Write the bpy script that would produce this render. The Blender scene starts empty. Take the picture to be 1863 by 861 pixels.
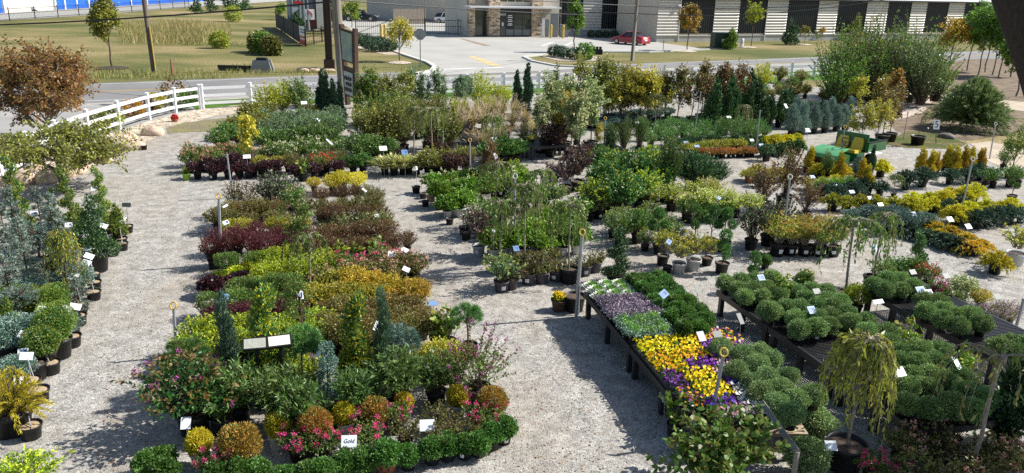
import bpy, math, random
import numpy as np
from mathutils import Matrix, Vector
PI = math.pi
random.seed(11)
SC = bpy.context.scene
COL = SC.collection
# ------------------------------------------------------------------ camera and survey
F, CX, CY, H = 1418.0, 931.5, 430.5, 6.5          # photo pixels, eye height in metres
PIT, ROL = math.radians(17.98), math.radians(1.39)
FW = np.array([0, math.cos(PIT), -math.sin(PIT)])
UP = np.array([0, math.sin(PIT), math.cos(PIT)])
RT = np.array([1.0, 0, 0])
def ray(u, v):
    dx, dy = (u - CX) / F, (v - CY) / F
    a = dx * math.cos(ROL) + dy * math.sin(ROL)
    b = -dx * math.sin(ROL) + dy * math.cos(ROL)
    return FW + a * RT - b * UP
def at(u, v, z=0.0):
    d = ray(u, v)
    t = (z - H) / d[2]
    return Vector((d[0] * t, d[1] * t, z))
def aty(u, v, y):
    d = ray(u, v)
    t = y / d[1]
    return Vector((d[0] * t, y, H + d[2] * t))
def pix(p):
    d = np.array([p[0], p[1], p[2] - H])
    w = d @ FW; a = (d @ RT) / w; b = -(d @ UP) / w
    return (CX + F * (a * math.cos(ROL) - b * math.sin(ROL)), CY + F * (a * math.sin(ROL) + b * math.cos(ROL)))
# ------------------------------------------------------------------ materials
MATS = {}
def nt(name):
    m = bpy.data.materials.new(name); m.use_nodes = True
    n = m.node_tree; n.nodes.clear()
    return m, n
def N(n, typ, **kw):
    x = n.nodes.new(typ)
    for k, v in kw.items():
        if hasattr(x, k): setattr(x, k, v)
    return x
def ramp(n, stops, mode='LINEAR'):
    r = n.nodes.new('ShaderNodeValToRGB'); r.color_ramp.interpolation = mode
    el = r.color_ramp.elements
    while len(el) < len(stops): el.new(0.5)
    for e, (p, c) in zip(el, stops):
        e.position = p; e.color = (*c, 1)
    return r
def leafmat(name, cols, trans=0.33, rough=0.45, spec=0.4):
    """a leaf colour: every leaf takes its own shade from the list, every plant its own slight hue"""
    if name in MATS: return MATS[name]
    m, n = nt(name); L = n.links.new
    g = N(n, 'ShaderNodeNewGeometry'); oi = N(n, 'ShaderNodeObjectInfo')
    cols = [tuple(min(.8, x * (1.9 if max(c) < .24 else 1.25)) for x in c) for c in cols]
    r = ramp(n, [(i / max(1, len(cols) - 1), c) for i, c in enumerate(cols)])
    L(g.outputs['Random Per Island'], r.inputs['Fac'])
    hs = N(n, 'ShaderNodeHueSaturation')
    mr = N(n, 'ShaderNodeMapRange'); mr.inputs[3].default_value = 0.487; mr.inputs[4].default_value = 0.513
    mv = N(n, 'ShaderNodeMapRange'); mv.inputs[3].default_value = 0.8; mv.inputs[4].default_value = 1.2
    ml = N(n, 'ShaderNodeMath', operation='MULTIPLY'); ml.inputs[1].default_value = 7.31
    mf = N(n, 'ShaderNodeMath', operation='FRACT')
    L(oi.outputs['Random'], mr.inputs[0]); L(oi.outputs['Random'], ml.inputs[0]); L(ml.outputs[0], mf.inputs[0]); L(mf.outputs[0], mv.inputs[0])
    L(mr.outputs[0], hs.inputs['Hue']); L(mv.outputs[0], hs.inputs['Value']); L(r.outputs['Color'], hs.inputs['Color'])
    p = N(n, 'ShaderNodeBsdfPrincipled'); p.inputs['Roughness'].default_value = rough
    p.inputs['Specular IOR Level'].default_value = spec
    t = N(n, 'ShaderNodeBsdfTranslucent'); mx = N(n, 'ShaderNodeMixShader'); mx.inputs[0].default_value = trans
    o = N(n, 'ShaderNodeOutputMaterial')
    L(hs.outputs['Color'], p.inputs['Base Color']); L(hs.outputs['Color'], t.inputs['Color'])
    L(p.outputs[0], mx.inputs[1]); L(t.outputs[0], mx.inputs[2]); L(mx.outputs[0], o.inputs['Surface'])
    MATS[name] = m
    return m
def mat(name, col, rough=0.6, metal=0.0, spec=0.4, noise=0.0, scale=8.0, col2=None, bump=0.0, coat=0.0, detail=5.0, stretch=None):
    """plain surface whose colour wanders a little (dirt, fading, grain)"""
    if name in MATS: return MATS[name]
    m, n = nt(name); L = n.links.new
    p = N(n, 'ShaderNodeBsdfPrincipled'); o = N(n, 'ShaderNodeOutputMaterial')
    p.inputs['Roughness'].default_value = rough; p.inputs['Metallic'].default_value = metal
    p.inputs['Specular IOR Level'].default_value = spec; p.inputs['Coat Weight'].default_value = coat
    p.inputs['Base Color'].default_value = (*col, 1)
    if noise > 0 or col2:
        tc = N(n, 'ShaderNodeTexCoord'); tx = N(n, 'ShaderNodeTexNoise'); tx.inputs['Scale'].default_value = scale; tx.inputs['Detail'].default_value = detail
        src = tc.outputs['Object']
        if stretch:
            mp = N(n, 'ShaderNodeMapping'); mp.inputs['Scale'].default_value = stretch; L(src, mp.inputs['Vector']); src = mp.outputs['Vector']
        L(src, tx.inputs['Vector'])
        c2 = col2 or tuple(max(0, c * (1 - noise)) for c in col)
        r = ramp(n, [(0.36, col), (0.66, c2)]); L(tx.outputs['Fac'], r.inputs['Fac']); L(r.outputs['Color'], p.inputs['Base Color'])
        if bump > 0:
            b = N(n, 'ShaderNodeBump'); b.inputs['Strength'].default_value = bump; b.inputs['Distance'].default_value = 0.02
            L(tx.outputs['Fac'], b.inputs['Height']); L(b.outputs['Normal'], p.inputs['Normal'])
    L(p.outputs[0], o.inputs['Surface'])
    MATS[name] = m
    return m
def glassmat(name, col=(0.02, 0.025, 0.03)):
    return mat(name, col, rough=0.06, spec=0.8)
# ------------------------------------------------------------------ mesh building
class MB:
    def __init__(s): s.v = []; s.l = []; s.c = []; s.m = []; s.n = 0
    def raw(s, V, Fc, mi=0):
        V = np.asarray(V, float).reshape(-1, 3)
        for f in Fc:
            s.l.append(np.asarray(f) + s.n); s.c.append(np.array([len(f)])); s.m.append(np.array([mi]))
        s.v.append(V); s.n += len(V)
        return s
    def arr(s, Q, mi=0):
        k = Q.shape[1]; n = len(Q)
        if n == 0: return s
        s.v.append(Q.reshape(-1, 3)); s.l.append(np.arange(n * k) + s.n); s.c.append(np.full(n, k)); s.m.append(np.full(n, mi) if np.isscalar(mi) else np.asarray(mi)); s.n += n * k
        return s
    def grid(s, P, mi=0, closed=False):
        """P (rows, k, 3): skin between rings"""
        P = np.asarray(P, float); a, k, _ = P.shape
        idx = np.arange(a * k).reshape(a, k) + s.n
        nx = np.roll(idx, -1, axis=1)
        q = np.stack([idx[:-1], nx[:-1], nx[1:], idx[1:]], -1)
        if not closed: q = q[:, :-1]
        q = q.reshape(-1, 4)
        s.v.append(P.reshape(-1, 3)); s.l.append(q.ravel()); s.c.append(np.full(len(q), 4)); s.m.append(np.full(len(q), mi)); s.n += a * k
        return s
    def box(s, c, size, mi=0, rot=None, taper=1.0):
        x, y, z = [d / 2 for d in size]
        V = np.array([(-x, -y, -z), (x, -y, -z), (x, y, -z), (-x, y, -z), (-x * taper, -y * taper, z), (x * taper, -y * taper, z), (x * taper, y * taper, z), (-x * taper, y * taper, z)])
        if rot is not None:
            V = V @ np.array(rot).T
        return s.raw(V + np.asarray(c, float), [(0, 3, 2, 1), (4, 5, 6, 7), (0, 1, 5, 4), (1, 2, 6, 5), (2, 3, 7, 6), (3, 0, 4, 7)], mi)
    def tube(s, pts, rad, k=8, mi=0, cap=True):
        pts = np.asarray(pts, float); rad = np.broadcast_to(np.asarray(rad, float), (len(pts),))
        t = np.gradient(pts, axis=0); t /= np.linalg.norm(t, axis=1)[:, None] + 1e-9
        ref = np.array([0, 0, 1.0]) if abs(t[0][2]) < 0.9 else np.array([1.0, 0, 0])
        rings = []
        for p, d, r in zip(pts, t, rad):
            a = np.cross(d, ref); a /= np.linalg.norm(a) + 1e-9; b = np.cross(d, a)
            an = np.linspace(0, 2 * PI, k, endpoint=False)
            rings.append(p + r * (np.cos(an)[:, None] * a + np.sin(an)[:, None] * b))
        n0 = s.n; s.grid(rings, mi, True)
        if cap:
            for o, rev in ((n0, False), (n0 + (len(pts) - 1) * k, True)):
                f = np.arange(k) + o
                s.l.append(f[::-1] if rev else f); s.c.append(np.array([k])); s.m.append(np.array([mi]))
        return s
    def lathe(s, prof, k=18, mi=0, c=(0, 0, 0)):
        an = np.linspace(0, 2 * PI, k, endpoint=False)
        P = [[(r * math.cos(a) + c[0], r * math.sin(a) + c[1], z + c[2]) for a in an] for r, z in prof]
        return s.grid(P, mi, True)
    def disc(s, r, z, k=18, mi=0, c=(0, 0)):
        an = np.linspace(0, 2 * PI, k, endpoint=False)
        return s.raw([(c[0] + r * math.cos(a), c[1] + r * math.sin(a), z) for a in an], [tuple(range(k))], mi)
    def mesh(s, name, mats, smooth=False):
        me = bpy.data.meshes.new(name)
        V = np.concatenate(s.v); Lp = np.concatenate(s.l).astype(np.int32); C = np.concatenate(s.c).astype(np.int32); M = np.concatenate(s.m).astype(np.int32)
        me.vertices.add(len(V)); me.vertices.foreach_set('co', V.astype(np.float32).ravel())
        me.loops.add(len(Lp)); me.loops.foreach_set('vertex_index', Lp)
        me.polygons.add(len(C)); st = np.concatenate([[0], np.cumsum(C)[:-1]]).astype(np.int32)
        me.polygons.foreach_set('loop_start', st); me.polygons.foreach_set('material_index', M)
        me.polygons.foreach_set('use_smooth', np.full(len(C), bool(smooth)))
        for m in (mats if isinstance(mats, (list, tuple)) else [mats]): me.materials.append(m)
        me.update(calc_edges=True); me.validate()
        return me
    def build(s, name, mats, parent=None, smooth=False):
        return link(name, s.mesh(name, mats, smooth), parent)
def link(name, data, parent=None):
    o = bpy.data.objects.new(name, data); COL.objects.link(o)
    if parent is not None: o.parent = parent
    return o
LAB = []
def tag(o, label, cat, group=None):
    o['label'] = label; o['category'] = cat
    if group: o['group'] = group
    LAB.append((label, group, o.name))
    return o
def thing(name, label, cat, loc=(0, 0, 0), rz=0.0, group=None, s=1.0):
    o = link(name, None); o.location = loc; o.rotation_euler = (0, 0, rz); o.scale = (s, s, s); o.empty_display_size = 0.1
    return tag(o, label, cat, group)
def kind(o, k):
    o['kind'] = k
    return o
# ------------------------------------------------------------------ foliage
def unit(a): return a / (np.linalg.norm(a, axis=-1, keepdims=True) + 1e-9)
def leaves(g, P, D, L, W, up=0.6, droop=0.12):
    n = len(P); D = unit(D)
    hint = g.normal(size=(n, 3)); hint[:, 2] += up
    S = unit(np.cross(D, hint)); l = (L * g.uniform(.7, 1.25, n))[:, None]; w = (W * g.uniform(.75, 1.2, n))[:, None] / 2
    mid = P + D * l * .48
    tip = P + D * l; tip[:, 2] -= (l * droop)[:, 0]
    if L >= .06 and W > .018:
        dn = np.array([0, 0, -1.0]) * l * .04; a = P + D * l * .28; b = P + D * l * .66 + dn * 2
        return np.stack([P, a + S * w * .85, b + S * w * .8, tip, b - S * w * .8, a - S * w * .85], 1)
    return np.stack([P, mid + S * w, tip, mid - S * w], 1)
def sph(g, n, zmin=-1.0):
    z = g.uniform(zmin, 1, n); a = g.uniform(0, 2 * PI, n); r = np.sqrt(1 - z * z)
    return np.stack([r * np.cos(a), r * np.sin(a), z], 1)
def shell(g, blobs, n, depth=.3, lump=.1, zmin=-.6, fr=4.0):
    B = np.array(blobs, float); ar = B[:, 3] * B[:, 5] + B[:, 3] * B[:, 4]
    k = g.choice(len(B), n, p=ar / ar.sum())
    d = sph(g, n, zmin); ph = g.uniform(0, 6.28, (len(B), 3)); fv = g.normal(size=(3, 3)) * fr
    lu = 1 + lump * np.sin(d @ fv + ph[k]).sum(1) / 1.6
    rr = (1 - depth * g.random(n) ** 2) * lu
    P = B[k, :3] + d * B[k, 3:6] * rr[:, None]
    return P, d
def shoots(g, base, ends, bow=.25, nl=14, f0=.3, ang=55, up=.5):
    """leafy shoots along curves: leaf roots, leaf directions, place along the shoot, and the curves"""
    n = len(base); ln = np.linalg.norm(ends - base, axis=1)
    c = base * .5 + ends * .5; c[:, 2] += bow * ln
    c += g.normal(size=(n, 3)) * (ln * .06)[:, None]
    t = f0 + (1 - f0) * g.random((n, nl)) ** .8
    T = t[..., None]
    P = base[:, None] * (1 - T) ** 2 + 2 * c[:, None] * T * (1 - T) + ends[:, None] * T * T
    tan = unit(2 * (c - base)[:, None] * (1 - T) + 2 * (ends - c)[:, None] * T)
    rnd = g.normal(size=(n, nl, 3)); rad = unit(rnd - (rnd * tan).sum(-1, keepdims=True) * tan); rad[..., 2] += up * .3
    a = math.radians(ang)
    D = unit(tan * math.cos(a) + rad * math.sin(a))
    return P.reshape(-1, 3), D.reshape(-1, 3), t.ravel(), (base, c, ends)
def stems(mb, cur, r0, r1, m=5, mi=0):
    b, c, e = cur
    t = np.linspace(0, 1, m)[None, :, None]
    P = b[:, None] * (1 - t) ** 2 + 2 * c[:, None] * t * (1 - t) + e[:, None] * t * t
    tan = unit(np.gradient(P, axis=1)); ref = np.array([.31, .17, .93])
    A = unit(np.cross(tan, ref)); Bv = np.cross(tan, A)
    r = (r0 + (r1 - r0) * t)
    ring = [P + r * (math.cos(x) * A + math.sin(x) * Bv) for x in (0, 2.1, 4.2)]
    Q = []
    for i in range(3):
        a, d = ring[i], ring[(i + 1) % 3]
        Q.append(np.stack([a[:, :-1], d[:, :-1], d[:, 1:], a[:, 1:]], 2).reshape(-1, 4, 3))
    mb.arr(np.concatenate(Q), mi)
def petals(g, C, k, r, size):
    n = len(C); P = np.repeat(C, k, 0) + sph(g, n * k) * (r * g.random((n * k, 1)) ** .4)
    D = unit(P - np.repeat(C, k, 0) + [0, 0, .35 * r] + g.normal(size=P.shape) * r * .6)
    return leaves(g, P, D, size, size * .95, up=.2, droop=0)
BARK = mat('twig bark', (.11, .075, .05), .8, noise=.4, scale=30)
PALEBARK = mat('pale bark', (.34, .29, .23), .8, noise=.5, scale=20)
def mix_slots(g, t, p):
    return (g.random(len(t)) < p).astype(int)
def bush(g, A, B=None, r=.35, z0=.28, z1=.8, ns=60, nl=22, L=.05, W=.026, f0=.35, bow=.15, ang=50, fill=500, tipt=.8, pb=.8, fl=None, flmat=None, fk=9, fr=.035, fs=.03, base_r=.1, lump=.12, wild=.15, stem=BARK, stemr=.006, upb=0.0):
    """a leafy shrub: shoots from the pot to an uneven dome; B colours the shoot tips"""
    d = sph(g, ns, -.25); zc = (z0 + z1) / 2
    fv = g.normal(size=(2, 3)) * 3; lu = 1 + lump * np.sin(d @ fv.T + g.uniform(0, 6, 2)).sum(1)
    rr = lu * g.uniform(.72, 1.0 + wild, ns)
    E = np.stack([d[:, 0] * r * rr, d[:, 1] * r * rr, zc + d[:, 2] * (z1 - z0) / 2 * rr], 1); E[:, 2] += upb * (1 - d[:, 2] ** 2)
    a = g.uniform(0, 6.28, ns); b = base_r * np.sqrt(g.random(ns)); z_b = max(.02, z0 - .06)
    S = np.stack([b * np.cos(a), b * np.sin(a), np.full(ns, z_b)], 1)
    P, D, t, cur = shoots(g, S, E, bow, nl, f0, ang)
    m = MB(); q = leaves(g, P, D, L, W)
    mi = ((t > tipt) & (g.random(len(t)) < pb)).astype(int) if B else 0
    m.arr(q, mi)
    if fill:
        P2, d2 = shell(g, [(0, 0, zc, r * .9, r * .9, (z1 - z0) / 2 * .9)], fill, .55, lump, -.5, 3)
        D2 = unit(d2 * .6 + g.normal(size=d2.shape) * .6 + [0, 0, .25])
        m.arr(leaves(g, P2, D2, L, W), ((P2[:, 2] > zc) & (g.random(fill) < pb * .45)).astype(int) if B else 0)
    out = [('foliage', m, [A] + ([B] if B else []))]
    sm = MB(); stems(sm, cur, stemr, stemr * .35); out.append(('stems', sm, [stem]))
    if fl:
        pick = g.choice(ns, min(fl, ns), replace=False); C = E[pick] + [0, 0, .02]
        C = C[C[:, 2] > z0 + .3 * (z1 - z0)]
        fm = MB(); fm.arr(petals(g, C, fk, fr, fs)); out.append(('blossoms', fm, [flmat]))
    return out
def dome(g, A, B=None, r=.26, z0=.2, z1=.5, n=1400, L=.03, W=.017, lump=.05, depth=.25, pb=.0, out=.75, upk=.35, fr=4, zmin=-.55):
    """a clipped or naturally tight mound"""
    zc = (z0 + z1) / 2
    P, d = shell(g, [(0, 0, zc, r, r, (z1 - z0) / 2)], n, depth, lump, zmin, fr)
    D = unit(d * out + g.normal(size=d.shape) * .55 + [0, 0, upk])
    m = MB(); m.arr(leaves(g, P, D, L, W), ((g.random(n) < pb) * 1) if B else 0)
    k2 = n // 3; P2, d2 = shell(g, [(0, 0, zc, r * .72, r * .72, (z1 - z0) / 2 * .78)], k2, .4, 0, -.9); m.arr(leaves(g, P2, unit(d2 + g.normal(size=d2.shape) * .5), L * 1.5, W * 2.2))
    return [('foliage', m, [A] + ([B] if B else []))]
def blobs(g, bl, A, B=None, n=2500, L=.04, W=.018, depth=.3, lump=.1, pb=0., out=.8, upk=.5, zmin=-.8, stem=None, stemmat=BARK, fr=4):
    """foliage held in several blobs (spiral, column, pom-poms), with stems drawn as tubes"""
    P, d = shell(g, bl, n, depth, lump, zmin, fr)
    D = unit(d * out + g.normal(size=d.shape) * .5 + [0, 0, upk])
    m = MB(); m.arr(leaves(g, P, D, L, W, .3, 0), ((g.random(n) < pb) * 1) if B else 0)
    k2 = n // 4; P2, d2 = shell(g, [(*b[:3], b[3] * .68, b[4] * .68, b[5] * .8) for b in bl], k2, .5, 0, -1); m.arr(leaves(g, P2, unit(d2 + g.normal(size=d2.shape) * .6 + [0, 0, upk]), L * 1.5, W * 2.4, .3, 0))
    o = [('foliage', m, [A] + ([B] if B else []))]
    if stem:
        sm = MB()
        for pts, r0, r1 in stem: sm.tube(pts, np.linspace(r0, r1, len(pts)), 7)
        o.append(('stem', sm, [stemmat]))
    return o
def sprays(g, A, B=None, r=.5, z0=.22, z1=.6, ns=70, nl=34, L=.045, W=.014, droop=.12, f0=.15, ang=35, base_r=.08, tipt=.7, pb=.7, bow=.3):
    """arching conifer sprays"""
    a = g.uniform(0, 6.28, ns); q = g.random(ns) ** .55; rr = r * q * g.uniform(.8, 1.12, ns)
    E = np.stack([rr * np.cos(a), rr * np.sin(a), z1 - (z1 - z0) * q ** 2 * g.uniform(.6, 1.1, ns) - droop * q], 1)
    b = base_r * np.sqrt(g.random(ns)); S = np.stack([b * np.cos(a), b * np.sin(a), np.full(ns, z0)], 1)
    P, D, t, cur = shoots(g, S, E, bow, nl, f0, ang)
    m = MB(); m.arr(leaves(g, P, D, L, W, .3, 0.05), ((t > tipt) & (g.random(len(t)) < pb)).astype(int) if B else 0)
    sm = MB(); stems(sm, cur, .006, .002)
    return [('foliage', m, [A] + ([B] if B else [])), ('stems', sm, [BARK])]
def blades(g, A, B=None, r=.4, z0=.2, h=.9, n=220, w=.012, plume=0, pm=None, stiff=.5, seg=4, pl=.16, tipB=False):
    """grass or yucca: strap blades arching out of the crown"""
    a = g.uniform(0, 6.28, n); q = np.sqrt(g.random(n)); rr = r * q * g.uniform(.7, 1.1, n)
    hh = h * (1 - .35 * q * (1 - stiff)) * g.uniform(.65, 1.05, n)
    S = np.stack([.05 * np.cos(a) * q, .05 * np.sin(a) * q, np.full(n, z0)], 1)
    E = np.stack([rr * np.cos(a), rr * np.sin(a), z0 + (hh - z0) * (1 - (1 - stiff) * q * .8)], 1)
    c = S + (E - S) * [.3, .3, 0] + np.stack([0 * a, 0 * a, (hh - z0) * (.55 + .35 * (1 - stiff))], 1)
    t = np.linspace(0, 1, seg + 1)[None, :, None]
    P = S[:, None] * (1 - t) ** 2 + 2 * c[:, None] * t * (1 - t) + E[:, None] * t * t
    side = np.stack([-np.sin(a), np.cos(a), 0 * a], 1)[:, None] * (w / 2 * (1 - t ** 2 * .9))
    La, Lb = P - side, P + side
    Q = np.stack([La[:, :-1], Lb[:, :-1], Lb[:, 1:], La[:, 1:]], 2)
    m = MB()
    mi = (g.random(n) < .5).astype(int) if B else np.zeros(n, int)
    m.arr(Q.reshape(-1, 4, 3), np.repeat(mi, seg))
    o = [('blades', m, [A] + ([B] if B else []))]
    if plume:
        k = g.choice(n, plume, replace=False); T = E[k].copy(); T[:, 2] += .06
        pmb = MB(); dirn = unit(E[k] - c[k] + [0, 0, .25])
        for j in range(12):
            PP = T + dirn * (pl * j / 12); pmb.arr(leaves(g, PP, dirn + g.normal(size=PP.shape) * .45, .05, .012, 0, 0))
        o.append(('seed_plumes', pmb, [pm]))
    return o
def tree(g, A, B=None, h=3.0, th=1.0, r=.8, n1=12, n2=110, nl=20, L=.07, W=.04, tr=.03, lean=(0, 0), z0=0.0, pb=.5, tipt=.6, bark=BARK, shape=1.0, bow=.08, cz=None, zr=None, gap=.0, f0=.3, up=.35, clump=.45, reach=.28):
    """trunk, limbs and a leafy crown with gaps"""
    cz = cz or (th + h) / 2; zr = zr or (h - th) / 2
    tm = MB(); top = np.array([lean[0], lean[1], th + (h - th) * .72])
    tt = np.linspace(0, 1, 8)[:, None]; wob = g.normal(size=(8, 3)) * tr * .6; wob[0] = 0
    path = np.array([0, 0, z0]) + (top - [0, 0, z0]) * tt + wob
    tm.tube(path, np.linspace(tr, tr * .4, 8), 8)
    d = sph(g, n1, -.5); E1 = np.stack([lean[0] + d[:, 0] * r * .72, lean[1] + d[:, 1] * r * .72, cz + d[:, 2] * zr * .72], 1)
    k = (np.clip((E1[:, 2] - zr * .6 - z0) / (top[2] - z0), th / h * .75, .95))
    S1 = np.array([0, 0, z0]) + (top - [0, 0, z0]) * k[:, None]
    _, _, _, c1 = shoots(g, S1, E1, bow, 1)
    stems(tm, c1, tr * .5, tr * .15, 5)
    # twigs spring from the limbs and reach the crown's uneven edge
    own = g.integers(0, n1, n2); tb = g.uniform(.25, 1, n2)[:, None]
    b, c, e = c1; S2 = b[own] * (1 - tb) ** 2 + 2 * c[own] * tb * (1 - tb) + e[own] * tb ** 2
    d2 = unit(sph(g, n2, -.75) * clump + d[own] * .8)
    lu = g.uniform(.62, 1.08, n2) * (1 - gap * g.random(n2)) * g.uniform(1 - reach, 1 + reach * .7, n1)[own]
    prof = 1 - (1 - shape) * (d2[:, 2] * .5 + .5)
    E2 = np.stack([lean[0] + d2[:, 0] * r * lu * prof, lean[1] + d2[:, 1] * r * lu * prof, cz + d2[:, 2] * zr * lu], 1)
    P, D, t, c2 = shoots(g, S2, E2, .05, nl, f0, 60)
    P = P + g.normal(size=P.shape) * L * .5
    stems(tm, c2, tr * .13, tr * .05, 4)
    m = MB(); m.arr(leaves(g, P, D, L, W, up), ((t > tipt) & (g.random(len(t)) < pb)).astype(int) if B else 0)
    return [('trunk', tm, [bark]), ('crown', m, [A] + ([B] if B else []))]
def weeper(g, A, B=None, h=1.9, r=.6, drop=1.1, ns=34, nl=36, L=.075, W=.022, tr=.022, z0=.2, nb=9, pb=.4, bark=PALEBARK, gap=0., side=None, crown_h=.12):
    """weeping standard: a stake-straight trunk, arching limbs and hanging leafy strands"""
    tm = MB(); tt = np.linspace(0, 1, 7)[:, None]; top = np.array([.03, .02, h])
    tm.tube(np.array([0, 0, z0]) * (1 - tt) + top * tt + g.normal(size=(7, 3)) * .006, np.linspace(tr, tr * .75, 7), 8)
    tm.lathe([(.0, h + .05), (tr * 1.5, h + .03), (tr * 1.6, h - .03), (tr, h - .07)], 8)
    a = g.uniform(0, 6.28, ns) if side is None else g.normal(side, .9, ns); q = g.uniform(.35, 1, ns)
    rr = r * q
    E = np.stack([rr * np.cos(a), rr * np.sin(a), h - drop * g.uniform(.55, 1.05, ns) * (.55 + .45 * q)], 1)
    S = np.repeat(top[None], ns, 0) + g.normal(size=(ns, 3)) * .02
    c = S + (E - S) * np.array([.95, .95, 0]); c[:, 2] = h + crown_h + .25 * rr
    t = .14 + .86 * g.random((ns, nl)); T = t[..., None]
    P = S[:, None] * (1 - T) ** 2 + 2 * c[:, None] * T * (1 - T) + E[:, None] * T * T
    tan = unit(2 * (c - S)[:, None] * (1 - T) + 2 * (E - c)[:, None] * T)
    rnd = g.normal(size=P.shape); D = unit(tan * .35 + rnd * .45 + [0, 0, -.9])
    stems(tm, (S, c, E), tr * .3, tr * .1, 7)
    m = MB(); m.arr(leaves(g, P.reshape(-1, 3) + g.normal(size=(ns * nl, 3)) * .015, D.reshape(-1, 3), L, W, .2, .0), (g.random(ns * nl) < pb).astype(int) if B else 0)
    return [('trunk', tm, [bark]), ('crown', m, [A] + ([B] if B else []))]
# ------------------------------------------------------------------ ground sheets
def gravelmat(name, cols, patch, scale=26.0, bump=.6, patchamt=.5):
    m, n = nt(name); L = n.links.new
    tc = N(n, 'ShaderNodeTexCoord'); vo = N(n, 'ShaderNodeTexVoronoi'); vo.inputs['Scale'].default_value = scale
    wn = N(n, 'ShaderNodeTexNoise'); wn.inputs['Scale'].default_value = 40; ad = N(n, 'ShaderNodeMixRGB', blend_type='ADD'); ad.inputs[0].default_value = .02
    L(tc.outputs['Object'], ad.inputs[1]); L(tc.outputs['Object'], wn.inputs['Vector']); L(wn.outputs['Color'], ad.inputs[2]); L(ad.outputs[0], vo.inputs['Vector'])
    sx = N(n, 'ShaderNodeSeparateColor'); L(vo.outputs['Color'], sx.inputs[0])
    r = ramp(n, [(i / (len(cols) - 1), c) for i, c in enumerate(cols)]); L(sx.outputs[0], r.inputs['Fac'])
    b1 = N(n, 'ShaderNodeTexNoise'); b1.inputs['Scale'].default_value = .55; b1.inputs['Detail'].default_value = 8; b1.inputs['Roughness'].default_value = .62
    L(tc.outputs['Object'], b1.inputs['Vector'])
    mq = N(n, 'ShaderNodeMapping'); mq.inputs['Scale'].default_value = (1.0, .3, 1); mq.inputs['Rotation'].default_value = (0, 0, .12); L(tc.outputs['Object'], mq.inputs['Vector']); L(mq.outputs[0], b1.inputs['Vector'])
    r2 = ramp(n, [(.38, (0, 0, 0)), (.62, (patchamt,) * 3)]); L(b1.outputs['Fac'], r2.inputs['Fac'])
    mx = N(n, 'ShaderNodeMixRGB', blend_type='MIX'); L(r2.outputs['Color'], mx.inputs[0]); L(r.outputs['Color'], mx.inputs[1]); mx.inputs[2].default_value = (*patch, 1)
    b2 = N(n, 'ShaderNodeTexNoise'); b2.inputs['Scale'].default_value = 3.1; b2.inputs['Detail'].default_value = 6; L(tc.outputs['Object'], b2.inputs['Vector'])
    r3 = ramp(n, [(.3, (.72, .71, .7)), (.7, (1.2, 1.2, 1.2))]); L(b2.outputs['Fac'], r3.inputs['Fac'])
    m2 = N(n, 'ShaderNodeMixRGB', blend_type='MULTIPLY'); m2.inputs[0].default_value = 1; L(mx.outputs[0], m2.inputs[1]); L(r3.outputs['Color'], m2.inputs[2])
    p = N(n, 'ShaderNodeBsdfPrincipled'); p.inputs['Roughness'].default_value = .85; p.inputs['Specular IOR Level'].default_value = .25
    bp = N(n, 'ShaderNodeBump'); bp.inputs['Strength'].default_value = bump; bp.inputs['Distance'].default_value = .03; bp.invert = True
    L(vo.outputs['Distance'], bp.inputs['Height']); L(bp.outputs['Normal'], p.inputs['Normal']); L(m2.outputs[0], p.inputs['Base Color'])
    o = N(n, 'ShaderNodeOutputMaterial'); L(p.outputs[0], o.inputs['Surface'])
    return m
def lawnmat(name, a, b, c, s1=.06, s2=1.3):
    m, n = nt(name); L = n.links.new
    tc = N(n, 'ShaderNodeTexCoord'); n1 = N(n, 'ShaderNodeTexNoise'); n1.inputs['Scale'].default_value = s1; n1.inputs['Detail'].default_value = 9; n1.inputs['Roughness'].default_value = .6
    mp = N(n, 'ShaderNodeMapping'); mp.inputs['Scale'].default_value = (1, 1.5, 1); L(tc.outputs['Object'], mp.inputs['Vector']); L(mp.outputs[0], n1.inputs['Vector'])
    r = ramp(n, [(.38, a), (.52, b), (.64, c)]); L(n1.outputs['Fac'], r.inputs['Fac'])
    n2 = N(n, 'ShaderNodeTexNoise'); n2.inputs['Scale'].default_value = s2 * 6; n2.inputs['Detail'].default_value = 8; L(tc.outputs['Object'], n2.inputs['Vector'])
    r3 = ramp(n, [(.32, (.5, .52, .5)), (.68, (1.45, 1.4, 1.3))]); L(n2.outputs['Fac'], r3.inputs['Fac'])
    m2 = N(n, 'ShaderNodeMixRGB', blend_type='MULTIPLY'); m2.inputs[0].default_value = 1; L(r.outputs['Color'], m2.inputs[1]); L(r3.outputs['Color'], m2.inputs[2])
    p = N(n, 'ShaderNodeBsdfPrincipled'); p.inputs['Roughness'].default_value = .9; p.inputs['Specular IOR Level'].default_value = .15
    bp = N(n, 'ShaderNodeBump'); bp.inputs['Strength'].default_value = .5; bp.inputs['Distance'].default_value = .08; L(n2.outputs['Fac'], bp.inputs['Height']); L(bp.outputs['Normal'], p.inputs['Normal'])
    L(m2.outputs[0], p.inputs['Base Color']); o = N(n, 'ShaderNodeOutputMaterial'); L(p.outputs[0], o.inputs['Surface'])
    return m
def sheet(name, pts, z, m, k='structure'):
    mb = MB(); mb.raw([(p[0], p[1], z) for p in pts], [tuple(range(len(pts)))])
    me = mb.mesh(name, [m])
    if me.polygons[0].normal.z < 0: me.flip_normals()
    return kind(link(name, me), k)
G = lambda *uv: [at(u, v) for u, v in uv]
GRAVEL = gravelmat('gravel', [(.165, .16, .148), (.27, .26, .24), (.33, .318, .292), (.395, .38, .35), (.5, .485, .455)], (.315, .272, .215), 34, .45, .6)
LAWN = lawnmat('lawn', (.085, .1, .03), (.185, .165, .07), (.29, .225, .125), .06)
sheet('ground', [(-700, -60), (700, -60), (700, 900), (-700, 900)], 0, LAWN)
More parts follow.
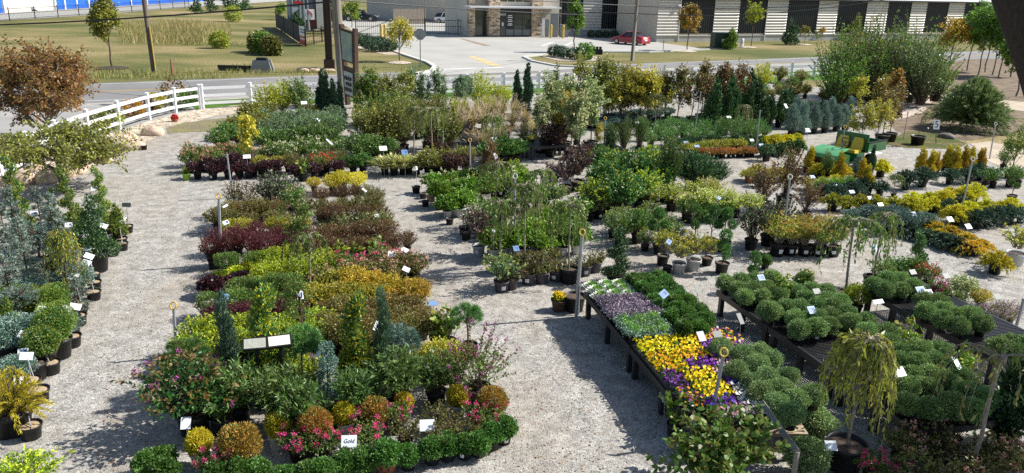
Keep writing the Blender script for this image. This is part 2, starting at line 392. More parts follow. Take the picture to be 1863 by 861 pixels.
# the road is a straight band; centre line read off its painted line
ra, rb = at(235, 165), at(1450, 115)
rd = (rb - ra).normalized(); rn = Vector((-rd.y, rd.x, 0))
def band(off0, off1, a=-160, b=220):
    return [ra + rd * a + rn * off0, ra + rd * b + rn * off0, ra + rd * b + rn * off1, ra + rd * a + rn * off1]
ASPH = mat('asphalt', (.215, .21, .205), .85, noise=.22, scale=.35, bump=.1, detail=9)
sheet('road', band(-4.4, 4.2), .008, ASPH)
sheet('road_shoulder', band(-5.6, -4.4), .004, mat('shoulder grit', (.36, .34, .31), .9, noise=.3, scale=2))
YEL = mat('road paint yellow', (.55, .33, .06), .7, noise=.35, scale=1.2); WHP = mat('road paint white', (.62, .62, .6), .7, noise=.2, scale=2)
sheet('road_markings', band(.08, .2), .012, YEL); sheet('road_markings', band(-.2, -.08), .012, YEL)
sheet('road_markings', band(-3.75, -3.62), .012, WHP); sheet('road_markings', band(3.5, 3.62), .012, WHP)
VERGE = lawnmat('verge grass', (.05, .13, .018), (.075, .16, .02), (.11, .15, .035), .3, 2.5)
va = (at(345, 190) - ra).dot(rd); sheet('grass_verge', band(-10.5, -5.6, va), .004, VERGE); sheet('side_lane', band(-30, -5.6, -160, va), .006, mat('worn pavement', (.33, .32, .30), .9, noise=.2, scale=.4, detail=9))
# the yard
YARD = [(-40, -25)] + [(p.x, p.y) for p in G((-700, 560), (-300, 330), (30, 262), (110, 248), (220, 232), (300, 214), (365, 203), (449, 194), (700, 184), (893, 176), (1150, 160), (1400, 152), (1560, 165), (1660, 215), (1760, 262), (1900, 262), (2300, 300))] + [(40, -25)]
sheet('gravel_yard', YARD, .012, GRAVEL)
SOIL = mat('mulch soil', (.10, .068, .042), .95, noise=.0, scale=1.4, col2=(.21, .155, .10), bump=.6, detail=10)
sheet('soil_bed', G((1560, 172), (1620, 150), (1700, 118), (1760, 108), (2300, 100), (2500, 330), (1990, 262), (1850, 242), (1770, 255), (1690, 258), (1630, 240), (1600, 205)), .016, SOIL)
PATH = mat('tan path', (.46, .38, .28), .9, noise=.25, scale=1.5)
sheet('path', G((1755, 178), (1800, 181), (2100, 205), (2100, 222), (1863, 203), (1790, 194), (1745, 186)), .02, PATH)
sheet('path', G((1765, 262), (1800, 258), (1900, 285), (2000, 330), (1890, 330), (1800, 296)), .022, PATH)
sheet('path', G((1560, 196), (1600, 176), (1680, 166), (1700, 180), (1680, 205), (1630, 220)), .021, gravelmat('pale stone path', [(.3, .25, .2), (.5, .42, .36), (.62, .55, .5)], (.4, .3, .22), 8))
sheet('grass_patch', G((1440, 185), (1500, 186), (1560, 205), (1540, 214), (1470, 205)), .024, VERGE)
PEB = gravelmat('cream pebbles', [(.22, .17, .12), (.42, .34, .25), (.52, .45, .35), (.62, .57, .48)], (.4, .33, .24), 8.0, 1.0, .15)
sheet('pebble_bank', G((-40, 300), (100, 262), (165, 254), (225, 236), (275, 220), (330, 206), (366, 199), (452, 190), (560, 187), (560, 196), (455, 205), (390, 212), (340, 228), (300, 232), (285, 250), (240, 272), (180, 300), (60, 345), (-60, 360)), .018, PEB)
MOSS = mat('moss and silt', (.20, .185, .075), .95, noise=.0, scale=.9, col2=(.17, .135, .095), detail=10)
sheet('moss_patch', G((303, 234), (330, 225), (375, 219), (425, 214), (440, 222), (425, 232), (385, 240), (340, 241), (305, 244)), .02, MOSS)
sheet('moss_patch', G((1600, 262), (1650, 240), (1700, 240), (1760, 262), (1740, 272), (1650, 270)), .022, lawnmat('thin grass', (.06, .09, .02), (.1, .1, .035), (.16, .12, .07), .6, 2))
# the lot across the road
CONC = mat('pale concrete', (.385, .375, .34), .85, noise=.14, scale=.25, detail=9)
LOT = [(620, 42), (640, 28), (860, 28), (880, 66), (1030, 66), (1075, 62), (1180, 66), (1200, 78), (1290, 90), (1180, 95), (1060, 95), (985, 100), (952, 104), (970, 112), (1010, 120), (1080, 124), (960, 131), (735, 140), (757, 134), (790, 125), (778, 115), (735, 101), (705, 90), (690, 80), (660, 70)]
sheet('concrete_lot', G(*LOT), .02, CONC)
sheet('storage_yard', G((-300, 60), (0, 38), (100, 32), (200, 25), (350, 13), (550, 0), (560, -12), (340, -4), (100, 10), (-300, 30)), .02, CONC)
for uvs in (((1003, 77), (1010, 77), (990, 84), (983, 84)), ((1040, 77), (1046, 77), (1030, 84), (1023, 84))):
    sheet('lot_marking', G(*uvs), .026, WHP)
sheet('lot_marking', G((850, 103), (866, 103), (915, 121), (893, 121)), .026, mat('faded yellow paint', (.58, .46, .25), .8, noise=.3, scale=1))
sheet('lot_marking', G((808, 126), (915, 122.5), (916, 124), (808, 127.5)), .026, WHP)
sheet('drain_strip', G((836, 71), (842, 71), (894, 84), (880, 84)), .026, mat('rust stone', (.3, .22, .15), .9, noise=.4, scale=3))
# kerbs: a raised lip along the lot's planted edges
KERB = mat('kerb concrete', (.55, .54, .5), .85, noise=.12, scale=1)
def kerb(uvs, w=.35, h=.14):
    pts = [Vector(at(*p)) for p in uvs]; mb = MB(); rings = []
    for i, p in enumerate(pts):
        d = (pts[min(i + 1, len(pts) - 1)] - pts[max(i - 1, 0)]).normalized(); nn = Vector((-d.y, d.x, 0)) * w / 2
        rings.append([p - nn, p - nn + Vector((0, 0, h)), p + nn + Vector((0, 0, h)), p + nn])
    mb.grid(rings); return kind(mb.build('kerb', [KERB]), 'structure')
kerb([(690, 80), (705, 90), (735, 101), (778, 115), (791, 123), (786, 130), (757, 136)])
kerb([(1290, 91), (1180, 96), (1060, 96), (985, 101), (953, 105), (970, 113), (1010, 121), (1080, 125)])
sheet('stone_mulch', G((655, 78), (690, 80), (740, 96), (735, 101), (700, 100), (650, 88)), .03, PEB)
sheet('stone_mulch', G((985, 104), (1035, 101), (1095, 104), (1090, 112), (1020, 112)), .03, PEB)
def ring_bed(u, v, r, m, nm='mulch_ring'):
    p = at(u, v); mb = MB(); mb.lathe([(0, .12), (r * .6, .1), (r, .02)], 16, 0, (p.x, p.y, .02)); return kind(mb.build(nm, [m], None, True), 'structure')
DKM = mat('dark mulch', (.06, .042, .03), .95, noise=.4, scale=4)
for u, v, r in ((205, 125, 1.1), (1247, 94, 1.2), (1361, 87, 1.0), (727, 115, 1.0), (1463, 82, 1.0)): ring_bed(u, v, r, DKM if u == 205 else PEB)
# drifts of reed and rough grass on the far lawn, dry leaf litter on the gravel
g = np.random.default_rng(5)
def drift(name, polys, n, hh, cols, w=.05):
    m = MB()
    for (u0, v0, u1, v1), k in polys:
        P = np.array([at(g.uniform(u0, u1), g.uniform(v0, v1)) for _ in range(k)]); k = len(P)
        D = unit(g.normal(size=(k, 3)) * .22 + [0, 0, 1]); m.arr(leaves(g, P, D, hh, w * hh * 2, 0, 0))
    return kind(m.build(name, [leafmat(name + ' blades', cols, .2)]), 'stuff')
drift('reed_grass', [((222, 50, 300, 82), 900), ((290, 42, 370, 84), 1500), ((300, 48, 420, 80), 900), ((215, 42, 260, 70), 300)], 1, .85, [(.13, .125, .04), (.22, .17, .08), (.10, .12, .03), (.18, .15, .06)], .035)
drift('rough_grass', [((180, 132, 640, 137), 900), ((150, 138, 420, 145), 700), ((420, 120, 480, 132), 260), ((330, 78, 450, 84), 260)], 1, .34, [(.22, .2, .07), (.13, .15, .04), (.3, .25, .12)], .06)
drift('weeds', [((1600, 250, 1760, 268), 500), ((1430, 445, 1600, 470), 60), ((1640, 470, 1863, 500), 120), ((1100, 470, 1180, 540), 60), ((300, 226, 430, 242), 300), ((1020, 610, 1080, 760), 40), ((240, 640, 300, 760), 30)], 1, .08, [(.1, .13, .03), (.2, .18, .05), (.06, .1, .02)], .08)
lit = MB()
for (u0, v0, u1, v1), k in (((190, 330, 380, 560), 260), ((180, 560, 320, 861), 260), ((700, 320, 900, 560), 220), ((900, 560, 1100, 861), 220), ((1080, 440, 1330, 540), 200), ((1300, 450, 1860, 520), 260), ((230, 210, 420, 330), 160)):
    P = np.array([at(g.uniform(u0, u1), g.uniform(v0, v1), .022) for _ in range(k)]); D = unit(g.normal(size=(k, 3)) * [1, 1, .25])
    lit.arr(leaves(g, P, D, .045, .03, 2.0, 0))
kind(lit.build('leaf_litter', [leafmat('dry leaf', [(.2, .12, .06), (.32, .22, .12), (.12, .08, .05), (.3, .16, .08)], .1)]), 'stuff')
# scattered larger stones on the gravel catch the low sun
peb = MB()
for _ in range(5200):
    u, v = g.uniform(150, 1300), g.uniform(330, 861) ; p = at(u, v)
    s = g.uniform(.006, .017); d = sph(g, 6); c = np.array([p.x, p.y, .014 + s * .3])
    V = np.array([(1, 0, 0), (0, 1, 0), (-1, 0, 0), (0, -1, 0), (0, 0, .7), (0, 0, -.6)]) * s * g.uniform(.7, 1.3, (6, 1)); a = g.uniform(0, 6); V = V @ np.array([[math.cos(a), math.sin(a), 0], [-math.sin(a), math.cos(a), 0], [0, 0, 1]])
    peb.arr(np.array([[V[i] + c, V[(i + 1) % 4] + c, V[4] + c] for i in range(4)]))
kind(peb.build('loose_gravel', [leafmat('loose stone', [(.2, .19, .18), (.24, .22, .2), (.3, .285, .26), (.17, .15, .12)], 0, .8, .2)]), 'stuff')
# ------------------------------------------------------------------ white rail fence
PVC = mat('white vinyl', (.80, .81, .82), .35, noise=.05, scale=3)
def rail_fence(label, pts, h=1.22, post=.13):
    o = thing('rail_fence', label, 'fence', tuple(pts[0]), 0, 'white rail fences'); o0 = Vector(pts[0])
    for i, p in enumerate(pts):
        q = Vector(p) - o0; mb = MB(); mb.box((q.x, q.y, h / 2), (post, post, h)); mb.box((q.x, q.y, h + .015), (post + .04, post + .04, .03)); mb.box((q.x, q.y, h + .05), (post, post, .04), 0, None, .2)
        mb.build('post', [PVC], o)
        if i + 1 < len(pts):
            r = Vector(pts[i + 1]) - o0; d = r - q; a = math.atan2(d.y, d.x); c = (q + r) / 2; L = d.length - post - .004
            R = Matrix.Rotation(a, 3, 'Z')
            for z in (.3, .68, 1.06):
                mb = MB(); mb.box((c.x, c.y, z), (L, .045, .14), 0, R); mb.build('rail', [PVC], o)
    return o
lf = [at(*p) for p in ((365, 199), (320, 206), (272, 218), (218, 236), (163, 255), (106, 279), (55, 305), (5, 334), (-50, 366))]
rail_fence('white three rail fence curving along the cream pebble bank', lf)
fa, fb = at(365, 199), at(1480, 141); dd = (fb - fa); nseg = int(dd.length / 2.44)
rail_fence('straight white three rail fence running along the road verge', [fa + dd * (i / nseg) for i in [.05] + list(range(1, nseg + 5))])
# ------------------------------------------------------------------ boulders
def boulder(u, v, r, label, sq=.75, col=(.42, .29, .2)):
    p = at(u, v); bm = MB(); k = 14; rings = []
    ph = g.uniform(0, 6, 4); an = np.linspace(0, 2 * PI, k, endpoint=False)
    for t in np.linspace(-.5, 1, 8) * PI / 2:
        rr = math.cos(t) * r * (1 + .13 * np.sin(2 * an + ph[0]) + .07 * np.sin(3 * an + ph[1] + t) + .04 * np.sin(7 * an + ph[2]))
        rings.append(np.stack([rr * np.cos(an) * 1.2, rr * np.sin(an), np.full(k, math.sin(t) * r * sq + r * .25) + .05 * r * np.sin(4 * an + ph[3])], 1))
    bm.grid(rings, 0, True)
    o = bm.build('boulder', [mat('tan boulder', col, .85, noise=0, scale=5, col2=(.58, .46, .36), bump=.5, detail=8) if col[0] > .3 else mat('grey rock', col, .9, noise=.4, scale=4, bump=.5)], None, True)
    o.location = p; o.rotation_euler.z = g.uniform(0, 6); return tag(o, label, 'rock', 'boulders beside the white fence')
boulder(279, 246, .38, 'round tan boulder on gravel just inside the curved white fence')
boulder(236, 257, .34, 'tan boulder on the pebble bank, second nearest the mossy gravel patch')
boulder(222, 268, .48, 'flat tan boulder behind the small black empty pot by the fence')
boulder(245, 272, .36, 'brown flat boulder touching the small empty pot beside the fence')
for i, (u, v, r) in enumerate(((90, 330, .42), (52, 332, .42), (116, 322, .34), (136, 316, .36), (8, 338, .3), (152, 306, .32), (190, 296, .3), (70, 316, .3))):
    boulder(u, v, r, 'tan boulder under the spreading yellow green tree, %s from the left' % ['fourth', 'second', 'fifth', 'sixth', 'first', 'seventh', 'eighth', 'third'][i])
boulder(1722, 252, .3, 'grey brown rock in the grass below the number five sign', .6, (.2, .17, .14))
boulder(1433, 156, .55, 'white boulder between the yellow shrubs near the road', .8, (.75, .72, .68))
boulder(1705, 179, .4, 'pale rock under the tall green nursery trees', .5, (.6, .56, .5))
for i, u in enumerate((553, 572, 597)): boulder(u, 131, .5, 'white landscape stone by the road, %s from the brown steel post' % ['third', 'second', 'first'][i], .4, (.66, .63, .6))
# ------------------------------------------------------------------ far buildings, fences, vehicles
def frame2(a, b):
    a, b = Vector(a), Vector(b); d = (b - a); L = d.length; d.normalize()
    return a, d, Vector((d.y, -d.x, 0)), L          # origin, along, outward (towards the viewer), length
def wbox(mb, fr, s0, s1, o0, o1, z0, z1, mi=0):
    a, d, n, _ = fr; c = d * ((s0 + s1) / 2) + n * ((o0 + o1) / 2)
    R = Matrix((d, -n, Vector((0, 0, 1)))).transposed()
    mb.box((c.x, c.y, (z0 + z1) / 2), (abs(s1 - s0), abs(o1 - o0), z1 - z0), mi, R); return mb
def along(fr, u, v):
    """where the pixel column of a ground point meets the wall line"""
    a, d, n, _ = fr; r = ray(u, v); p = Vector((r[0], r[1], 0)); o = a
    den = p.x * d.y - p.y * d.x
    k = (o.x * d.y - o.y * d.x) / den
    return (p * k - o).dot(d)
TAN = mat('tan metal siding', (.56, .51, .42), .55, noise=.12, scale=.3); LITE = mat('pale ribbed metal', (.66, .62, .55), .45, noise=.08, scale=.4)
DARK = mat('dark ribbed metal', (.014, .017, .02), .5, noise=.2, scale=.5); ROOFW = mat('white metal roof', (.74, .75, .76), .4, noise=.05, scale=.4)
PLINTH = mat('grey block plinth', (.42, .42, .4), .9, noise=.15, scale=1); TRIM = mat('dark trim', (.03, .032, .036), .5); STONE = None
def stonemat():
    m, n = nt('ledge stone'); L = n.links.new
    tc = N(n, 'ShaderNodeTexCoord'); mp = N(n, 'ShaderNodeMapping'); mp.inputs['Scale'].default_value = (2.2, 2.2, 6.5); L(tc.outputs['Object'], mp.inputs['Vector'])
    vo = N(n, 'ShaderNodeTexVoronoi'); vo.inputs['Scale'].default_value = 1; L(mp.outputs[0], vo.inputs['Vector']); s = N(n, 'ShaderNodeSeparateColor'); L(vo.outputs['Color'], s.inputs[0])
    r = ramp(n, [(0, (.16, .12, .09)), (.4, (.4, .3, .2)), (.7, (.55, .42, .29)), (1, (.66, .56, .43))]); L(s.outputs[0], r.inputs[0])
    p = N(n, 'ShaderNodeBsdfPrincipled'); p.inputs['Roughness'].default_value = .9; L(r.outputs[0], p.inputs['Base Color'])
    o = N(n, 'ShaderNodeOutputMaterial'); L(p.outputs[0], o.inputs['Surface']); return m
STONE = stonemat(); GLS = glassmat('storefront glass', (.05, .06, .045))
def bay_wall(o, fr, edges, zt, z0=.75, depth=.12):
    """alternating pale horizontally ribbed and dark vertically ribbed bays"""
    a, d, n, L = fr
    for s0, s1, dark in edges:
        mb = MB()
        if dark:
            k = max(4, int((s1 - s0) / .35)); prof = []
            for i in range(k + 1):
                s = s0 + (s1 - s0) * i / k
                for e, off in ((-.12, .0), (-.05, .06), (.05, .06), (.12, .0)):
                    ss = min(max(s + e * .9 * .35 / .35, s0), s1); prof.append((ss, off))
            P = [[(d * s + n * (off + .02)).to_tuple()[:2] + (z,) for s, off in prof] for z in (z0 + .25, zt)]
            mb.grid(P); nm, mm = 'dark_bay', DARK
        else:
            k = int((zt - z0) / .36); prof = []
            for i in range(k):
                z = z0 + (zt - z0) * i / k; hh = (zt - z0) / k
                prof += [(z, 0), (z + hh * .12, .17), (z + hh * .5, .17)]
            prof.append((zt, 0))
            P = [[(d * s + n * (off + .01)).to_tuple()[:2] + (z,) for s in (s0, s1)] for z, off in prof]
            mb.grid(P); nm, mm = 'ribbed_bay', LITE
        mb.build(nm, [mm], o)
def at_frame(o, fr): o.location = fr[0]
# long storage building on the right
fr = frame2(at(1193, 77), at(1706, 71))
o = thing('storage_building', 'long storage building with alternating pale ribbed and dark metal bays', 'building', tuple(fr[0]))
us = [1193, 1233, 1295, 1340, 1390, 1427, 1482, 1517, 1569, 1607, 1649, 1677, 1716, 1745, 1790]
ss = [along(fr, u, 60) for u in us]; ed = [(ss[i], ss[i + 1], i % 2 == 1) for i in range(len(ss) - 1)]
LR = ss[-1] + 14
bay_wall(o, fr, ed, 5.45)
mb = MB(); wbox(mb, fr, 0, LR, -.3, -.02, 0, 5.45); wbox(mb, fr, -.02, .3, -9, -.3, 0, 5.45); mb.build('wall', [TAN], o)
mb = MB(); wbox(mb, fr, .0, LR, -.02, .1, 0, .72); mb.build('plinth', [PLINTH], o)
mb = MB(); wbox(mb, fr, .0, LR, -.02, .16, .72, .8); mb.build('base_trim', [LITE], o)
a, d, n, L = fr
mb = MB(); P = [[(d * s + n * off).to_tuple()[:2] + (z,) for s in (-.4, LR)] for off, z in ((.5, 5.43), (.5, 5.51), (-14, 5.95), (-28, 5.4))]; mb.grid(P); mb.build('roof', [ROOFW], o)
mb = MB(); wbox(mb, fr, -.4, LR, .18, .48, 5.25, 5.42); mb.build('eave_gutter', [TRIM], o)
for u in (1233, 1390, 1604):
    s = along(fr, u, 60); mb = MB(); wbox(mb, fr, s - .06, s + .06, .11, .2, .1, 5.2); mb.build('downspout', [LITE], o)
mb = MB(); s = along(fr, 1234, 10); wbox(mb, fr, s - .2, s + .2, .12, .4, 4.3, 4.55); mb.build('wall_light', [mat('lamp white', (.8, .8, .8), .3)], o)
# recessed wing with the office
fr2 = frame2(at(1020, 66), at(1178, 66)); a, d, n, L = fr2
o = thing('storage_wing', 'recessed metal wing with one wide dark bay behind the red car', 'building', tuple(fr2[0]))
sl = [0, along(fr2, 1058, 60), along(fr2, 1092, 60), along(fr2, 1176, 60)]
bay_wall(o, fr2, [(sl[0], sl[1], True), (sl[1], sl[2], False), (sl[2], sl[3], True)], 6.4)
mb = MB(); wbox(mb, fr2, 0, L + .6, -6, -.02, 0, 6.4); mb.build('wall', [TAN], o)
mb = MB(); wbox(mb, fr2, 0, L, -.02, .1, 0, .7); mb.build('plinth', [PLINTH], o)
mb = MB(); wbox(mb, fr2, -.3, L + .6, -6.2, .4, 6.41, 6.6); mb.build('roof', [ROOFW], o)
# office with stone piers and flat canopy
fr3 = frame2(at(889, 67), at(1019, 66.5)); a, d, n, L = fr3
o = thing('office_building', 'office front with stone piers, tinted storefront glass and flat canopy', 'building', tuple(fr3[0]))
S = lambda u: along(fr3, u, 60)
mb = MB(); wbox(mb, fr3, S(906), S(1018), -10, -.35, 0, 8); wbox(mb, fr3, -2.5, S(906), -10, -1.2, 0, 8); mb.build('wall', [TAN], o)
for u0, u1 in ((888, 908), (966, 985)):
    mb = MB(); wbox(mb, fr3, S(u0), S(u1), -.34, .25, 0, 7.6); mb.build('stone_pier', [STONE], o)
mb = MB(); wbox(mb, fr3, -2.5, -1.7, -1.19, -.4, 0, 7.6); mb.build('stone_pier', [STONE], o)
mb = MB(); wbox(mb, fr3, -1.69, S(888) - .01, -1.19, -.9, 0, 3.4); mb.build('side_window', [GLS], o)
mb = MB(); wbox(mb, fr3, S(909), S(965.5), -.34, -.1, 0, 3.5); mb.build('storefront_frame', [TRIM], o)
for u0, u1, z0, z1 in ((936, 949.5, 1.0, 2.75), (951, 965, 1.0, 2.75), (921, 934.5, .15, .9), (936, 949.5, .15, .9), (951, 965, .15, .9)):
    mb = MB(); wbox(mb, fr3, S(u0), S(u1), -.099, -.08, z0, z1); mb.build('window_pane', [GLS if z0 > .5 else mat('grey glass', (.2, .21, .2), .1)], o)
mb = MB(); wbox(mb, fr3, S(910.5), S(919.5), -.099, -.06, .05, 2.3); dr = mb.build('glass_door', [glassmat('door glass', (.03, .034, .036))], o)
mb = MB(); wbox(mb, fr3, S(913), S(916), -.058, -.05, 1.3, 1.75); mb.build('door_notice', [mat('paper white', (.8, .8, .79), .6)], dr)
def text(s, size, m, parent, loc, rot, name='lettering', ext=.004, align='CENTER', shear=0):
    c = bpy.data.curves.new(name, 'FONT'); c.body = s; c.size = size; c.extrude = ext; c.align_x = align; c.align_y = 'CENTER'; c.shear = shear
    t = bpy.data.objects.new(name, c); COL.objects.link(t)
    dg = bpy.context.evaluated_depsgraph_get(); me = bpy.data.meshes.new_from_object(t.evaluated_get(dg)); bpy.data.objects.remove(t)
    me.materials.clear(); me.materials.append(m)
    o = link(name, me, parent); o.location = loc; o.rotation_euler = rot; return o
WHT = mat('lettering white', (.85, .85, .85), .5)
def wall_rot(fr): return (PI / 2, 0, math.atan2(fr[1].y, fr[1].x))
pp = fr3[1] * S(915) - Vector((0, 0, 0)) + fr3[2] * -.07; text('8435', .42, WHT, o, (pp.x, pp.y, 2.72), wall_rot(fr3), 'house_number')
for i, z in enumerate((2.55, 2.33, 2.05, 1.83, 1.55, 1.38)):
    pp = fr3[1] * S(928) + fr3[2] * -.08; mb = MB(); wbox(mb, fr3, S(924.5 - (i % 2)), S(931.5 + (i % 2)), -.099, -.09, z, z + .09); mb.build('door_lettering', [WHT], o)
mb = MB(); wbox(mb, fr3, -3.2, S(1008), -.3, 1.9, 3.55, 3.75); mb.build('canopy', [mat('canopy metal', (.62, .62, .62), .4, noise=.1, scale=1)], o)
for u0, u1 in ((911, 923), (925, 937), (939, 951), (953, 965)):
    mb = MB(); wbox(mb, fr3, S(u0), S(u1), -.349, -.3, 4.3, 6.2); mb.build('upper_window', [GLS], o)
mb = MB(); wbox(mb, fr3, S(862), S(886), -1.19, -1.1, 4.6, 5.8); mb.build('upper_window', [mat('blue glass', (.03, .12, .4), .15)], o)
# meter boxes on the wing
for (u0, u1, z1, lab) in ((985, 990, 2.4, 'pale meter panel beside the stone pier of the office'), (991, 998, 2.2, 'narrow grey meter cabinet between the pale panel and big cabinet'), (1000, 1015, 2.9, 'big grey electrical cabinet against the dark metal wall'), (1017, 1034, 1.6, 'low grey utility cabinet right of the big cabinet')):
    p = at((u0 + u1) / 2, 68); w = (u1 - u0) / 15.0; o = thing('utility_cabinet', lab, 'cabinet', (p.x, p.y, .02), 0, 'utility cabinets by the office')
    c = mat('cabinet grey', (.24, .26, .27), .5, noise=.1, scale=2); m2 = MB(); m2.box((0, 0, z1 / 2), (w, .5, z1)); m2.build('cabinet_body', [c if u0 != 985 else LITE], o)
    m2 = MB(); m2.box((0, -.262, z1 / 2), (w * .85, .02, z1 * .85)); m2.build('door', [c if u0 != 985 else WHT], o)
# tan building behind the gate
fr4 = frame2(at(668, 36), at(846, 42)); a, d, n, L = fr4
o = thing('metal_building', 'plain tan metal sided building behind the white suv', 'building', tuple(fr4[0]))
mb = MB(); k = int(L / .6); prof = []
for i in range(k):
    s = L * i / k; prof += [(s, 0), (s + .4, 0), (s + .45, .05), (s + .55, .05)]
mb.grid([[(d * s + n * off).to_tuple()[:2] + (z,) for s, off in prof] for z in (0, 9)]); mb.build('wall', [TAN], o)
mb = MB(); wbox(mb, fr4, -.3, L + .3, -20, .3, 9.01, 9.3); mb.build('roof', [ROOFW], o)
mb = MB(); wbox(mb, fr4, 0, L, -.05, .08, 0, .5); mb.build('plinth', [PLINTH], o)
fr5 = frame2(at(716, 44), at(774, 44)); a, d, n, L = fr5
o = thing('bin_enclosure', 'weathered board fence enclosure between the pickup and white suv', 'fence', tuple(fr5[0])); WOOD = mat('weathered boards', (.36, .30, .24), .85, noise=.3, scale=3, stretch=(6, 6, .4))
for i in range(int(L / .3)):
    mb = MB(); wbox(mb, fr5, i * .3, i * .3 + .28, -.03, 0, .05, 2.3 + .02 * (i % 3)); mb.build('board', [WOOD], o)
mb = MB(); wbox(mb, fr5, L - .05, L + .1, -4, -.05, .05, 2.3); mb.build('side_panel', [WOOD], o)
# blue door self-storage row, far left
fr6 = frame2(at(-60, 28), at(560, -9)); a, d, n, L = fr6
o = thing('storage_row', 'long self storage row with bright blue roll up doors', 'building', tuple(fr6[0])); BLU = mat('blue door', (.012, .12, .58), .45, noise=.1, scale=.6)
mb = MB(); wbox(mb, fr6, -20, L, -10, -.3, 0, 3.0); mb.build('wall', [LITE], o)
mb = MB(); wbox(mb, fr6, -20, L, -10.3, .3, 3.01, 3.2); mb.build('roof', [BLU], o)
S6 = lambda u: along(fr6, u, 15)
cols = [8, 102, 119, 141, 163, 202, 240, 269, 291, 314, 336, 357, 380, 405, 430, 455, 480, 510, 540]
for i, u in enumerate(cols):
    s = S6(u); mb = MB(); wbox(mb, fr6, s - .16, s + .16, -.3, .1, 0, 3.0); mb.build('pilaster', [ROOFW], o)
    if i + 1 < len(cols) and u != 8:
        t = S6(cols[i + 1]); mb = MB(); k = 12
        P = [[(d * q + n * (-.2 + .04 * (j % 2))).to_tuple()[:2] + (z,) for q in (s + .16, t - .16)] for j, z in enumerate(np.linspace(.05, 2.9, 24))]
        mb.grid(P); mb.build('roll_up_door', [BLU], o)
mb = MB(); wbox(mb, fr6, S6(-60), S6(8) - .4, -.2, -.1, .05, 2.9); mb.build('roll_up_door', [BLU], o)
# ---- picket fences of black steel
BLK = mat('black steel', (.012, .012, .013), .45)
def picket(label, A, B, h=1.8, step=.22, post=3.0, braces=False, group='black steel fences', nm='steel_fence', thick=.028):
    fr = frame2(A, B); a, d, n, L = fr; o = thing(nm, label, 'gate' if 'gate' in nm else 'fence', tuple(a), 0, group)
    mb = MB()
    for s in np.arange(step, L, step): wbox(mb, fr, s - thick / 2, s + thick / 2, -thick / 2, thick / 2, .08, h)
    mb.build('pickets', [BLK], o)
    for z in (.2, h * .55, h - .1):
        mb = MB(); wbox(mb, fr, 0, L, .02, .06, z - .03, z + .03); mb.build('rail', [BLK], o)
    for i in range(int(L / post) + 2):
        s = min(i * post, L); mb = MB(); wbox(mb, fr, s - .05, s + .05, -.1, -.02, 0, h + .12); mb.build('post', [BLK], o)
    if braces:
        k = max(1, int(L / 4.5))
        for i in range(k):
            s0, s1 = L * i / k, L * (i + 1) / k; p0 = d * s0 + n * .08; p1 = d * s1 + n * .08
            if i % 2: p0, p1 = p1, p0
            mb = MB(); mb.tube([(p0.x, p0.y, .2), (p1.x, p1.y, h - .1)], .035, 6); mb.build('brace', [BLK], o)
    return o
picket('black sliding gate with diagonal braces in front of the lot', at(648, 64), at(773, 63), 1.9, .25, 6, True, nm='steel_gate')
picket('black picket fence between the sliding gate and the office', at(774, 63), at(852, 64), 1.9, .3, 4.2)
picket('black fence along the blue door storage row', at(-90, 46), at(345, 14), 1.7, .3, 6, thick=.02)
CHN = mat('privacy mesh', (.035, .035, .033), .8, noise=.3, scale=2)
def mesh_fence(label, uvs, h):
    o = thing('mesh_fence', label, 'fence', tuple(at(*uvs[0])), 0, 'dark mesh fences on the slope'); o0 = at(*uvs[0])
    for i in range(len(uvs) - 1):
        p, q = at(*uvs[i]) - o0, at(*uvs[i + 1]) - o0; mb = MB(); mb.grid([[(p.x, p.y, .05), (q.x, q.y, .05)], [(p.x, p.y, h), (q.x, q.y, h)]]); mb.build('mesh_panel', [CHN], o)
        for w in (p, q): mb = MB(); mb.tube([(w.x, w.y, 0), (w.x, w.y, h + .15)], .05, 6); mb.build('post', [BLK], o)
mesh_fence('dark mesh privacy fence running down the grass slope to the red sign', ((503, 50), (518, 60), (535, 72), (547, 80)), 1.9)
picket('open black rail fence between the red sign and brown steel post', at(557, 85), at(600, 74), 1.6, .6, 3)
RED = mat('sign red', (.5, .02, .025), .45)
o = thing('corner_sign', 'white and red banner sign on the fence corner', 'sign', tuple(at(546, 81)))
q = at(557, 85) - at(546, 81); mb = MB()
for z0, z1, mm, nm in ((.05, .95, RED, 'red_panel'), (.955, 1.9, WHT, 'white_panel')):
    mb = MB(); mb.grid([[(0, -.06, z0), (q.x, q.y - .06, z0)], [(0, -.06, z1), (q.x, q.y - .06, z1)]]); mb.build(nm, [mm], o)
for z in (1.5, 1.25, .6): mb = MB(); mb.grid([[(q.x * .15, q.y * .15 - .075, z), (q.x * .85, q.y * .85 - .075, z)], [(q.x * .15, q.y * .15 - .075, z + .14), (q.x * .85, q.y * .85 - .075, z + .14)]]); mb.build('lettering', [mat('sign grey', (.12, .12, .13), .5) if z > 1 else WHT], o)
for t in (0, 1): mb = MB(); mb.tube([(q.x * t, q.y * t, 0), (q.x * t, q.y * t, 2.05)], .06, 6); mb.build('post', [BLK], o)
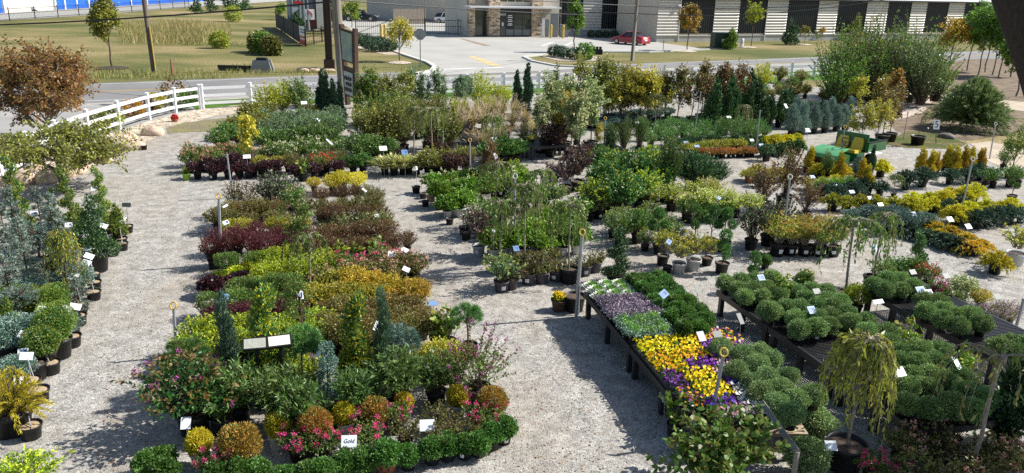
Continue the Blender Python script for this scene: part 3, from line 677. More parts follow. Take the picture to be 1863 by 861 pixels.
# ---- container, truck box
def block(nm, label, cat, u0, u1, v, depth, h, m, group=None, z0=0.0):
    p, q = at(u0, v), at(u1, v); o = thing(nm, label, cat, tuple(p), math.atan2(q.y - p.y, q.x - p.x), group); return o, (q - p).length
o, w = block('storage_container', 'weathered blue grey shipping container behind the mesh fence', 'container', 530, 566, 58, 3, 3, None)
for k in range(int(w / .35)):
    pass
mb = MB(); prof = [(s, .08 * ((i // 2) % 2)) for i, s in enumerate(np.repeat(np.linspace(0, w, 22), 1))]
mb.grid([[(s, -y, z) for s, y in prof] for z in (0.1, 4.2)]); mb.box((w / 2, 1.6, 2.15), (w, 3.1, 4.1)); mb.build('body', [mat('container grey', (.26, .29, .31), .6, noise=.3, scale=.7)], o)
mb = MB(); mb.box((w * .25, -.12, 1.7), (.75, .06, 2.6)); mb.build('door', [mat('container door', (.42, .45, .48), .6)], o)
mb = MB(); mb.box((w * .42, -.14, 3.6), (1.0, .05, .3)); mb.build('red_marker', [RED], o)
o, w = block('box_trailer', 'red box trailer with a white swoosh panel and pale front', 'trailer', 553, 600, 58, 3, 4, None)
MAR = mat('trailer maroon', (.16, .025, .025), .5, noise=.2, scale=1); PALE = mat('trailer pale', (.46, .46, .42), .5, noise=.1, scale=1); NAV = mat('trailer slate', (.07, .085, .11), .5)
mb = MB(); mb.box((w * .25, 1.3, 2.9), (w * .5, 2.6, 4.6)); bd = mb.build('body', [MAR], o)
mb = MB(); mb.box((w * .27, -.02, 4.0), (w * .42, .05, 2.2)); mb.build('side_panel', [NAV], bd)
mb = MB(); mb.box((w * .27, -.03, 2.15), (w * .36, .06, 1.3)); pn = mb.build('logo_panel', [WHT], bd)
for k in range(3):
    tb = MB(); tt = np.linspace(0, 1, 8); tb.tube(np.stack([w * (.16 + .2 * tt), 0 * tt - .07, 2.15 + .35 * np.sin(2.6 * tt + .4) - .28 * tt + .16 * k - .1], 1), .045, 5); tb.build('swoosh', [RED if k != 1 else mat('sign grey', (.12, .12, .13), .5)], pn)
mb = MB(); mb.box((w * .66, 1.2, 2.8), (w * .3, 2.6, 5.0)); mb.build('front_panel', [PALE], o)
mb = MB(); mb.box((w * .9, 1.6, 2.4), (w * .16, 2.2, 4.6)); mb.build('cab', [NAV], o)
for x in (.1, .3, .8):
    for y in (.25, 2.3): mb = MB(); mb.lathe([(0, -.15), (.42, -.15), (.48, -.08), (.48, .08), (.42, .15), (0, .15)], 14); wv = mb.build('wheel', [mat('tyre rubber', (.018, .018, .018), .8)], o); wv.location = (w * x, y, .48); wv.rotation_euler = (PI / 2, 0, 0)
# ---- vehicles
TYRE = mat('tyre rubber', (.018, .018, .018), .8); RIM = mat('alloy rim', (.45, .45, .46), .35, .8); GLC = glassmat('car glass', (.015, .018, .022))
LAMP = mat('lamp lens', (.7, .7, .68), .15); TAIL = mat('tail lens', (.35, .01, .01), .2)
def car(label, loc, rz, paint, kindname, L=4.5, W=1.8, prof=None, cab=None, wr=.33, bed=None, group=None):
    """body lofted from a side profile, glasshouse with separate panes, four wheels with rims"""
    o = thing(kindname, label, 'car' if kindname != 'pickup_truck' else 'truck', tuple(loc), rz, group)
    xs, zs = zip(*prof); mb = MB(); rows = []
    for yf, zf in ((-1, .0), (-1, .55), (-.97, .85), (-.86, 1), (.86, 1), (.97, .85), (1, .55), (1, 0)):
        rows.append([(x, yf * W / 2 * (1 - .08 * (abs(x) / (L / 2)) ** 3), .24 + (z - .24) * zf) for x, z in prof])
    mb.grid(rows); a = [rows[i][0] for i in range(8)]; b = [rows[i][-1] for i in range(8)]; mb.raw(a, [tuple(range(8))[::-1]]); mb.raw(b, [tuple(range(8))]); body = mb.build('body', [paint], o, True)
    rows = []
    for yf, zf in ((-.93, 0), (-.74, .9), (-.6, 1), (.6, 1), (.74, .9), (.93, 0)):
        zb = cab[0][1]; rows.append([(x, yf * W / 2, zb + (z - zb) * zf) for x, z in cab])
    mb = MB(); mb.grid(rows); mb.build('glasshouse', [GLC], o)
    top = [c for c in cab if c[1] > max(z for _, z in cab) - .1]
    mb = MB(); x0, x1, zt = top[0][0], top[-1][0], max(z for _, z in cab); mb.grid([[(x, y, zt + .012 + .02 * math.cos(y / W * 2.6)) for x in np.linspace(x0 - .1, x1 + .1, 5)] for y in np.linspace(-.36 * W, .36 * W, 5)]); mb.build('roof', [paint], o, True)
    mid = (x0 + x1) / 2
    for s in (-1, 1):
        for xb in (x0 - .08, mid, x1 + .08):
            mb = MB(); zb = cab[0][1]; mb.tube([(xb + (.1 if xb < mid else -.1 if xb > mid else 0), s * W * .365, zt), (xb + (-.25 if xb < mid - .1 else .25 if xb > mid + .1 else 0), s * W * .47, zb)], .045, 5); mb.build('pillar', [paint], o)
        mb = MB(); mb.box((x1 + .25, s * W * .55, cab[0][1] + .08), (.14, .18, .12)); mb.build('mirror', [paint], o)
        for xw in (-.31 * L, .31 * L):
            w = MB(); w.lathe([(wr * .6, -.1), (wr * .93, -.11), (wr, -.06), (wr, .06), (wr * .93, .11), (wr * .6, .1)], 20); wo = w.build('wheel', [TYRE], o, True); wo.location = (xw, s * (W / 2 - .07), wr); wo.rotation_euler = (PI / 2, 0, 0)
            w = MB(); w.lathe([(0, -.105), (wr * .25, -.115), (wr * .62, -.1), (wr * .62, .1), (wr * .25, .115), (0, .105)], 14); w.build('rim', [RIM], wo)
        mb = MB(); mb.box((L / 2 - .12, s * W * .36, zs[-2] * .82), (.2, .34, .15)); mb.build('headlight', [LAMP], o)
        mb = MB(); mb.box((-L / 2 + .1, s * W * .37, zs[1] * .84), (.16, .3, .2)); mb.build('tail_light', [TAIL], o)
    mb = MB(); mb.box((-L / 2 - .0, 0, zs[1] * .62), (.04, .45, .14)); mb.build('number_plate', [WHT], o)
    mb = MB(); mb.box((0, 0, .28), (L * .98, W * .94, .14)); mb.build('sill', [TRIM], o)
    return o
SEDAN = [(-2.25, .45), (-2.2, .95), (-1.5, 1.0), (0, .98), (1.0, .95), (1.9, .82), (2.2, .68), (2.25, .4)]
SEDCAB = [(-1.65, .96), (-1.0, 1.38), (-.2, 1.45), (.3, 1.4), (1.05, .93)]
SUVB = [(-2.1, .5), (-2.08, 1.02), (-1.4, 1.05), (0, 1.04), (.9, 1.02), (1.8, .9), (2.08, .75), (2.1, .45)]
SUVC = [(-2.0, 1.0), (-1.65, 1.55), (-.6, 1.66), (.3, 1.6), (1.1, 1.0)]
PRED = mat('red car paint', (.32, .012, .02), .3, coat=.6); PWH = mat('white car paint', (.76, .77, .78), .3, coat=.5); PBK = mat('black truck paint', (.012, .013, .017), .35, coat=.5)
car('shiny red sedan parked by the ribbed metal wall', at(1147, 81), PI * .74, PRED, 'parked_car', prof=SEDAN, cab=SEDCAB, L=4.5)
car('white suv parked in front of the tan metal building', at(814, 42), -.05, PWH, 'parked_suv', prof=SUVB, cab=SUVC, L=4.2, W=1.85, wr=.36)
car('white sedan parked before the blue storage doors', at(46, 20), .05, PWH, 'parked_car', prof=SEDAN, cab=SEDCAB, L=4.5)
for u, c, lb in ((330, (.3, .31, .33), 'silver'), (368, (.2, .03, .04), 'dark red'), (395, (.05, .06, .07), 'black')):
    car('tiny %s parked car beyond the far lawn edge' % lb, at(u, 2), .1, mat('far paint ' + lb, c, .35), 'parked_car', prof=SEDAN, cab=SEDCAB)
TRK = [(-2.9, .6), (-2.85, 1.15), (-1.0, 1.15), (-.9, 1.2), (1.0, 1.2), (1.6, 1.16), (2.75, 1.05), (2.9, .6)]
TRC = [(-1.0, 1.15), (-.85, 1.82), (-.1, 1.9), (.5, 1.85), (1.15, 1.18)]
car('black pickup truck parked beside the pale concrete', at(656, 39), .02, PBK, 'pickup_truck', prof=TRK, cab=TRC, L=5.8, W=2.0, wr=.45)
# ---- bollards, stop sign, transformer, poles, wires
YB = mat('bollard yellow', (.62, .42, .06), .5, noise=.15, scale=3)
for u, v, w in ((694, 70, 'left of the two before the gate'), (701, 71, 'right of the two before the gate'), (1002, 69, 'left of the two by the grey cabinets'), (1024, 70, 'right of the two by the grey cabinets')):
    m = MB(); m.lathe([(.11, 0), (.11, 1.05), (.09, 1.13), (.05, 1.18), (0, 1.19)], 12); b = m.build('bollard', [YB], None, True); b.location = at(u, v); b.scale = (1.4, 1.4, 1.4); tag(b, 'yellow steel bollard, ' + w, 'bollard', 'yellow bollards')
o = thing('stop_sign', 'octagonal stop sign seen from its bare grey back', 'sign', tuple(at(765, 123)), .05)
GAL = mat('galvanised steel', (.33, .34, .35), .45, .6, noise=.15, scale=6)
m = MB(); m.box((0, 0, 1.3), (.07, .07, 2.6)); m.build('post', [GAL], o)
m = MB(); an = np.arange(8) * PI / 4 + PI / 8; V = [(.46 * math.cos(x), y, 2.55 + .46 * math.sin(x)) for y in (.05, .08) for x in an]; m.raw(V, [tuple(range(8))[::-1], tuple(range(8, 16))] + [(i, (i + 1) % 8, 8 + (i + 1) % 8, 8 + i) for i in range(8)]); m.build('sign_plate', [GAL], o)
o = thing('transformer_box', 'dark green pad mounted transformer box by the storage wall', 'transformer', tuple(at(1309, 88)), .1); GRNB = mat('utility green', (.02, .045, .032), .5, noise=.2, scale=2)
m = MB(); m.box((0, 0, .85), (1.8, 1.6, 1.7)); m.build('cabinet_body', [GRNB], o); m = MB(); m.box((0, 0, 1.72), (1.9, 1.7, .05)); m.build('lid', [GRNB], o); m = MB(); m.box((.0, -.82, .95), (.22, .03, .28)); m.build('warning_label', [WHT], o)
m = MB(); m.box((0, 0, .04), (2.3, 2.1, .08)); m.build('pad', [CONC], o)
o = thing('utility_pedestal', 'short white utility pedestal on grass right of the green transformer', 'pedestal', tuple(at(1349, 86))); m = MB(); m.lathe([(.22, 0), (.22, .85), (.2, .95), (0, 1.0)], 12); m.build('pedestal_body', [PVC], o, True); m = MB(); m.lathe([(.24, .5), (.24, .55)], 12); m.build('collar', [GAL], o)
o = thing('utility_stake', 'thin orange survey stake on the grass strip', 'stake', tuple(at(1206, 95))); m = MB(); m.box((0, 0, .6), (.06, .06, 1.2)); m.build('shaft', [mat('orange stake', (.6, .25, .08), .7)], o); m = MB(); m.box((0, 0, 1.21), (.07, .07, .1)); m.build('flag_tip', [mat('pink flag', (.7, .2, .2), .7)], o)
o = thing('utility_marker', 'faded red conical marker post on the far lawn', 'marker post', tuple(at(314, 138))); m = MB(); m.lathe([(.1, 0), (.09, .3), (.05, 1.0), (.03, 1.15), (0, 1.17)], 10); m.build('marker_shaft', [mat('faded red', (.35, .13, .09), .7, noise=.3, scale=6)], o)
POLE = mat('weathered pole', (.16, .125, .09), .85, noise=.4, scale=5, stretch=(3, 3, .3)); POLE2 = mat('grey pole', (.24, .21, .17), .85, noise=.35, scale=5, stretch=(3, 3, .3))
def upole(label, u, v, r, u1, m, h=11):
    p = at(u, v); t = aty(u1, 0, p.y); k = (h / t.z); top = p + (t - p) * k; b = MB(); b.tube([tuple(p - Vector((0, 0, .3))), tuple(p + (top - p) * .5), tuple(top)], [r, r * .88, r * .72], 12)
    o = thing('utility_pole', label, 'utility pole', tuple(p), 0, 'wooden utility poles'); q = b.build('shaft', [m], o, True); q.location = -p
    c = MB(); c.box((top.x, top.y, top.z - .8), (2.2, .1, .12)); q = c.build('crossarm', [m], o); q.location = -p
    for dx in (-.9, -.3, .3, .9): c = MB(); c.lathe([(.03, 0), (.05, .05), (.04, .1), (.055, .14), (0, .17)], 8, 0, (top.x + dx, top.y, top.z - .73)); q = c.build('insulator', [mat('insulator', (.3, .3, .3), .3)], o); q.location = -p
    return o, top
o1, t1 = upole('slim wooden utility pole with yellow guard strip on the far lawn', 281, 135, .17, 262, POLE)
p = at(281, 135); c = MB(); c.tube([(.16, -.12, .1), (.1, -.12, 3.2)], .035, 6); c.build('guard_strip', [YB], o1)
o2, t2 = upole('thick grey utility pole standing beside the two post sign', 627, 186, .29, 611, POLE2)
o3, t3 = upole('leaning brown utility pole in front of the red car', 1150, 111, .17, 1159, POLE2)
WIR = mat('cable black', (.02, .02, .022), .5)
def wire(label, p, q, sag, r=.022):
    p, q = Vector(p), Vector(q); t = np.linspace(0, 1, 25); m = MB(); m.tube(np.array([tuple(p.lerp(q, x) - Vector((0, 0, sag * 4 * x * (1 - x)))) for x in t]), r, 6); return tag(m.build('overhead_cable', [WIR]), label, 'cable', 'overhead cables')
wire('thick black cable crossing above the far lawn to the grey pole', aty(-260, 50, 53), aty(612, 2, at(627, 186).y), .35, .05)
wire('black cable running from the grey pole across the office front', aty(612, 0, at(627, 186).y), aty(1066, 27, at(1150, 111).y), .1, .035)
wire('upper cable from the office roof past the brown pole', aty(880, -3, 66), aty(1158, 11, at(1150, 111).y - .3), .0, .03)
wire('upper cable from the brown pole along the storage building', aty(1158, 11, at(1150, 111).y - .3), aty(1620, -4, 72), .5, .03)
wire('lower cable from brown pole along the storage building', aty(1020, 21, at(1150, 111).y), aty(1160, 25, at(1150, 111).y), .0, .035)
wire('lowest cable sagging along the ribbed storage building', aty(1160, 25, at(1150, 111).y), aty(1640, -6, 74), .7, .035)
m = MB(); m.lathe([(0, -.45), (.09, -.42), (.1, .42), (0, .45)], 10); c = m.build('splice_case', [WIR], None, True); c.location = aty(1040, 27, at(1150, 111).y); c.rotation_euler = (0, PI / 2, 0); tag(c, 'black splice case hanging on the lower cable before the green tree', 'splice case')
BRN = mat('brown steel', (.055, .03, .02), .6, noise=.35, scale=2)
p = at(600, 131); o = thing('sign_column', 'tall dark brown steel sign column with wide bolted base', 'column', tuple(p), .15)
m = MB(); m.box((-.22, 0, 5.2), (.07, .4, 10)); m.box((.22, 0, 5.2), (.07, .4, 10)); m.box((0, 0, 5.2), (.37, .1, 10)); m.build('beam', [BRN], o)
m = MB(); m.box((.0, 0, .45), (.75, .6, .9)); m.build('base', [BRN], o)
# culvert, pale silo-like headwall
o = thing('culvert_headwall', 'grey concrete culvert headwall with dark grate on the roadside lawn', 'culvert', tuple(at(478, 131))); m = MB(); m.box((0, 0, .42), (1.6, .9, .84), 0, None, .72); m.build('concrete_block', [mat('grey concrete', (.27, .27, .26), .9, noise=.2, scale=1)], o); m = MB(); m.box((0, 0, .93), (.8, .5, .18), 0, None, .8); m.build('grate', [BLK], o)
m = MB(); m.box((-2.1, .2, .2), (2.4, .12, .4)); m.build('wing_wall', [DARK], o)
for u, v, w in ((1085, 97, 'left'), (1076, 97, 'right')): pass
o = thing('flower_crate', 'black crate of empty nursery pots on the planted island', 'crate', tuple(at(1080, 99))); m = MB(); m.box((0, 0, .25), (1.7, .6, .5)); m.build('crate_body', [BLK], o)
for i in range(5): m = MB(); m.lathe([(.12, .5), (.15, .75), (.11, .75)], 10, 0, (-.64 + .32 * i, 0, 0)); m.build('pot', [BLK], o)
# ---- two post sign by the road
p = at(648, 197); o = thing('roadside_sign', 'two post wooden sign with picture panel above a letter board', 'sign', tuple(p))
q0 = Vector((0, 0, 0)); q1 = at(633, 191) - p; top = aty(628, 46, p.y).z
SW = mat('sign brown wood', (.085, .045, .03), .7, noise=.3, scale=4, stretch=(3, 3, .4))
tops = [aty(646, 52, p.y) - p, aty(621, 44, (p + q1).y) - p]
for q, t in ((q0, tops[0]), (q1, tops[1])):
    m = MB(); m.tube([tuple(q), tuple(t)], .15, 4); m.build('post', [SW], o)
def sign_quad(f0, f1, off, mm, nm, e0=.08, e1=.92):
    """panel between the two posts from height fraction f0 to f1"""
    m = MB(); nn = Vector((-.05 * off / abs(off) if off else 0, off, 0)); V = []
    for o_ in (0, .06):
        for f in (f0, f1):
            a = q0.lerp(tops[0], f); b = q1.lerp(tops[1], f)
            for e in (e0, e1): V.append(tuple(a.lerp(b, e) + Vector((-off - o_ * .7, -off - o_, 0))))
    m.raw(V, [(0, 1, 3, 2), (4, 6, 7, 5), (0, 4, 5, 1), (2, 3, 7, 6), (0, 2, 6, 4), (1, 5, 7, 3)]); return m.build(nm, [mm], o)
PIC = mat('sign picture', (.28, .33, .22), .5, noise=0, scale=1.2, col2=(.12, .2, .24)); BRD = mat('letter board', (.40, .42, .40), .5, noise=.1, scale=2)
sign_quad(.555, .955, .0, SW, 'picture_frame', .02, .98); sign_quad(.58, .93, .065, PIC, 'picture_panel')
sign_quad(.12, .5, .0, SW, 'board_frame', .02, .98); sign_quad(.15, .44, .065, BRD, 'letter_board')
for i, f in enumerate((.2, .27, .34)):
    for k in range(4 - i % 2): sign_quad(f, f + .04, .13, TRIM, 'letter_row', .18 + .18 * k, .3 + .18 * k)
# ------------------------------------------------------------------ pots
PBLK = mat('black pot plastic', (.018, .018, .019), .45, noise=.3, scale=9, spec=.35); PWHT = mat('white pot plastic', (.55, .56, .56), .5, noise=.15, scale=9)
PTAN = mat('tan pot plastic', (.30, .24, .18), .6, noise=.2, scale=9); PTER = mat('terracotta pot', (.33, .11, .05), .7, noise=.2, scale=9); PPUR = mat('violet grey pot plastic', (.075, .07, .085), .5, noise=.25, scale=9)
PBRN = mat('brown pot plastic', (.11, .07, .045), .6, noise=.2, scale=9); PLIM = mat('lime pot plastic', (.28, .5, .05), .5)
POTSOIL = mat('bark soil', (.045, .03, .02), .95, noise=.0, scale=14, col2=(.12, .08, .055), bump=.6); SAWD = mat('pale wood chips', (.42, .31, .19), .95, noise=.3, scale=20, bump=.5)
TAGW = mat('tag white', (.78, .79, .8), .5); TAGB = mat('tag blue print', (.12, .22, .45), .5)
POTS = {'p1': (.085, .15, PBLK), 'p2': (.115, .19, PBLK), 'p3': (.14, .24, PBLK), 'p5': (.17, .28, PBLK), 'p7': (.205, .32, PBLK), 'p15': (.25, .37, PBLK), 'p25': (.32, .42, PBLK),
        'w3': (.14, .25, PWHT), 'w5': (.175, .29, PWHT), 'w7': (.21, .32, PWHT), 't3': (.15, .25, PTAN), 'c3': (.15, .23, PTER), 'v3': (.165, .25, PPUR), 'b3': (.15, .26, PBRN), 'b5': (.17, .28, PBRN), 'l3': (.14, .24, PLIM), 'sg': (.15, .21, PBLK)}
POTM = {}
def potmesh(k):
    if k not in POTM:
        r, h, m = POTS[k]
        a = MB(); a.lathe([(0, .003), (r * .74, .0), (r * .78, .01), (r * .94, h * .86), (r * 1.03, h * .87), (r * 1.05, h), (r * .97, h), (r * .93, h * .8)], 20)
        s = MB(); s.lathe([(r * .945, h * .84), (r * .6, h * .88), (0, h * .9)], 18)
        t = MB(); an = np.linspace(-.28, .28, 5); rr = [r * .86, r * .93]; t.grid([[((q + .006) * math.cos(x), (q + .006) * math.sin(x), z) for x in an] for q, z in zip(rr, (h * .35, h * .68))])
        POTM[k] = (a.mesh('pot', [m], True), s.mesh('soil', [SAWD if k == 'sg' else POTSOIL]), t.mesh('pot_label', [TAGW]))
    return POTM[k]
# ------------------------------------------------------------------ leaf colours
def C(*a): return list(a)
LM = lambda n, cols, **k: leafmat(n + ' leaves', cols, **k)
dkgreen = LM('dark green', C((.018, .055, .012), (.03, .085, .018), (.05, .12, .025)))
mumg = LM('mum green', C((.065, .115, .03), (.11, .17, .05), (.155, .22, .075)), trans=.15, rough=.6, spec=.2)
mumg2 = LM('grey mum green', C((.08, .125, .045), (.125, .18, .07), (.175, .23, .1)), trans=.15, rough=.6, spec=.2)
parsley = LM('bright mum green', C((.026, .068, .01), (.05, .105, .017), (.08, .145, .028)))
green = LM('mid green', C((.035, .075, .012), (.065, .12, .02), (.1, .165, .03)))
olive = LM('olive', C((.06, .075, .018), (.1, .105, .026), (.14, .13, .035)))
lightg = LM('fresh green', C((.08, .165, .014), (.125, .24, .02), (.18, .29, .03)))
bronze = LM('bronze', C((.09, .055, .018), (.15, .085, .025), (.11, .1, .03)))
rusty = LM('rust tip', C((.26, .1, .025), (.33, .15, .03), (.2, .12, .03)))
maroon = LM('maroon', C((.035, .009, .012), (.065, .015, .02), (.1, .022, .028)))
redtip = LM('crimson tip', C((.12, .022, .03), (.085, .018, .022)))
brownred = LM('brown red', C((.045, .032, .014), (.075, .047, .02), (.105, .048, .026)))
plum = LM('plum', C((.016, .009, .011), (.03, .014, .018), (.048, .02, .026)))
gold = LM('gold', C((.34, .27, .02), (.46, .38, .03), (.52, .45, .06)))
goldo = LM('golden orange', C((.42, .2, .02), (.52, .3, .03), (.5, .38, .05)))
lime = LM('lime', C((.26, .34, .015), (.38, .46, .025), (.48, .54, .045)))
ygreen = LM('yellow green', C((.12, .15, .02), (.2, .21, .03), (.27, .26, .04)))
cream = LM('cream variegated', C((.38, .4, .16), (.52, .5, .25), (.28, .32, .1)))
greyg = LM('grey green', C((.06, .1, .035), (.09, .14, .05), (.13, .18, .08)))
silver = LM('silver green', C((.14, .18, .13), (.21, .25, .19), (.1, .14, .09)))
blue = LM('blue needle', C((.085, .125, .105), (.13, .175, .15), (.19, .235, .21)), trans=.1)
bluedk = LM('blue green needle', C((.03, .065, .045), (.05, .095, .07), (.075, .13, .095)), trans=.1)
needle = LM('green needle', C((.03, .07, .018), (.055, .115, .025), (.085, .155, .04)), trans=.12)
needledk = LM('dark needle', C((.012, .03, .014), (.022, .05, .02), (.035, .07, .03)), trans=.08)
needlegold = LM('gold needle', C((.27, .26, .012), (.42, .39, .02), (.52, .48, .04)), trans=.2)
needleor = LM('orange needle', C((.3, .13, .015), (.42, .2, .02), (.4, .26, .03)), trans=.15)
fire = LM('bronze needle', C((.24, .12, .022), (.33, .17, .03), (.22, .17, .035)), trans=.15)
straw = LM('straw', C((.34, .25, .13), (.46, .36, .21), (.26, .2, .09)), trans=.35)
wheat = LM('plume', C((.5, .39, .25), (.58, .48, .34), (.4, .28, .18)), trans=.4)
grassg = LM('grass blade', C((.12, .14, .035), (.19, .19, .05), (.24, .21, .08)), trans=.35)
yuccay = LM('yellow yucca', C((.5, .46, .16), (.56, .52, .22), (.42, .4, .12)), trans=.2)
yuccag = LM('green yucca', C((.1, .15, .04), (.16, .19, .05)), trans=.2)
amber = LM('amber autumn', C((.3, .14, .02), (.4, .23, .03), (.2, .16, .03)))
orange_l = LM('burnt orange', C((.33, .11, .025), (.42, .17, .04), (.24, .08, .03)))
maple = LM('autumn maple', C((.10, .035, .016), (.2, .08, .025), (.13, .1, .03), (.25, .12, .035)), trans=.32)
kalew = LM('white kale', C((.5, .56, .44), (.64, .67, .58), (.38, .48, .32)), trans=.15)
kalep = LM('violet kale', C((.09, .065, .09), (.16, .125, .155), (.23, .2, .22)), trans=.1)
kaleg = LM('curly kale', C((.1, .2, .03), (.15, .27, .045), (.08, .16, .05)), trans=.2)
kaleb = LM('blue kale', C((.1, .16, .11), (.16, .22, .16)), trans=.1)
pansyl = LM('pansy leaf', C((.03, .08, .015), (.055, .12, .025)))
fy = LM('yellow pansy', C((.66, .46, .006), (.74, .56, .01), (.6, .36, .006)), trans=.2, spec=.15); fo = LM('orange pansy', C((.66, .23, .008), (.72, .33, .01), (.5, .14, .01)), trans=.2, spec=.15)
fp = LM('purple pansy', C((.07, .012, .13), (.13, .02, .2), (.045, .01, .1)), trans=.2, spec=.15); fb_ = LM('blue pansy', C((.04, .03, .25), (.07, .05, .36), (.1, .06, .3)), trans=.2, spec=.15)
fw = LM('white petal', C((.72, .7, .66), (.8, .78, .74), (.6, .56, .5)), trans=.2, spec=.15); fpk = LM('pink petal', C((.5, .035, .16), (.6, .07, .22), (.42, .03, .11)), trans=.25, spec=.15)
fmg = LM('magenta petal', C((.34, .05, .24), (.45, .09, .32)), trans=.25, spec=.15); fpe = LM('peach petal', C((.55, .27, .2), (.6, .36, .27), (.48, .18, .13)), trans=.25, spec=.15)
flv = LM('lavender petal', C((.34, .24, .36), (.46, .34, .46), (.5, .3, .42)), trans=.25, spec=.15); frd = LM('red petal', C((.5, .04, .03), (.58, .08, .04)), trans=.25, spec=.15)
fcr = LM('cream petal', C((.6, .55, .36), (.68, .62, .44)), trans=.2, spec=.15)
MIXF = [fy, fo, fp, fw, fmg, fpe]
# ------------------------------------------------------------------ kinds of plant
K = {}
def kd(key, name, cat, pot, gen, zc, nv=2): K[key] = dict(name=name, cat=cat, pot=pot, gen=gen, zc=zc, nv=nv, cache=[])
def spir(A, B, **k): return lambda g: bush(g, A, B, **{**dict(r=.33, z0=.24, z1=.7, ns=80, nl=20, L=.045, W=.022, fill=700, base_r=.1), **k})
kd('spirea_olive', 'potted_spirea', 'shrub', 'p3', spir(olive, bronze, pb=.5), .5)
kd('spirea_bronze', 'potted_spirea', 'shrub', 'p3', spir(olive, bronze, pb=.75, tipt=.55), .5)
kd('spirea_gold', 'potted_spirea', 'shrub', 'p3', spir(lime, gold, pb=.9, tipt=.55), .48)
kd('spirea_goldo', 'potted_spirea', 'shrub', 'p3', spir(ygreen, gold, pb=.7, tipt=.6), .48)
kd('spirea_orange', 'potted_spirea', 'shrub', 'p3', spir(gold, goldo, pb=.45, tipt=.6, r=.36), .5)
kd('spirea_sun', 'potted_spirea', 'shrub', 'p3', spir(LM('sun yellow', C((.5, .42, .02), (.6, .52, .03), (.62, .56, .08))), gold, pb=.4, r=.34, z1=.75), .5)
kd('barberry', 'potted_barberry', 'barberry', 'p3', spir(maroon, redtip, pb=.4, r=.33, z1=.88, L=.035, W=.02, ns=90, nl=26, f0=.2), .58, 3)
kd('barberry_low', 'potted_barberry', 'barberry', 'p3', spir(maroon, plum, pb=.3, r=.28, z1=.55, L=.032, W=.02), .42)
kd('brown_shrub', 'potted_ninebark', 'shrub', 'p3', spir(brownred, bronze, pb=.3, r=.36, z1=.8, f0=.2), .55, 3)
kd('olive_shrub', 'potted_shrub', 'shrub', 'p3', spir(olive, brownred, pb=.35, r=.38, z1=.8, f0=.2), .55)
kd('lime_shrub', 'potted_golden_shrub', 'shrub', 'p3', spir(lime, ygreen, pb=.3, r=.38, z1=.72), .52)
kd('lime_small', 'potted_coral_bells', 'perennial', 'p2', lambda g: dome(g, lime, gold, .2, .14, .36, 380, .07, .055, pb=.35), .28)
kd('plum_small', 'potted_coral_bells', 'perennial', 'p2', lambda g: dome(g, plum, maroon, .21, .14, .38, 420, .065, .05, pb=.25), .28)
kd('green_mound', 'potted_boxwood', 'shrub', 'p3', lambda g: dome(g, green, olive, .33, .2, .62, 1900, .034, .018, lump=.12, pb=.4), .45)
kd('green_mound_s', 'potted_boxwood', 'shrub', 'p3', lambda g: dome(g, green, ygreen, .26, .2, .52, 1200, .034, .018, lump=.12, pb=.3), .38)
kd('euon', 'potted_euonymus', 'shrub', 'p3', spir(green, lime, pb=.8, tipt=.4, L=.045, W=.026, fill=600), .48)
kd('euon_cream', 'potted_euonymus', 'shrub', 'p3', spir(greyg, cream, pb=.8, tipt=.5, L=.05, W=.028, r=.36), .48)
kd('weig', 'potted_weigela', 'shrub', 'p3', spir(green, cream, pb=.7, tipt=.5, r=.42, z1=.85, L=.06, W=.03, ns=70), .55)
kd('rose_pink', 'potted_rose', 'rose', 'p3', spir(green, brownred, pb=.3, r=.36, z1=.72, ns=55, nl=16, fill=350, L=.05, W=.03, fl=16, flmat=fpk, fk=16, fr=.035, fs=.03), .5)
kd('rose_peach', 'potted_rose', 'rose', 'p3', spir(green, bronze, pb=.4, r=.42, z1=.85, ns=60, nl=18, fill=450, L=.055, W=.032, fl=22, flmat=fpe, fk=12, fr=.04, fs=.035), .58)
kd('rose_cream', 'potted_rose', 'rose', 'p3', spir(green, None, r=.42, z1=.85, ns=60, nl=18, fill=450, L=.055, W=.032, fl=20, flmat=fcr, fk=12, fr=.04, fs=.04), .58)
kd('rose_red', 'potted_rose', 'rose', 'p3', spir(green, bronze, r=.32, z1=.72, ns=50, nl=16, fill=350, L=.05, W=.03, fl=14, flmat=frd, fk=12, fr=.04, fs=.035), .5)
kd('rose_blush', 'potted_rose', 'rose', 'p3', spir(olive, brownred, pb=.35, r=.36, z1=.75, ns=60, nl=16, fill=350, L=.05, W=.028, fl=18, flmat=fpe, fk=10, fr=.03, fs=.03), .5)
kd('rose_small', 'potted_rose', 'rose', 'p2', spir(green, brownred, pb=.4, r=.27, z0=.2, z1=.5, ns=42, nl=13, fill=150, L=.045, W=.026, fl=13, flmat=fpk, fk=26, fr=.038, fs=.022), .36, 3)
kd('rose_bare', 'potted_rose', 'rose', 'p2', spir(olive, brownred, pb=.5, r=.28, z0=.2, z1=.5, ns=36, nl=12, fill=80, L=.045, W=.026), .36)
kd('crape_left', 'potted_crape_myrtle', 'crape myrtle', 'p15', lambda g: bush(g, dkgreen, bronze, r=.62, z0=.36, z1=1.25, ns=95, nl=26, L=.075, W=.04, fill=900, tipt=.82, pb=.8, fl=13, flmat=fmg, fk=26, fr=.05, fs=.025, base_r=.12, lump=.2, wild=.3), .8, 1)
kd('crape_right', 'potted_crape_myrtle', 'crape myrtle', 'p15', lambda g: bush(g, green, brownred, r=.5, z0=.36, z1=1.3, ns=70, nl=20, L=.06, W=.03, fill=350, tipt=.7, pb=.7, fl=24, flmat=fmg, fk=24, fr=.05, fs=.022, base_r=.12, lump=.2, wild=.35), .8, 1)
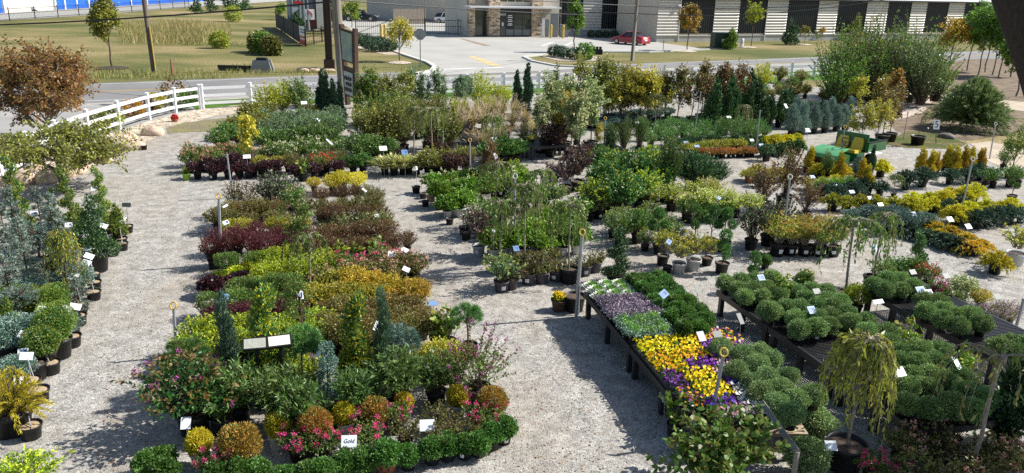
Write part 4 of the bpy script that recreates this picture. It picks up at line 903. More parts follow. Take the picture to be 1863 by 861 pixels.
kd('bfly', 'potted_butterfly_bush', 'shrub', 'p5', lambda g: bush(g, green, greyg, r=.4, z0=.3, z1=1.0, ns=75, nl=22, L=.095, W=.024, f0=.25, ang=45, fill=250, tipt=.7, pb=.5, base_r=.13), .66, 3)
kd('tallbrown', 'potted_shrub_rose', 'shrub', 'p5', lambda g: bush(g, olive, maroon, r=.3, z0=.3, z1=1.15, ns=45, nl=20, L=.05, W=.026, fill=120, wild=.25), .75)
kd('leafy_tall', 'potted_ninebark', 'shrub', 'p5', lambda g: bush(g, plum, greyg, r=.42, z0=.3, z1=1.15, ns=70, nl=22, L=.055, W=.032, fill=300, tipt=.5, pb=.5, wild=.25), .75)
def column(A, B=None, h=1.4, r=.17, z0=.28, n=2600, L=.05, W=.014, pb=.3, upk=1.3, lump=.14, taper=.75, lean=.03):
    def f(g):
        bl = []; k = 7
        for i in range(k):
            t = (i + .5) / k; rr = r * (1 - taper * t ** 1.6) * g.uniform(.9, 1.12)
            bl.append((.35 * rr * math.sin(t * 9 + r * 40) + lean * t, g.normal(0, lean * .5), z0 + (h - z0) * t, rr, rr, (h - z0) / k * .95))
        return blobs(g, bl, A, B, n, L, W, .35, lump, pb, .6, upk, -1, [([(0, 0, z0 - .06), (lean, 0, h * .8)], .02, .008)], fr=7)
    return f
kd('skyrocket', 'potted_columnar_juniper', 'conifer', 'p7', column(LM('sky juniper', C((.035, .065, .036), (.055, .095, .055), (.085, .13, .08)), trans=.1), bluedk, 1.55, .16, .3, 3000, .06, .011, .35, 1.8, .1), .9)
kd('thin_juniper', 'potted_columnar_juniper', 'conifer', 'p5', column(MATS['sky juniper leaves'], needle, 1.6, .12, .3, 2200, .065, .01, .3, 2.2, .1, .6), .9)
kd('arb_gold', 'potted_arborvitae', 'conifer', 'p7', column(needle, needlegold, 1.65, .2, .3, 4200, .065, .02, .5, 1.0, .2, .6, .06), .9)
kd('arb_green', 'potted_arborvitae', 'conifer', 'p7', column(needledk, needle, 1.6, .22, .3, 3600, .06, .02, .55, 1.0, .18, .85), .9)
kd('thuja_tall', 'potted_arborvitae', 'conifer', 'p7', column(needledk, needle, 1.75, .3, .28, 2400, .09, .03, .5, 1.0, .14, .85), 1.0)
kd('thuja_mid', 'potted_arborvitae', 'conifer', 'p5', column(needledk, needle, 1.3, .26, .25, 1700, .08, .03, .5, 1.0, .14, .8), .8)
kd('juniper_dark', 'potted_columnar_juniper', 'conifer', 'p15', column(needledk, bluedk, 2.3, .26, .35, 3000, .11, .03, .3, 1.4, .14, .85), 1.3)
kd('juniper_blue', 'potted_upright_juniper', 'conifer', 'p7', column(LM('juniper grey', C((.06, .1, .075), (.1, .15, .115), (.14, .19, .15)), trans=.1), blue, 1.35, .33, .28, 2600, .1, .02, .35, 1.6, .3, .75), .8)
kd('thuja_fire', 'potted_arborvitae', 'conifer', 'p5', column(needlegold, needleor, .95, .19, .22, 1500, .06, .024, .6, 1.2, .14, .75), .62, 3)
kd('thuja_yel', 'potted_arborvitae', 'conifer', 'p5', column(needle, needlegold, .9, .22, .22, 1500, .06, .024, .7, 1.2, .14, .7), .6, 2)
kd('pine_ball', 'potted_pine', 'conifer', 'p7', lambda g: pine(g), .8, 2)
pineg = LM('pine green', C((.05, .11, .025), (.085, .17, .04), (.12, .22, .06)), trans=.12)
def pine(g, R=.34, zc=.98, A=pineg, B=needle):
    c = sph(g, 46, -.5) * [R * .78, R * .78, R * .6] + [0, 0, zc]; c = np.concatenate([c, c[:16] * .6 + np.array([0, 0, zc]) * .4])
    k = 62; P = np.repeat(c, k, 0); D = sph(g, len(P)) + np.repeat(unit(c - [0, 0, zc - .15]), k, 0) * .9
    m = MB(); q = leaves(g, P, D, .13, .0075, .2, .05); m.arr(q, (g.random(len(P)) < .3).astype(int))
    s = MB(); s.tube([(0, 0, .24), (.015, .01, .6), (0, 0, zc)], [.022, .02, .012], 7)
    _, _, _, cur = shoots(g, np.repeat([[0, 0, zc - .18]], 46, 0), c[:46], .1, 1); stems(s, cur, .009, .004)
    return [('needles', m, [A, B]), ('stem', s, [BARK])]
kd('pine_bush', 'potted_pine', 'conifer', 'p7', lambda g: pine(g, .36, .66, needle, needle), .66, 2)
kd('pine_blue', 'potted_pine', 'conifer', 'p7', lambda g: pine(g, .36, .82, bluedk, blue), .82, 1)
kd('pom_blue', 'potted_pompom_juniper', 'topiary', 'p5', lambda g: blobs(g, [(.02, 0, .45, .2, .2, .15), (-.04, .03, .72, .17, .17, .13), (.03, 0, .97, .15, .15, .12), (0, 0, 1.2, .11, .11, .1)], bluedk, blue, 2400, .04, .01, .3, .1, .25, .9, .6, -1, [([(0, 0, .2), (.02, 0, .6), (0, 0, 1.15)], .018, .01)]), .8, 1)
kd('thuja_gball', 'potted_globe_arborvitae', 'conifer', 'w3', lambda g: dome(g, gold, needlegold, .175, .2, .56, 1900, .045, .02, lump=.08, depth=.18, pb=.3, upk=1.1, out=.7, zmin=-.8), .4, 3)
kd('thuja_bball', 'potted_globe_arborvitae', 'conifer', 'w5', lambda g: dome(g, fire, needle, .25, .18, .68, 3600, .045, .014, lump=.07, pb=.16, upk=.9, out=.8, zmin=-.85), .5, 3)
def spiral(g, h=1.45, r=.2, turns=3.2, z0=.24, A=needle, B=needlegold, n=3600, pb=.3):
    bl = []; k = 26
    for i in range(k):
        t = i / (k - 1); a = t * turns * 2 * PI; R = r * (1 - .62 * t); bl.append((R * .62 * math.cos(a), R * .62 * math.sin(a), z0 + .1 + (h - z0 - .12) * t, R * .72, R * .72, .085))
    return blobs(g, bl, A, B, n, .042, .017, .3, .06, pb, .8, .6, -1, [([(0, 0, .2), (0, 0, h * .92)], .018, .007)])
kd('spiral', 'potted_spiral_topiary', 'topiary', 'p15', lambda g: spiral(g, 2.15, .25, 4.2, .34, needle, needlegold, 5200, .4), 1.2, 2)
kd('spiral_s', 'potted_spiral_topiary', 'topiary', 'p7', lambda g: spiral(g, 1.35, .27, 2.4, .1, needledk, needle, 3600, .5), .75, 1)
kd('spiral_t', 'potted_spiral_topiary', 'topiary', 'p5', lambda g: spiral(g, 1.15, .2, 2.2, .2, needle, needledk, 2400, .4), .7, 1)
kd('cone_dark', 'potted_dwarf_conifer', 'conifer', 'p15', column(needledk, needle, 1.4, .34, .34, 3200, .05, .018, .45, .8, .16, .8), .85, 1)
def tiers(A, B, h=1.6, r=.62, n=13, z0=.4, nl=60, L=.055, W=.012, droop=.1):
    def f(g):
        ns = n * 9; zz = np.repeat(np.linspace(z0, h, n), 9) + g.normal(size=ns) * .04; a = g.uniform(0, 6.28, ns); R = r * (1.05 - .85 * (zz - z0) / (h - z0)) * g.uniform(.5, 1.15, ns)
        S = np.stack([0 * a, 0 * a, zz], 1); E = np.stack([R * np.cos(a), R * np.sin(a), zz - droop * R + .06], 1)
        P, D, t, cur = shoots(g, S, E, .12, nl, .2, 60, .8); m = MB(); m.arr(leaves(g, P, D, L, W, .4, 0), (g.random(len(t)) < .5).astype(int))
        s = MB(); s.tube([(0, 0, .3), (.03, .02, h * .6), (0, 0, h)], [.026, .018, .006], 7); stems(s, cur, .008, .003); return [('needles', m, [A, B]), ('stem', s, [BARK])]
    return f
kd('cedar', 'potted_blue_cedar', 'conifer', 'p15', tiers(blue, silver, 1.7, .52, 10, .4, 55, .055, .014, .3), 1.0, 2)
kd('blue_spruce', 'potted_blue_spruce', 'conifer', 'p15', lambda g: stdspruce(g), .9, 2)
def stdspruce(g):
    ns = 130; d = sph(g, ns, -.6); zc = .95; E = d * [.46, .46, .28] * g.uniform(.8, 1.1, (ns, 1)) + [0, 0, zc]; S = d * [.1, .1, .08] + [0, 0, zc - .05]
    P, D, t, cur = shoots(g, S, E, .05, 34, .25, 60, .7); m = MB(); m.arr(leaves(g, P, D, .04, .012, .4, 0), (g.random(len(t)) < .4).astype(int))
    s = MB(); s.tube([(0, 0, .3), (.02, 0, .6), (0, 0, zc)], [.028, .024, .02], 7); stems(s, cur, .008, .003); return [('needles', m, [bluedk, blue]), ('stem', s, [BARK])]
kd('blue_mound', 'potted_blue_spruce', 'conifer', 'p7', lambda g: dome(g, bluedk, blue, .42, .26, .72, 3200, .05, .013, lump=.18, pb=.45, out=.9, upk=.3), .5, 2)
kd('weep_gold', 'potted_weeping_cypress', 'conifer', 'p15', lambda g: weeper(g, needle, needlegold, 1.45, .36, 1.1, 60, 50, .07, .012, .02, .3, pb=.45, bark=BARK), .9, 1)
kd('box_tall', 'potted_boxwood', 'boxwood', 'p15', lambda g: dome(g, green, ygreen, .36, .32, 1.05, 3200, .035, .02, lump=.14, pb=.35, zmin=-.85), .7, 2)
kd('box_ball', 'potted_boxwood', 'boxwood', 'p7', lambda g: dome(g, green, ygreen, .3, .26, .75, 2300, .035, .02, lump=.1, pb=.3, zmin=-.8), .55, 2)
kd('thread_gold', 'potted_thread_cypress', 'conifer', 'p7', lambda g: sprays(g, needlegold, gold, .42, .3, .95, 130, 40, .06, .01, .1, .1, 25, .08, .4, .5, .35), .7, 1)
kd('gold_low', 'potted_euonymus', 'shrub', 'p3', spir(green, lime, pb=.8, tipt=.4, L=.05, W=.03, r=.45, z1=.55, fill=500), .4, 1)
kd('hinoki', 'potted_hinoki_cypress', 'conifer', 'p7', column(green, ygreen, 1.2, .28, .28, 2200, .06, .026, .4, .8, .25, .8), .75, 1)
# mums, kale, pansies
kd('mum', 'potted_chrysanthemum', 'chrysanthemum', 'p2', lambda g: dome(g, mumg, mumg2, .2, .08, .43, 2800, .03, .014, .13, .26, .35, .9, .2, 4, -.8), .28, 4)
kd('mum_grey', 'potted_chrysanthemum', 'chrysanthemum', 'p2', lambda g: dome(g, mumg2, mumg, .21, .08, .45, 2900, .03, .013, .12, .26, .3, .9, .2, 4, -.8), .28, 3)
kd('mum_dk', 'potted_chrysanthemum', 'chrysanthemum', 'p2', lambda g: dome(g, parsley, dkgreen, .165, .1, .37, 1500, .034, .02, .12, .3, .3, .7, .35), .25, 3)
kd('mum_front', 'potted_chrysanthemum', 'chrysanthemum', 'p2', lambda g: dome(g, parsley, dkgreen, .185, .1, .41, 1700, .042, .022, .14, .35, .35, .7, .3), .25, 3)
kd('mum_pumpkin', 'potted_chrysanthemum', 'chrysanthemum', 'c3', lambda g: dome(g, parsley, dkgreen, .22, .16, .48, 1700, .042, .024, .1, .3, .35, .7, .3), .3, 1)
def rosette(A, B, r=.17, n=70, z0=.13, L=.11, W=.085, frill=0):
    def f(g):
        a = np.arange(n) * 2.399 + g.uniform(0, 6); q = np.sqrt((np.arange(n) + .5) / n); R = r * q; tilt = 1.25 - 1.05 * q
        D = np.stack([np.cos(a) * np.cos(tilt), np.sin(a) * np.cos(tilt), np.sin(tilt)], 1); P = np.stack([R * .55 * np.cos(a), R * .55 * np.sin(a), z0 + .09 * (1 - q)], 1)
        S = np.stack([-np.sin(a), np.cos(a), 0 * a], 1); l = L * (.5 + .6 * q)[:, None]; w = W * (.5 + .6 * q)[:, None]; up = np.cross(S, D) * -1
        j = lambda s: g.normal(size=(n, 3)) * s
        q4 = np.stack([P, P + D * l * .6 + S * w / 2 + j(.006), P + D * l + up * .015 + j(.006), P + D * l * .6 - S * w / 2 + j(.006)], 1)
        m = MB(); m.arr(q4, (q > (.5 if frill == 0 else .45)).astype(int))
        if frill: T = q4[:, 2]; k = 12; PP = np.repeat(T, k, 0) + g.normal(size=(n * k, 3)) * .028; m.arr(leaves(g, PP, sph(g, n * k) + [0, 0, .6], .035, .025, .2, 0), (np.repeat(q, k) > .6).astype(int))
        return [('leaves', m, [A, B])]
    return f
kd('kale_w', 'potted_white_kale', 'ornamental kale', 'p2', rosette(kaleg, kalew, .21, 80, .16, .13, .11), .24, 3)
kd('kale_p', 'potted_violet_kale', 'ornamental kale', 'p2', rosette(kalep, kalep, .17, 60, .15, .1, .075, 1), .24, 3)
kd('kale_g', 'potted_curly_kale', 'ornamental kale', 'p2', rosette(kaleg, kaleb, .17, 50, .15, .1, .08, 1), .24, 2)
def pansy(flm, dens=1.0):
    def f(g):
        n = 320; P = np.stack([g.uniform(-.25, .25, n), g.uniform(-.13, .13, n), g.uniform(.05, .15, n)], 1)
        m = MB(); m.arr(leaves(g, P, g.normal(size=(n, 3)) + [0, 0, .5], .05, .032))
        k = int(88 * dens); Cc = np.stack([g.uniform(-.27, .27, k), g.uniform(-.145, .145, k), g.uniform(.13, .2, k)], 1); fm = MB(); per = 5
        nrm = unit(g.normal(size=(k, 3)) * .5 + [-.05, -.5, .75]); u = unit(np.cross(nrm, [0, 0, 1.0])); v = np.cross(nrm, u); mi = g.integers(0, len(flm), k)
        for j in range(per):
            an = 2 * PI * j / per + .3; d = u * math.cos(an) + v * math.sin(an); s = np.cross(nrm, d); sz = g.uniform(.018, .026, (k, 1))
            fm.arr(np.stack([Cc, Cc + d * sz * .7 + s * sz * .6, Cc + d * sz * 1.15 + nrm * .004, Cc + d * sz * .7 - s * sz * .6], 1), mi)
        t = MB(); t.box((0, 0, .035), (.53, .28, .07), 0, None, 1.04); t.box((0, 0, .068), (.56, .31, .012))
        return [('tray', t, [PBLK]), ('foliage', m, [pansyl]), ('blossoms', fm, list(flm))]
    return f
for nm, fl in (('y', (fy,)), ('yo', (fy, fo)), ('p', (fp,)), ('o', (fo, fo, fy)), ('m', tuple(MIXF)), ('b', (fb_, fp)), ('w', (fw,)), ('l', (flv, fpe))): kd('pansy_' + nm, 'pansy_tray', 'pansies', None, pansy(fl), .1, 2)
# grasses, yucca
kd('grass_tan', 'potted_ornamental_grass', 'grass', 'p5', lambda g: blades(g, grassg, straw, .5, .24, 1.15, 620, .018, 80, wheat, .45), .75, 2)
kd('grass_green', 'potted_ornamental_grass', 'grass', 'p5', lambda g: blades(g, grassg, lime, .42, .24, 1.2, 560, .016, 30, straw, .7), .75, 2)
kd('grass_low', 'potted_ornamental_grass', 'grass', 'p3', lambda g: blades(g, straw, grassg, .5, .2, .75, 380, .016, 50, wheat, .2), .5, 2)
kd('yucca', 'potted_yucca', 'yucca', 'p3', lambda g: blades(g, yuccay, yuccag, .8, .18, .85, 170, .06, 0, None, .6, 4), .5, 2)
kd('yucca_lime', 'potted_yucca', 'yucca', 'p3', lambda g: blades(g, lime, yuccay, .4, .2, .6, 90, .05, 0, None, .6, 4), .4, 1)
# far shrubs and trees (bigger leaves, seen from afar)
def fs(A, B=None, **k): return lambda g: bush(g, A, B, **{**dict(r=.5, z0=.28, z1=1.1, ns=70, nl=20, L=.085, W=.045, fill=500, f0=.25, wild=.25, lump=.16), **k})
kd('far_green', 'potted_shrub', 'shrub', 'p5', fs(green, greyg, pb=.5), .7, 3)
kd('far_bluegreen', 'potted_shrub', 'shrub', 'p5', fs(greyg, silver, pb=.4, L=.07, W=.035), .7, 3)
kd('far_olive', 'potted_shrub', 'shrub', 'p5', fs(olive, ygreen, pb=.5), .7, 3)
kd('far_tall_olive', 'potted_tall_shrub', 'shrub', 'p7', fs(olive, ygreen, pb=.4, r=.62, z1=1.9, ns=95, nl=24, fill=500), 1.1, 3)
kd('far_tall_green', 'potted_tall_shrub', 'shrub', 'p7', fs(green, ygreen, pb=.5, r=.6, z1=1.9, ns=95, nl=24, fill=500), 1.1, 3)
kd('far_tall_yellow', 'potted_tall_shrub', 'shrub', 'p7', fs(lime, gold, pb=.5, r=.6, z1=1.8, ns=85, nl=22), 1.1, 2)
kd('far_plum', 'potted_ninebark', 'shrub', 'p5', fs(plum, brownred, pb=.5, r=.42, z1=1.05, fill=250), .7, 2)
kd('dark_coral', 'potted_coral_bells', 'perennial', 'p3', fs(plum, maroon, pb=.35, r=.27, z0=.22, z1=.62, L=.06, W=.04, fill=350, ns=50, nl=14), .45, 3)
kd('leggy_plum', 'potted_smoke_bush', 'shrub', 'p7', fs(plum, brownred, pb=.5, r=.45, z0=.55, z1=1.35, fill=60, ns=45, nl=16, stem=PALEBARK, stemr=.01), .9, 2)
kd('glossy', 'potted_laurel', 'shrub', 'p5', fs(dkgreen, green, pb=.5, r=.38, z1=.85, fill=500, L=.09), .6, 2)
kd('bright', 'potted_hydrangea', 'hydrangea', 'w5', fs(lightg, green, pb=.3, r=.44, z1=.85, L=.085, W=.055, fill=650), .6, 3)
kd('bright_fl', 'potted_hydrangea', 'hydrangea', 'p5', fs(lightg, green, pb=.3, r=.42, z1=.85, L=.085, W=.055, fill=500, fl=8, flmat=fcr, fk=14, fr=.06, fs=.05), .6, 2)
kd('rhodo', 'potted_rhododendron', 'shrub', 'p15', fs(dkgreen, ygreen, pb=.3, r=.62, z0=.36, z1=1.5, ns=95, nl=24, L=.1, W=.045, fill=700), .95, 3)
kd('rhodo_y', 'potted_rhododendron', 'shrub', 'p15', fs(green, lime, pb=.5, r=.55, z0=.36, z1=1.35, ns=85, nl=22, L=.09, W=.045, fill=500), .9, 2)
kd('feather', 'potted_false_cypress', 'conifer', 'p15', fs(needledk, needle, pb=.6, r=.6, z0=.34, z1=1.5, ns=170, nl=40, L=.085, W=.02, fill=2600, ang=30), .95, 2)
kd('conif_up', 'potted_upright_conifer', 'conifer', 'p7', fs(needle, olive, pb=.4, r=.32, z0=.3, z1=1.7, ns=130, nl=36, L=.07, W=.016, fill=1500, ang=25, upb=.15), 1.0, 2)
kd('sage', 'potted_shrub', 'shrub', 'p3', fs(greyg, ygreen, pb=.5, r=.34, z1=.85, fill=150, ns=55, nl=16, L=.06, W=.03), .55, 3)
kd('sage_dk', 'potted_shrub', 'shrub', 'p3', fs(green, dkgreen, pb=.5, r=.34, z1=.85, fill=200, ns=55, nl=16, L=.06, W=.03), .55, 2)
kd('varieg', 'potted_variegated_shrub', 'shrub', 'p5', fs(lime, cream, pb=.7, tipt=.5, r=.42, z1=.95, fill=300, L=.06, W=.035), .65, 3)
kd('yel_leggy', 'potted_witch_hazel', 'shrub', 'w5', fs(ygreen, gold, pb=.5, r=.36, z0=.5, z1=1.0, fill=60, ns=45, nl=13, L=.06, W=.04, stem=PALEBARK, stemr=.009), .7, 2)
kd('red_leggy', 'potted_itea', 'shrub', 'p7', fs(ygreen, rusty, pb=.5, r=.44, z0=.4, z1=1.05, fill=160, ns=60, nl=18, L=.085, W=.03, stem=PALEBARK), .7, 3)
kd('bronze_tall', 'potted_beech', 'shrub', 'p15', fs(brownred, bronze, pb=.6, r=.5, z0=.4, z1=1.7, fill=250, ns=80, nl=20, L=.06, W=.035), 1.0, 2)
kd('orange_low', 'potted_heather', 'perennial', 'p2', fs(fire, orange_l, pb=.9, r=.25, z0=.16, z1=.42, L=.05, W=.02, fill=400, ns=50, nl=16), .32, 2)
kd('yel_low', 'potted_low_juniper', 'conifer', 'p3', lambda g: sprays(g, needlegold, LM('lemon needle', C((.42, .4, .015), (.55, .5, .03), (.62, .58, .05)), trans=.2), .38, .2, .52, 80, 28, .07, .022, .05, .2, 35, .08, .3, .8), .38, 2)
kd('grn_low', 'potted_low_juniper', 'conifer', 'p3', lambda g: sprays(g, needledk, needle, .4, .2, .55, 80, 26, .075, .022, .08, .2, 35, .08, .5, .6), .4, 3)
kd('grn_up', 'potted_juniper', 'conifer', 'p3', fs(pineg, needle, pb=.4, r=.34, z0=.22, z1=.8, ns=70, nl=26, L=.07, W=.018, fill=250, ang=28), .5, 3)
kd('globe_dk', 'potted_globe_conifer', 'conifer', 'p3', lambda g: dome(g, needledk, needle, .25, .2, .55, 900, .05, .02, .08, .25, .5), .4, 2)
kd('char_low', 'potted_low_juniper', 'conifer', 'p3', fs(ygreen, needlegold, pb=.4, r=.28, z0=.2, z1=.5, L=.06, W=.02, fill=300, ns=50, nl=18), .38, 2)
kd('jun_green', 'potted_spreading_juniper', 'conifer', 'p5', lambda g: sprays(g, needledk, bluedk, .62, .26, .75, 130, 40, .07, .016, .1, .15, 35, .1, .5, .5, .35), .45, 2)
kd('jun_lime', 'potted_spreading_juniper', 'conifer', 'p5', lambda g: sprays(g, needle, needlegold, .5, .24, .62, 110, 40, .06, .014, .1, .15, 32, .1, .45, .8, .35), .42, 2)
kd('jun_blue', 'potted_blue_juniper', 'conifer', 'p5', lambda g: dome(g, bluedk, blue, .36, .22, .55, 2300, .05, .015, .2, .3, .4), .4, 2)
kd('jun_gold', 'potted_golden_juniper', 'conifer', 'p5', lambda g: sprays(g, MATS['lemon needle leaves'], goldo, .42, .12, .36, 110, 40, .055, .014, .1, .1, 32, .1, .35, .6, .35), .28, 2)
kd('jun_dkflat', 'potted_spreading_juniper', 'conifer', 'p5', lambda g: sprays(g, needledk, bluedk, .55, .12, .4, 120, 40, .06, .014, .1, .1, 32, .1, .5, .6, .35), .3, 2)
kd('grass_fine', 'potted_fine_grass', 'grass', 'p3', lambda g: blades(g, lightg, green, .36, .2, .62, 420, .012, 0, None, .5), .42, 2)
kd('topi1', 'potted_boxwood_topiary', 'topiary', 'p5', lambda g: blobs(g, [(0, 0, .98, .14, .14, .14), (.16, .05, .72, .12, .12, .11), (-.15, -.05, .68, .11, .11, .11)], dkgreen, green, 2200, .03, .016, .25, .05, .4, .9, .4, -1, [([(0, 0, .24), (.02, 0, .6), (0, 0, .9)], .014, .01), ([(.02, 0, .5), (.16, .05, .68)], .009, .008), ([(.0, 0, .45), (-.15, -.05, .64)], .009, .008)]), .8, 2)
kd('topi2', 'potted_boxwood_topiary', 'topiary', 'p5', lambda g: blobs(g, [(0, 0, .95, .15, .15, .15), (.3, .0, .55, .1, .1, .1), (-.02, .05, .62, .12, .12, .11), (.14, -.12, .74, .1, .1, .1)], dkgreen, green, 2400, .03, .016, .25, .05, .4, .9, .4, -1, [([(0, 0, .24), (.02, 0, .6), (0, 0, .9)], .014, .01), ([(.0, 0, .28), (.15, -.02, .4), (.3, .0, .5)], .01, .008), ([(.02, 0, .45), (.14, -.12, .7)], .009, .008)]), .8, 1)
kd('heath', 'potted_aster', 'perennial', 'p3', spir(olive, flv, pb=.55, tipt=.75, r=.36, z0=.2, z1=.62, L=.035, W=.014), .45, 1)
# potted trees
def tr(A, B=None, **k): return lambda g: tree(g, A, B, **{**dict(h=2.6, th=.4, r=.62, n1=12, n2=120, nl=18, L=.09, W=.055, tr=.022, z0=.3), **k})
kd('t_green', 'potted_tree', 'tree', 'p15', tr(green, ygreen, pb=.4), 1.6, 3)
kd('t_silver', 'potted_tree', 'tree', 'p15', tr(greyg, silver, pb=.5, r=.5, gap=.2), 1.6, 2)
kd('t_yellow', 'potted_tree', 'tree', 'p15', tr(ygreen, gold, pb=.6, r=.65), 1.6, 3)
kd('t_amber', 'potted_tree', 'tree', 'p15', tr(ygreen, amber, pb=.6, r=.6), 1.6, 2)
kd('t_bronze', 'potted_tree', 'tree', 'p15', tr(brownred, bronze, pb=.5, r=.6), 1.6, 2)
kd('t_brown', 'potted_tree', 'tree', 'p15', tr(brownred, olive, pb=.45, r=.55, gap=.3), 1.6, 2)
kd('t_narrow', 'potted_tree', 'tree', 'p7', tr(ygreen, gold, pb=.7, r=.28, h=2.0, th=.45, n2=60), 1.2, 1)
kd('t_dark', 'potted_tree', 'tree', 'p15', tr(dkgreen, plum, pb=.4, r=.38, h=2.4), 1.5, 2)
kd('t_varieg', 'potted_tree', 'tree', 'p15', tr(greyg, cream, pb=.6, r=.55, gap=.2, n2=110), 1.6, 2)
kd('t_olive', 'potted_tree', 'tree', 'p15', tr(olive, ygreen, pb=.4, r=.65, th=.4), 1.5, 3)
kd('t_sparse', 'potted_tree', 'tree', 'p7', tr(green, bronze, pb=.3, r=.38, h=1.9, th=.8, n2=70, nl=22, L=.05, W=.03, gap=.2), 1.3, 1)
kd('w_olive', 'potted_weeping_tree', 'weeping tree', 'p7', lambda g: weeper(g, olive, green, 1.9, .6, 1.2, 28, 30, .09, .03, pb=.3), 1.3, 2)
kd('w_cherry', 'potted_weeping_cherry', 'weeping tree', 'p7', lambda g: weeper(g, green, olive, 1.6, .5, .95, 24, 34, .085, .028, pb=.4), 1.2, 2)
kd('w_sparse', 'potted_weeping_cherry', 'weeping tree', 'p7', lambda g: weeper(g, green, olive, 1.75, .75, 1.05, 20, 40, .085, .034, pb=.3, tr=.026), 1.2, 2)
kd('w_near', 'potted_weeping_cherry', 'weeping tree', 'p15', lambda g: weeper(g, olive, ygreen, 1.75, .5, 1.05, 50, 46, .11, .032, .022, .3, pb=.5, bark=PALEBARK, crown_h=.1), 1.3, 1)
kd('empty', 'empty_pot', 'pot', 'p7', None, .15)
kd('seedling', 'potted_seedling', 'seedling', 'p1', lambda g: bush(g, lightg, ygreen, r=.14, z0=.14, z1=.5, ns=14, nl=12, L=.06, W=.04, fill=20, base_r=.03), .3, 2)
kd('yellow_pot', 'potted_pansy', 'pansies', 'b5', lambda g: dome(g, pansyl, None, .13, .24, .38, 200, .05, .03) + [('blossoms', (lambda m: (m.arr(petals(g, sph(g, 26, .2) * [.13, .13, .1] + [0, 0, .32], 9, .03, .035)), m)[1])(MB()), [fy])], .3, 1)
def variants(key):
    k = K[key]
    if not k['cache']:
        for i in range(k['nv']):
            gg = np.random.default_rng(abs(hash_(key)) + i * 77); out = []
            for part, mb, ms in (k['gen'](gg) if k['gen'] else []): out.append((part, mb.mesh(part, ms)))
            k['cache'].append(out)
    return k['cache']
def hash_(s):
    h = 7
    for ch in s: h = (h * 31 + ord(ch)) % 1000003
    return h
PR = np.random.default_rng(42)
def plant(key, p, label, group=None, s=None, rz=None, pot=None, taged=None):
    k = K[key]; V = variants(key); v = V[PR.integers(len(V))]
    s = s or PR.uniform(.87, 1.1); rz = PR.uniform(0, 6.28) if rz is None else rz
    o = thing(k['name'], label, k['cat'], tuple(p), rz, group, s)
    o.rotation_euler = (PR.normal(0, .035), PR.normal(0, .035), rz) if k['pot'] else (0, 0, rz)
    if k['pot']: o.scale = (s, s, s * PR.uniform(.93, 1.07))
    pk = pot or k['pot']
    if pk:
        a, b, t = potmesh(pk); link('pot', a, o); link('soil', b, o)
        if taged or (taged is None and PR.random() < .16): q = link('pot_label', t, o); q.rotation_euler.z = -PI / 2 - rz + PR.uniform(-.5, .4)
    for part, me in v: link(part, me, o)
    return o
ORD = 'first second third fourth fifth sixth seventh eighth ninth tenth eleventh twelfth thirteenth fourteenth fifteenth sixteenth seventeenth eighteenth nineteenth twentieth'.split()
def P1(key, u, v, label, base=False, z=0, **kw):
    """one plant; (u, v) is its crown's middle in the photograph, or the foot of its pot"""
    s = kw.get('s') or 1; p = at(u, v, z if base else z + K[key]['zc'] * s); p.z = z; return plant(key, p, label, **kw)
def ROW(key, n, u0, v0, u1, v1, d, w, group=None, base=False, z=0, jit=.07, bow=0, **kw):
    """n alike plants between two image points of the survey; ordinals count from the left"""
    zz = z if base else z + K[key]['zc'] * (kw.get('s') or 1)
    a, b = at(u0, v0, zz), at(u1, v1, zz); out = []
    for i in range(n):
        t = i / (n - 1) if n > 1 else .5; p = a.lerp(b, t); nn = Vector((-(b - a).y, (b - a).x, 0)).normalized()
        p += nn * bow * math.sin(PI * t) + Vector((PR.normal(0, jit), PR.normal(0, jit), 0)); p.z = z
        kk = dict(kw)
        if 's' in kk and kk['s']: kk['s'] = kk['s'] * PR.uniform(.86, 1.1)
        out.append(plant(key, p, d + (', %s from the left ' % ORD[i] if n > 1 else ' ') + w, group=group or (d + ' row ' + w)[:100] if n > 1 else None, **kk))
    return out
# ------------------------------------------------------------------ benches
BENCH = mat('black bench resin', (.022, .022, .024), .4, noise=.25, scale=6, spec=.5)
BZ = .56
def bench(label, p0, p1, w, split=1):
    a, b = at(*p0, BZ), at(*p1, BZ); d = (b - a); L = d.length; d.normalize(); n = Vector((-d.y, d.x, 0))
    for i in range(split):
        c = a + d * (L * i / split); l = L / split - .02
        o = thing('display_bench', label[i], 'bench', (c.x, c.y, 0), math.atan2(d.y, d.x), 'black mesh topped display benches')
        m = MB(); m.box((l / 2, .03, BZ - .06), (l, .05, .12)); m.box((l / 2, w - .03, BZ - .06), (l, .05, .12)); m.box((.03, w / 2, BZ - .06), (.05, w - .115, .11)); m.box((l - .03, w / 2, BZ - .06), (.05, w - .115, .11)); m.box((l / 2, w / 2, BZ - .09), (l - .12, .06, .06)); m.build('frame', [BENCH], o)
        m = MB(); k = int(l / .055)
        for j in range(k): m.box((.06 + (l - .12) * (j + .5) / k, w / 2, BZ - .012), (.02, w - .12, .016))
        for j in range(int(w / .055)): m.box((l / 2, .06 + (w - .12) * (j + .5) / int(w / .055), BZ - .024), (l - .12, .02, .014))
        m.build('mesh_top', [BENCH], o)
        for x in (.12, l / 2, l - .12):
            for y in (.08, w - .08): m = MB(); m.box((x, y, BZ / 2 - .06), (.09, .09, BZ - .125)); m.build('leg', [BENCH], o)
    return a, d, n, L
b1 = bench(['black bench under the white and violet kale', 'black bench under the yellow pansy trays'], (1062, 531), (1266, 778), 1.75, 2)
b2 = bench(['black bench under the far block of round green mums', 'black bench half bare beside the drooping weeping tree', 'black bench under the mums nearest the tan roses'], (1303, 527), (1674, 789), 1.7, 3)
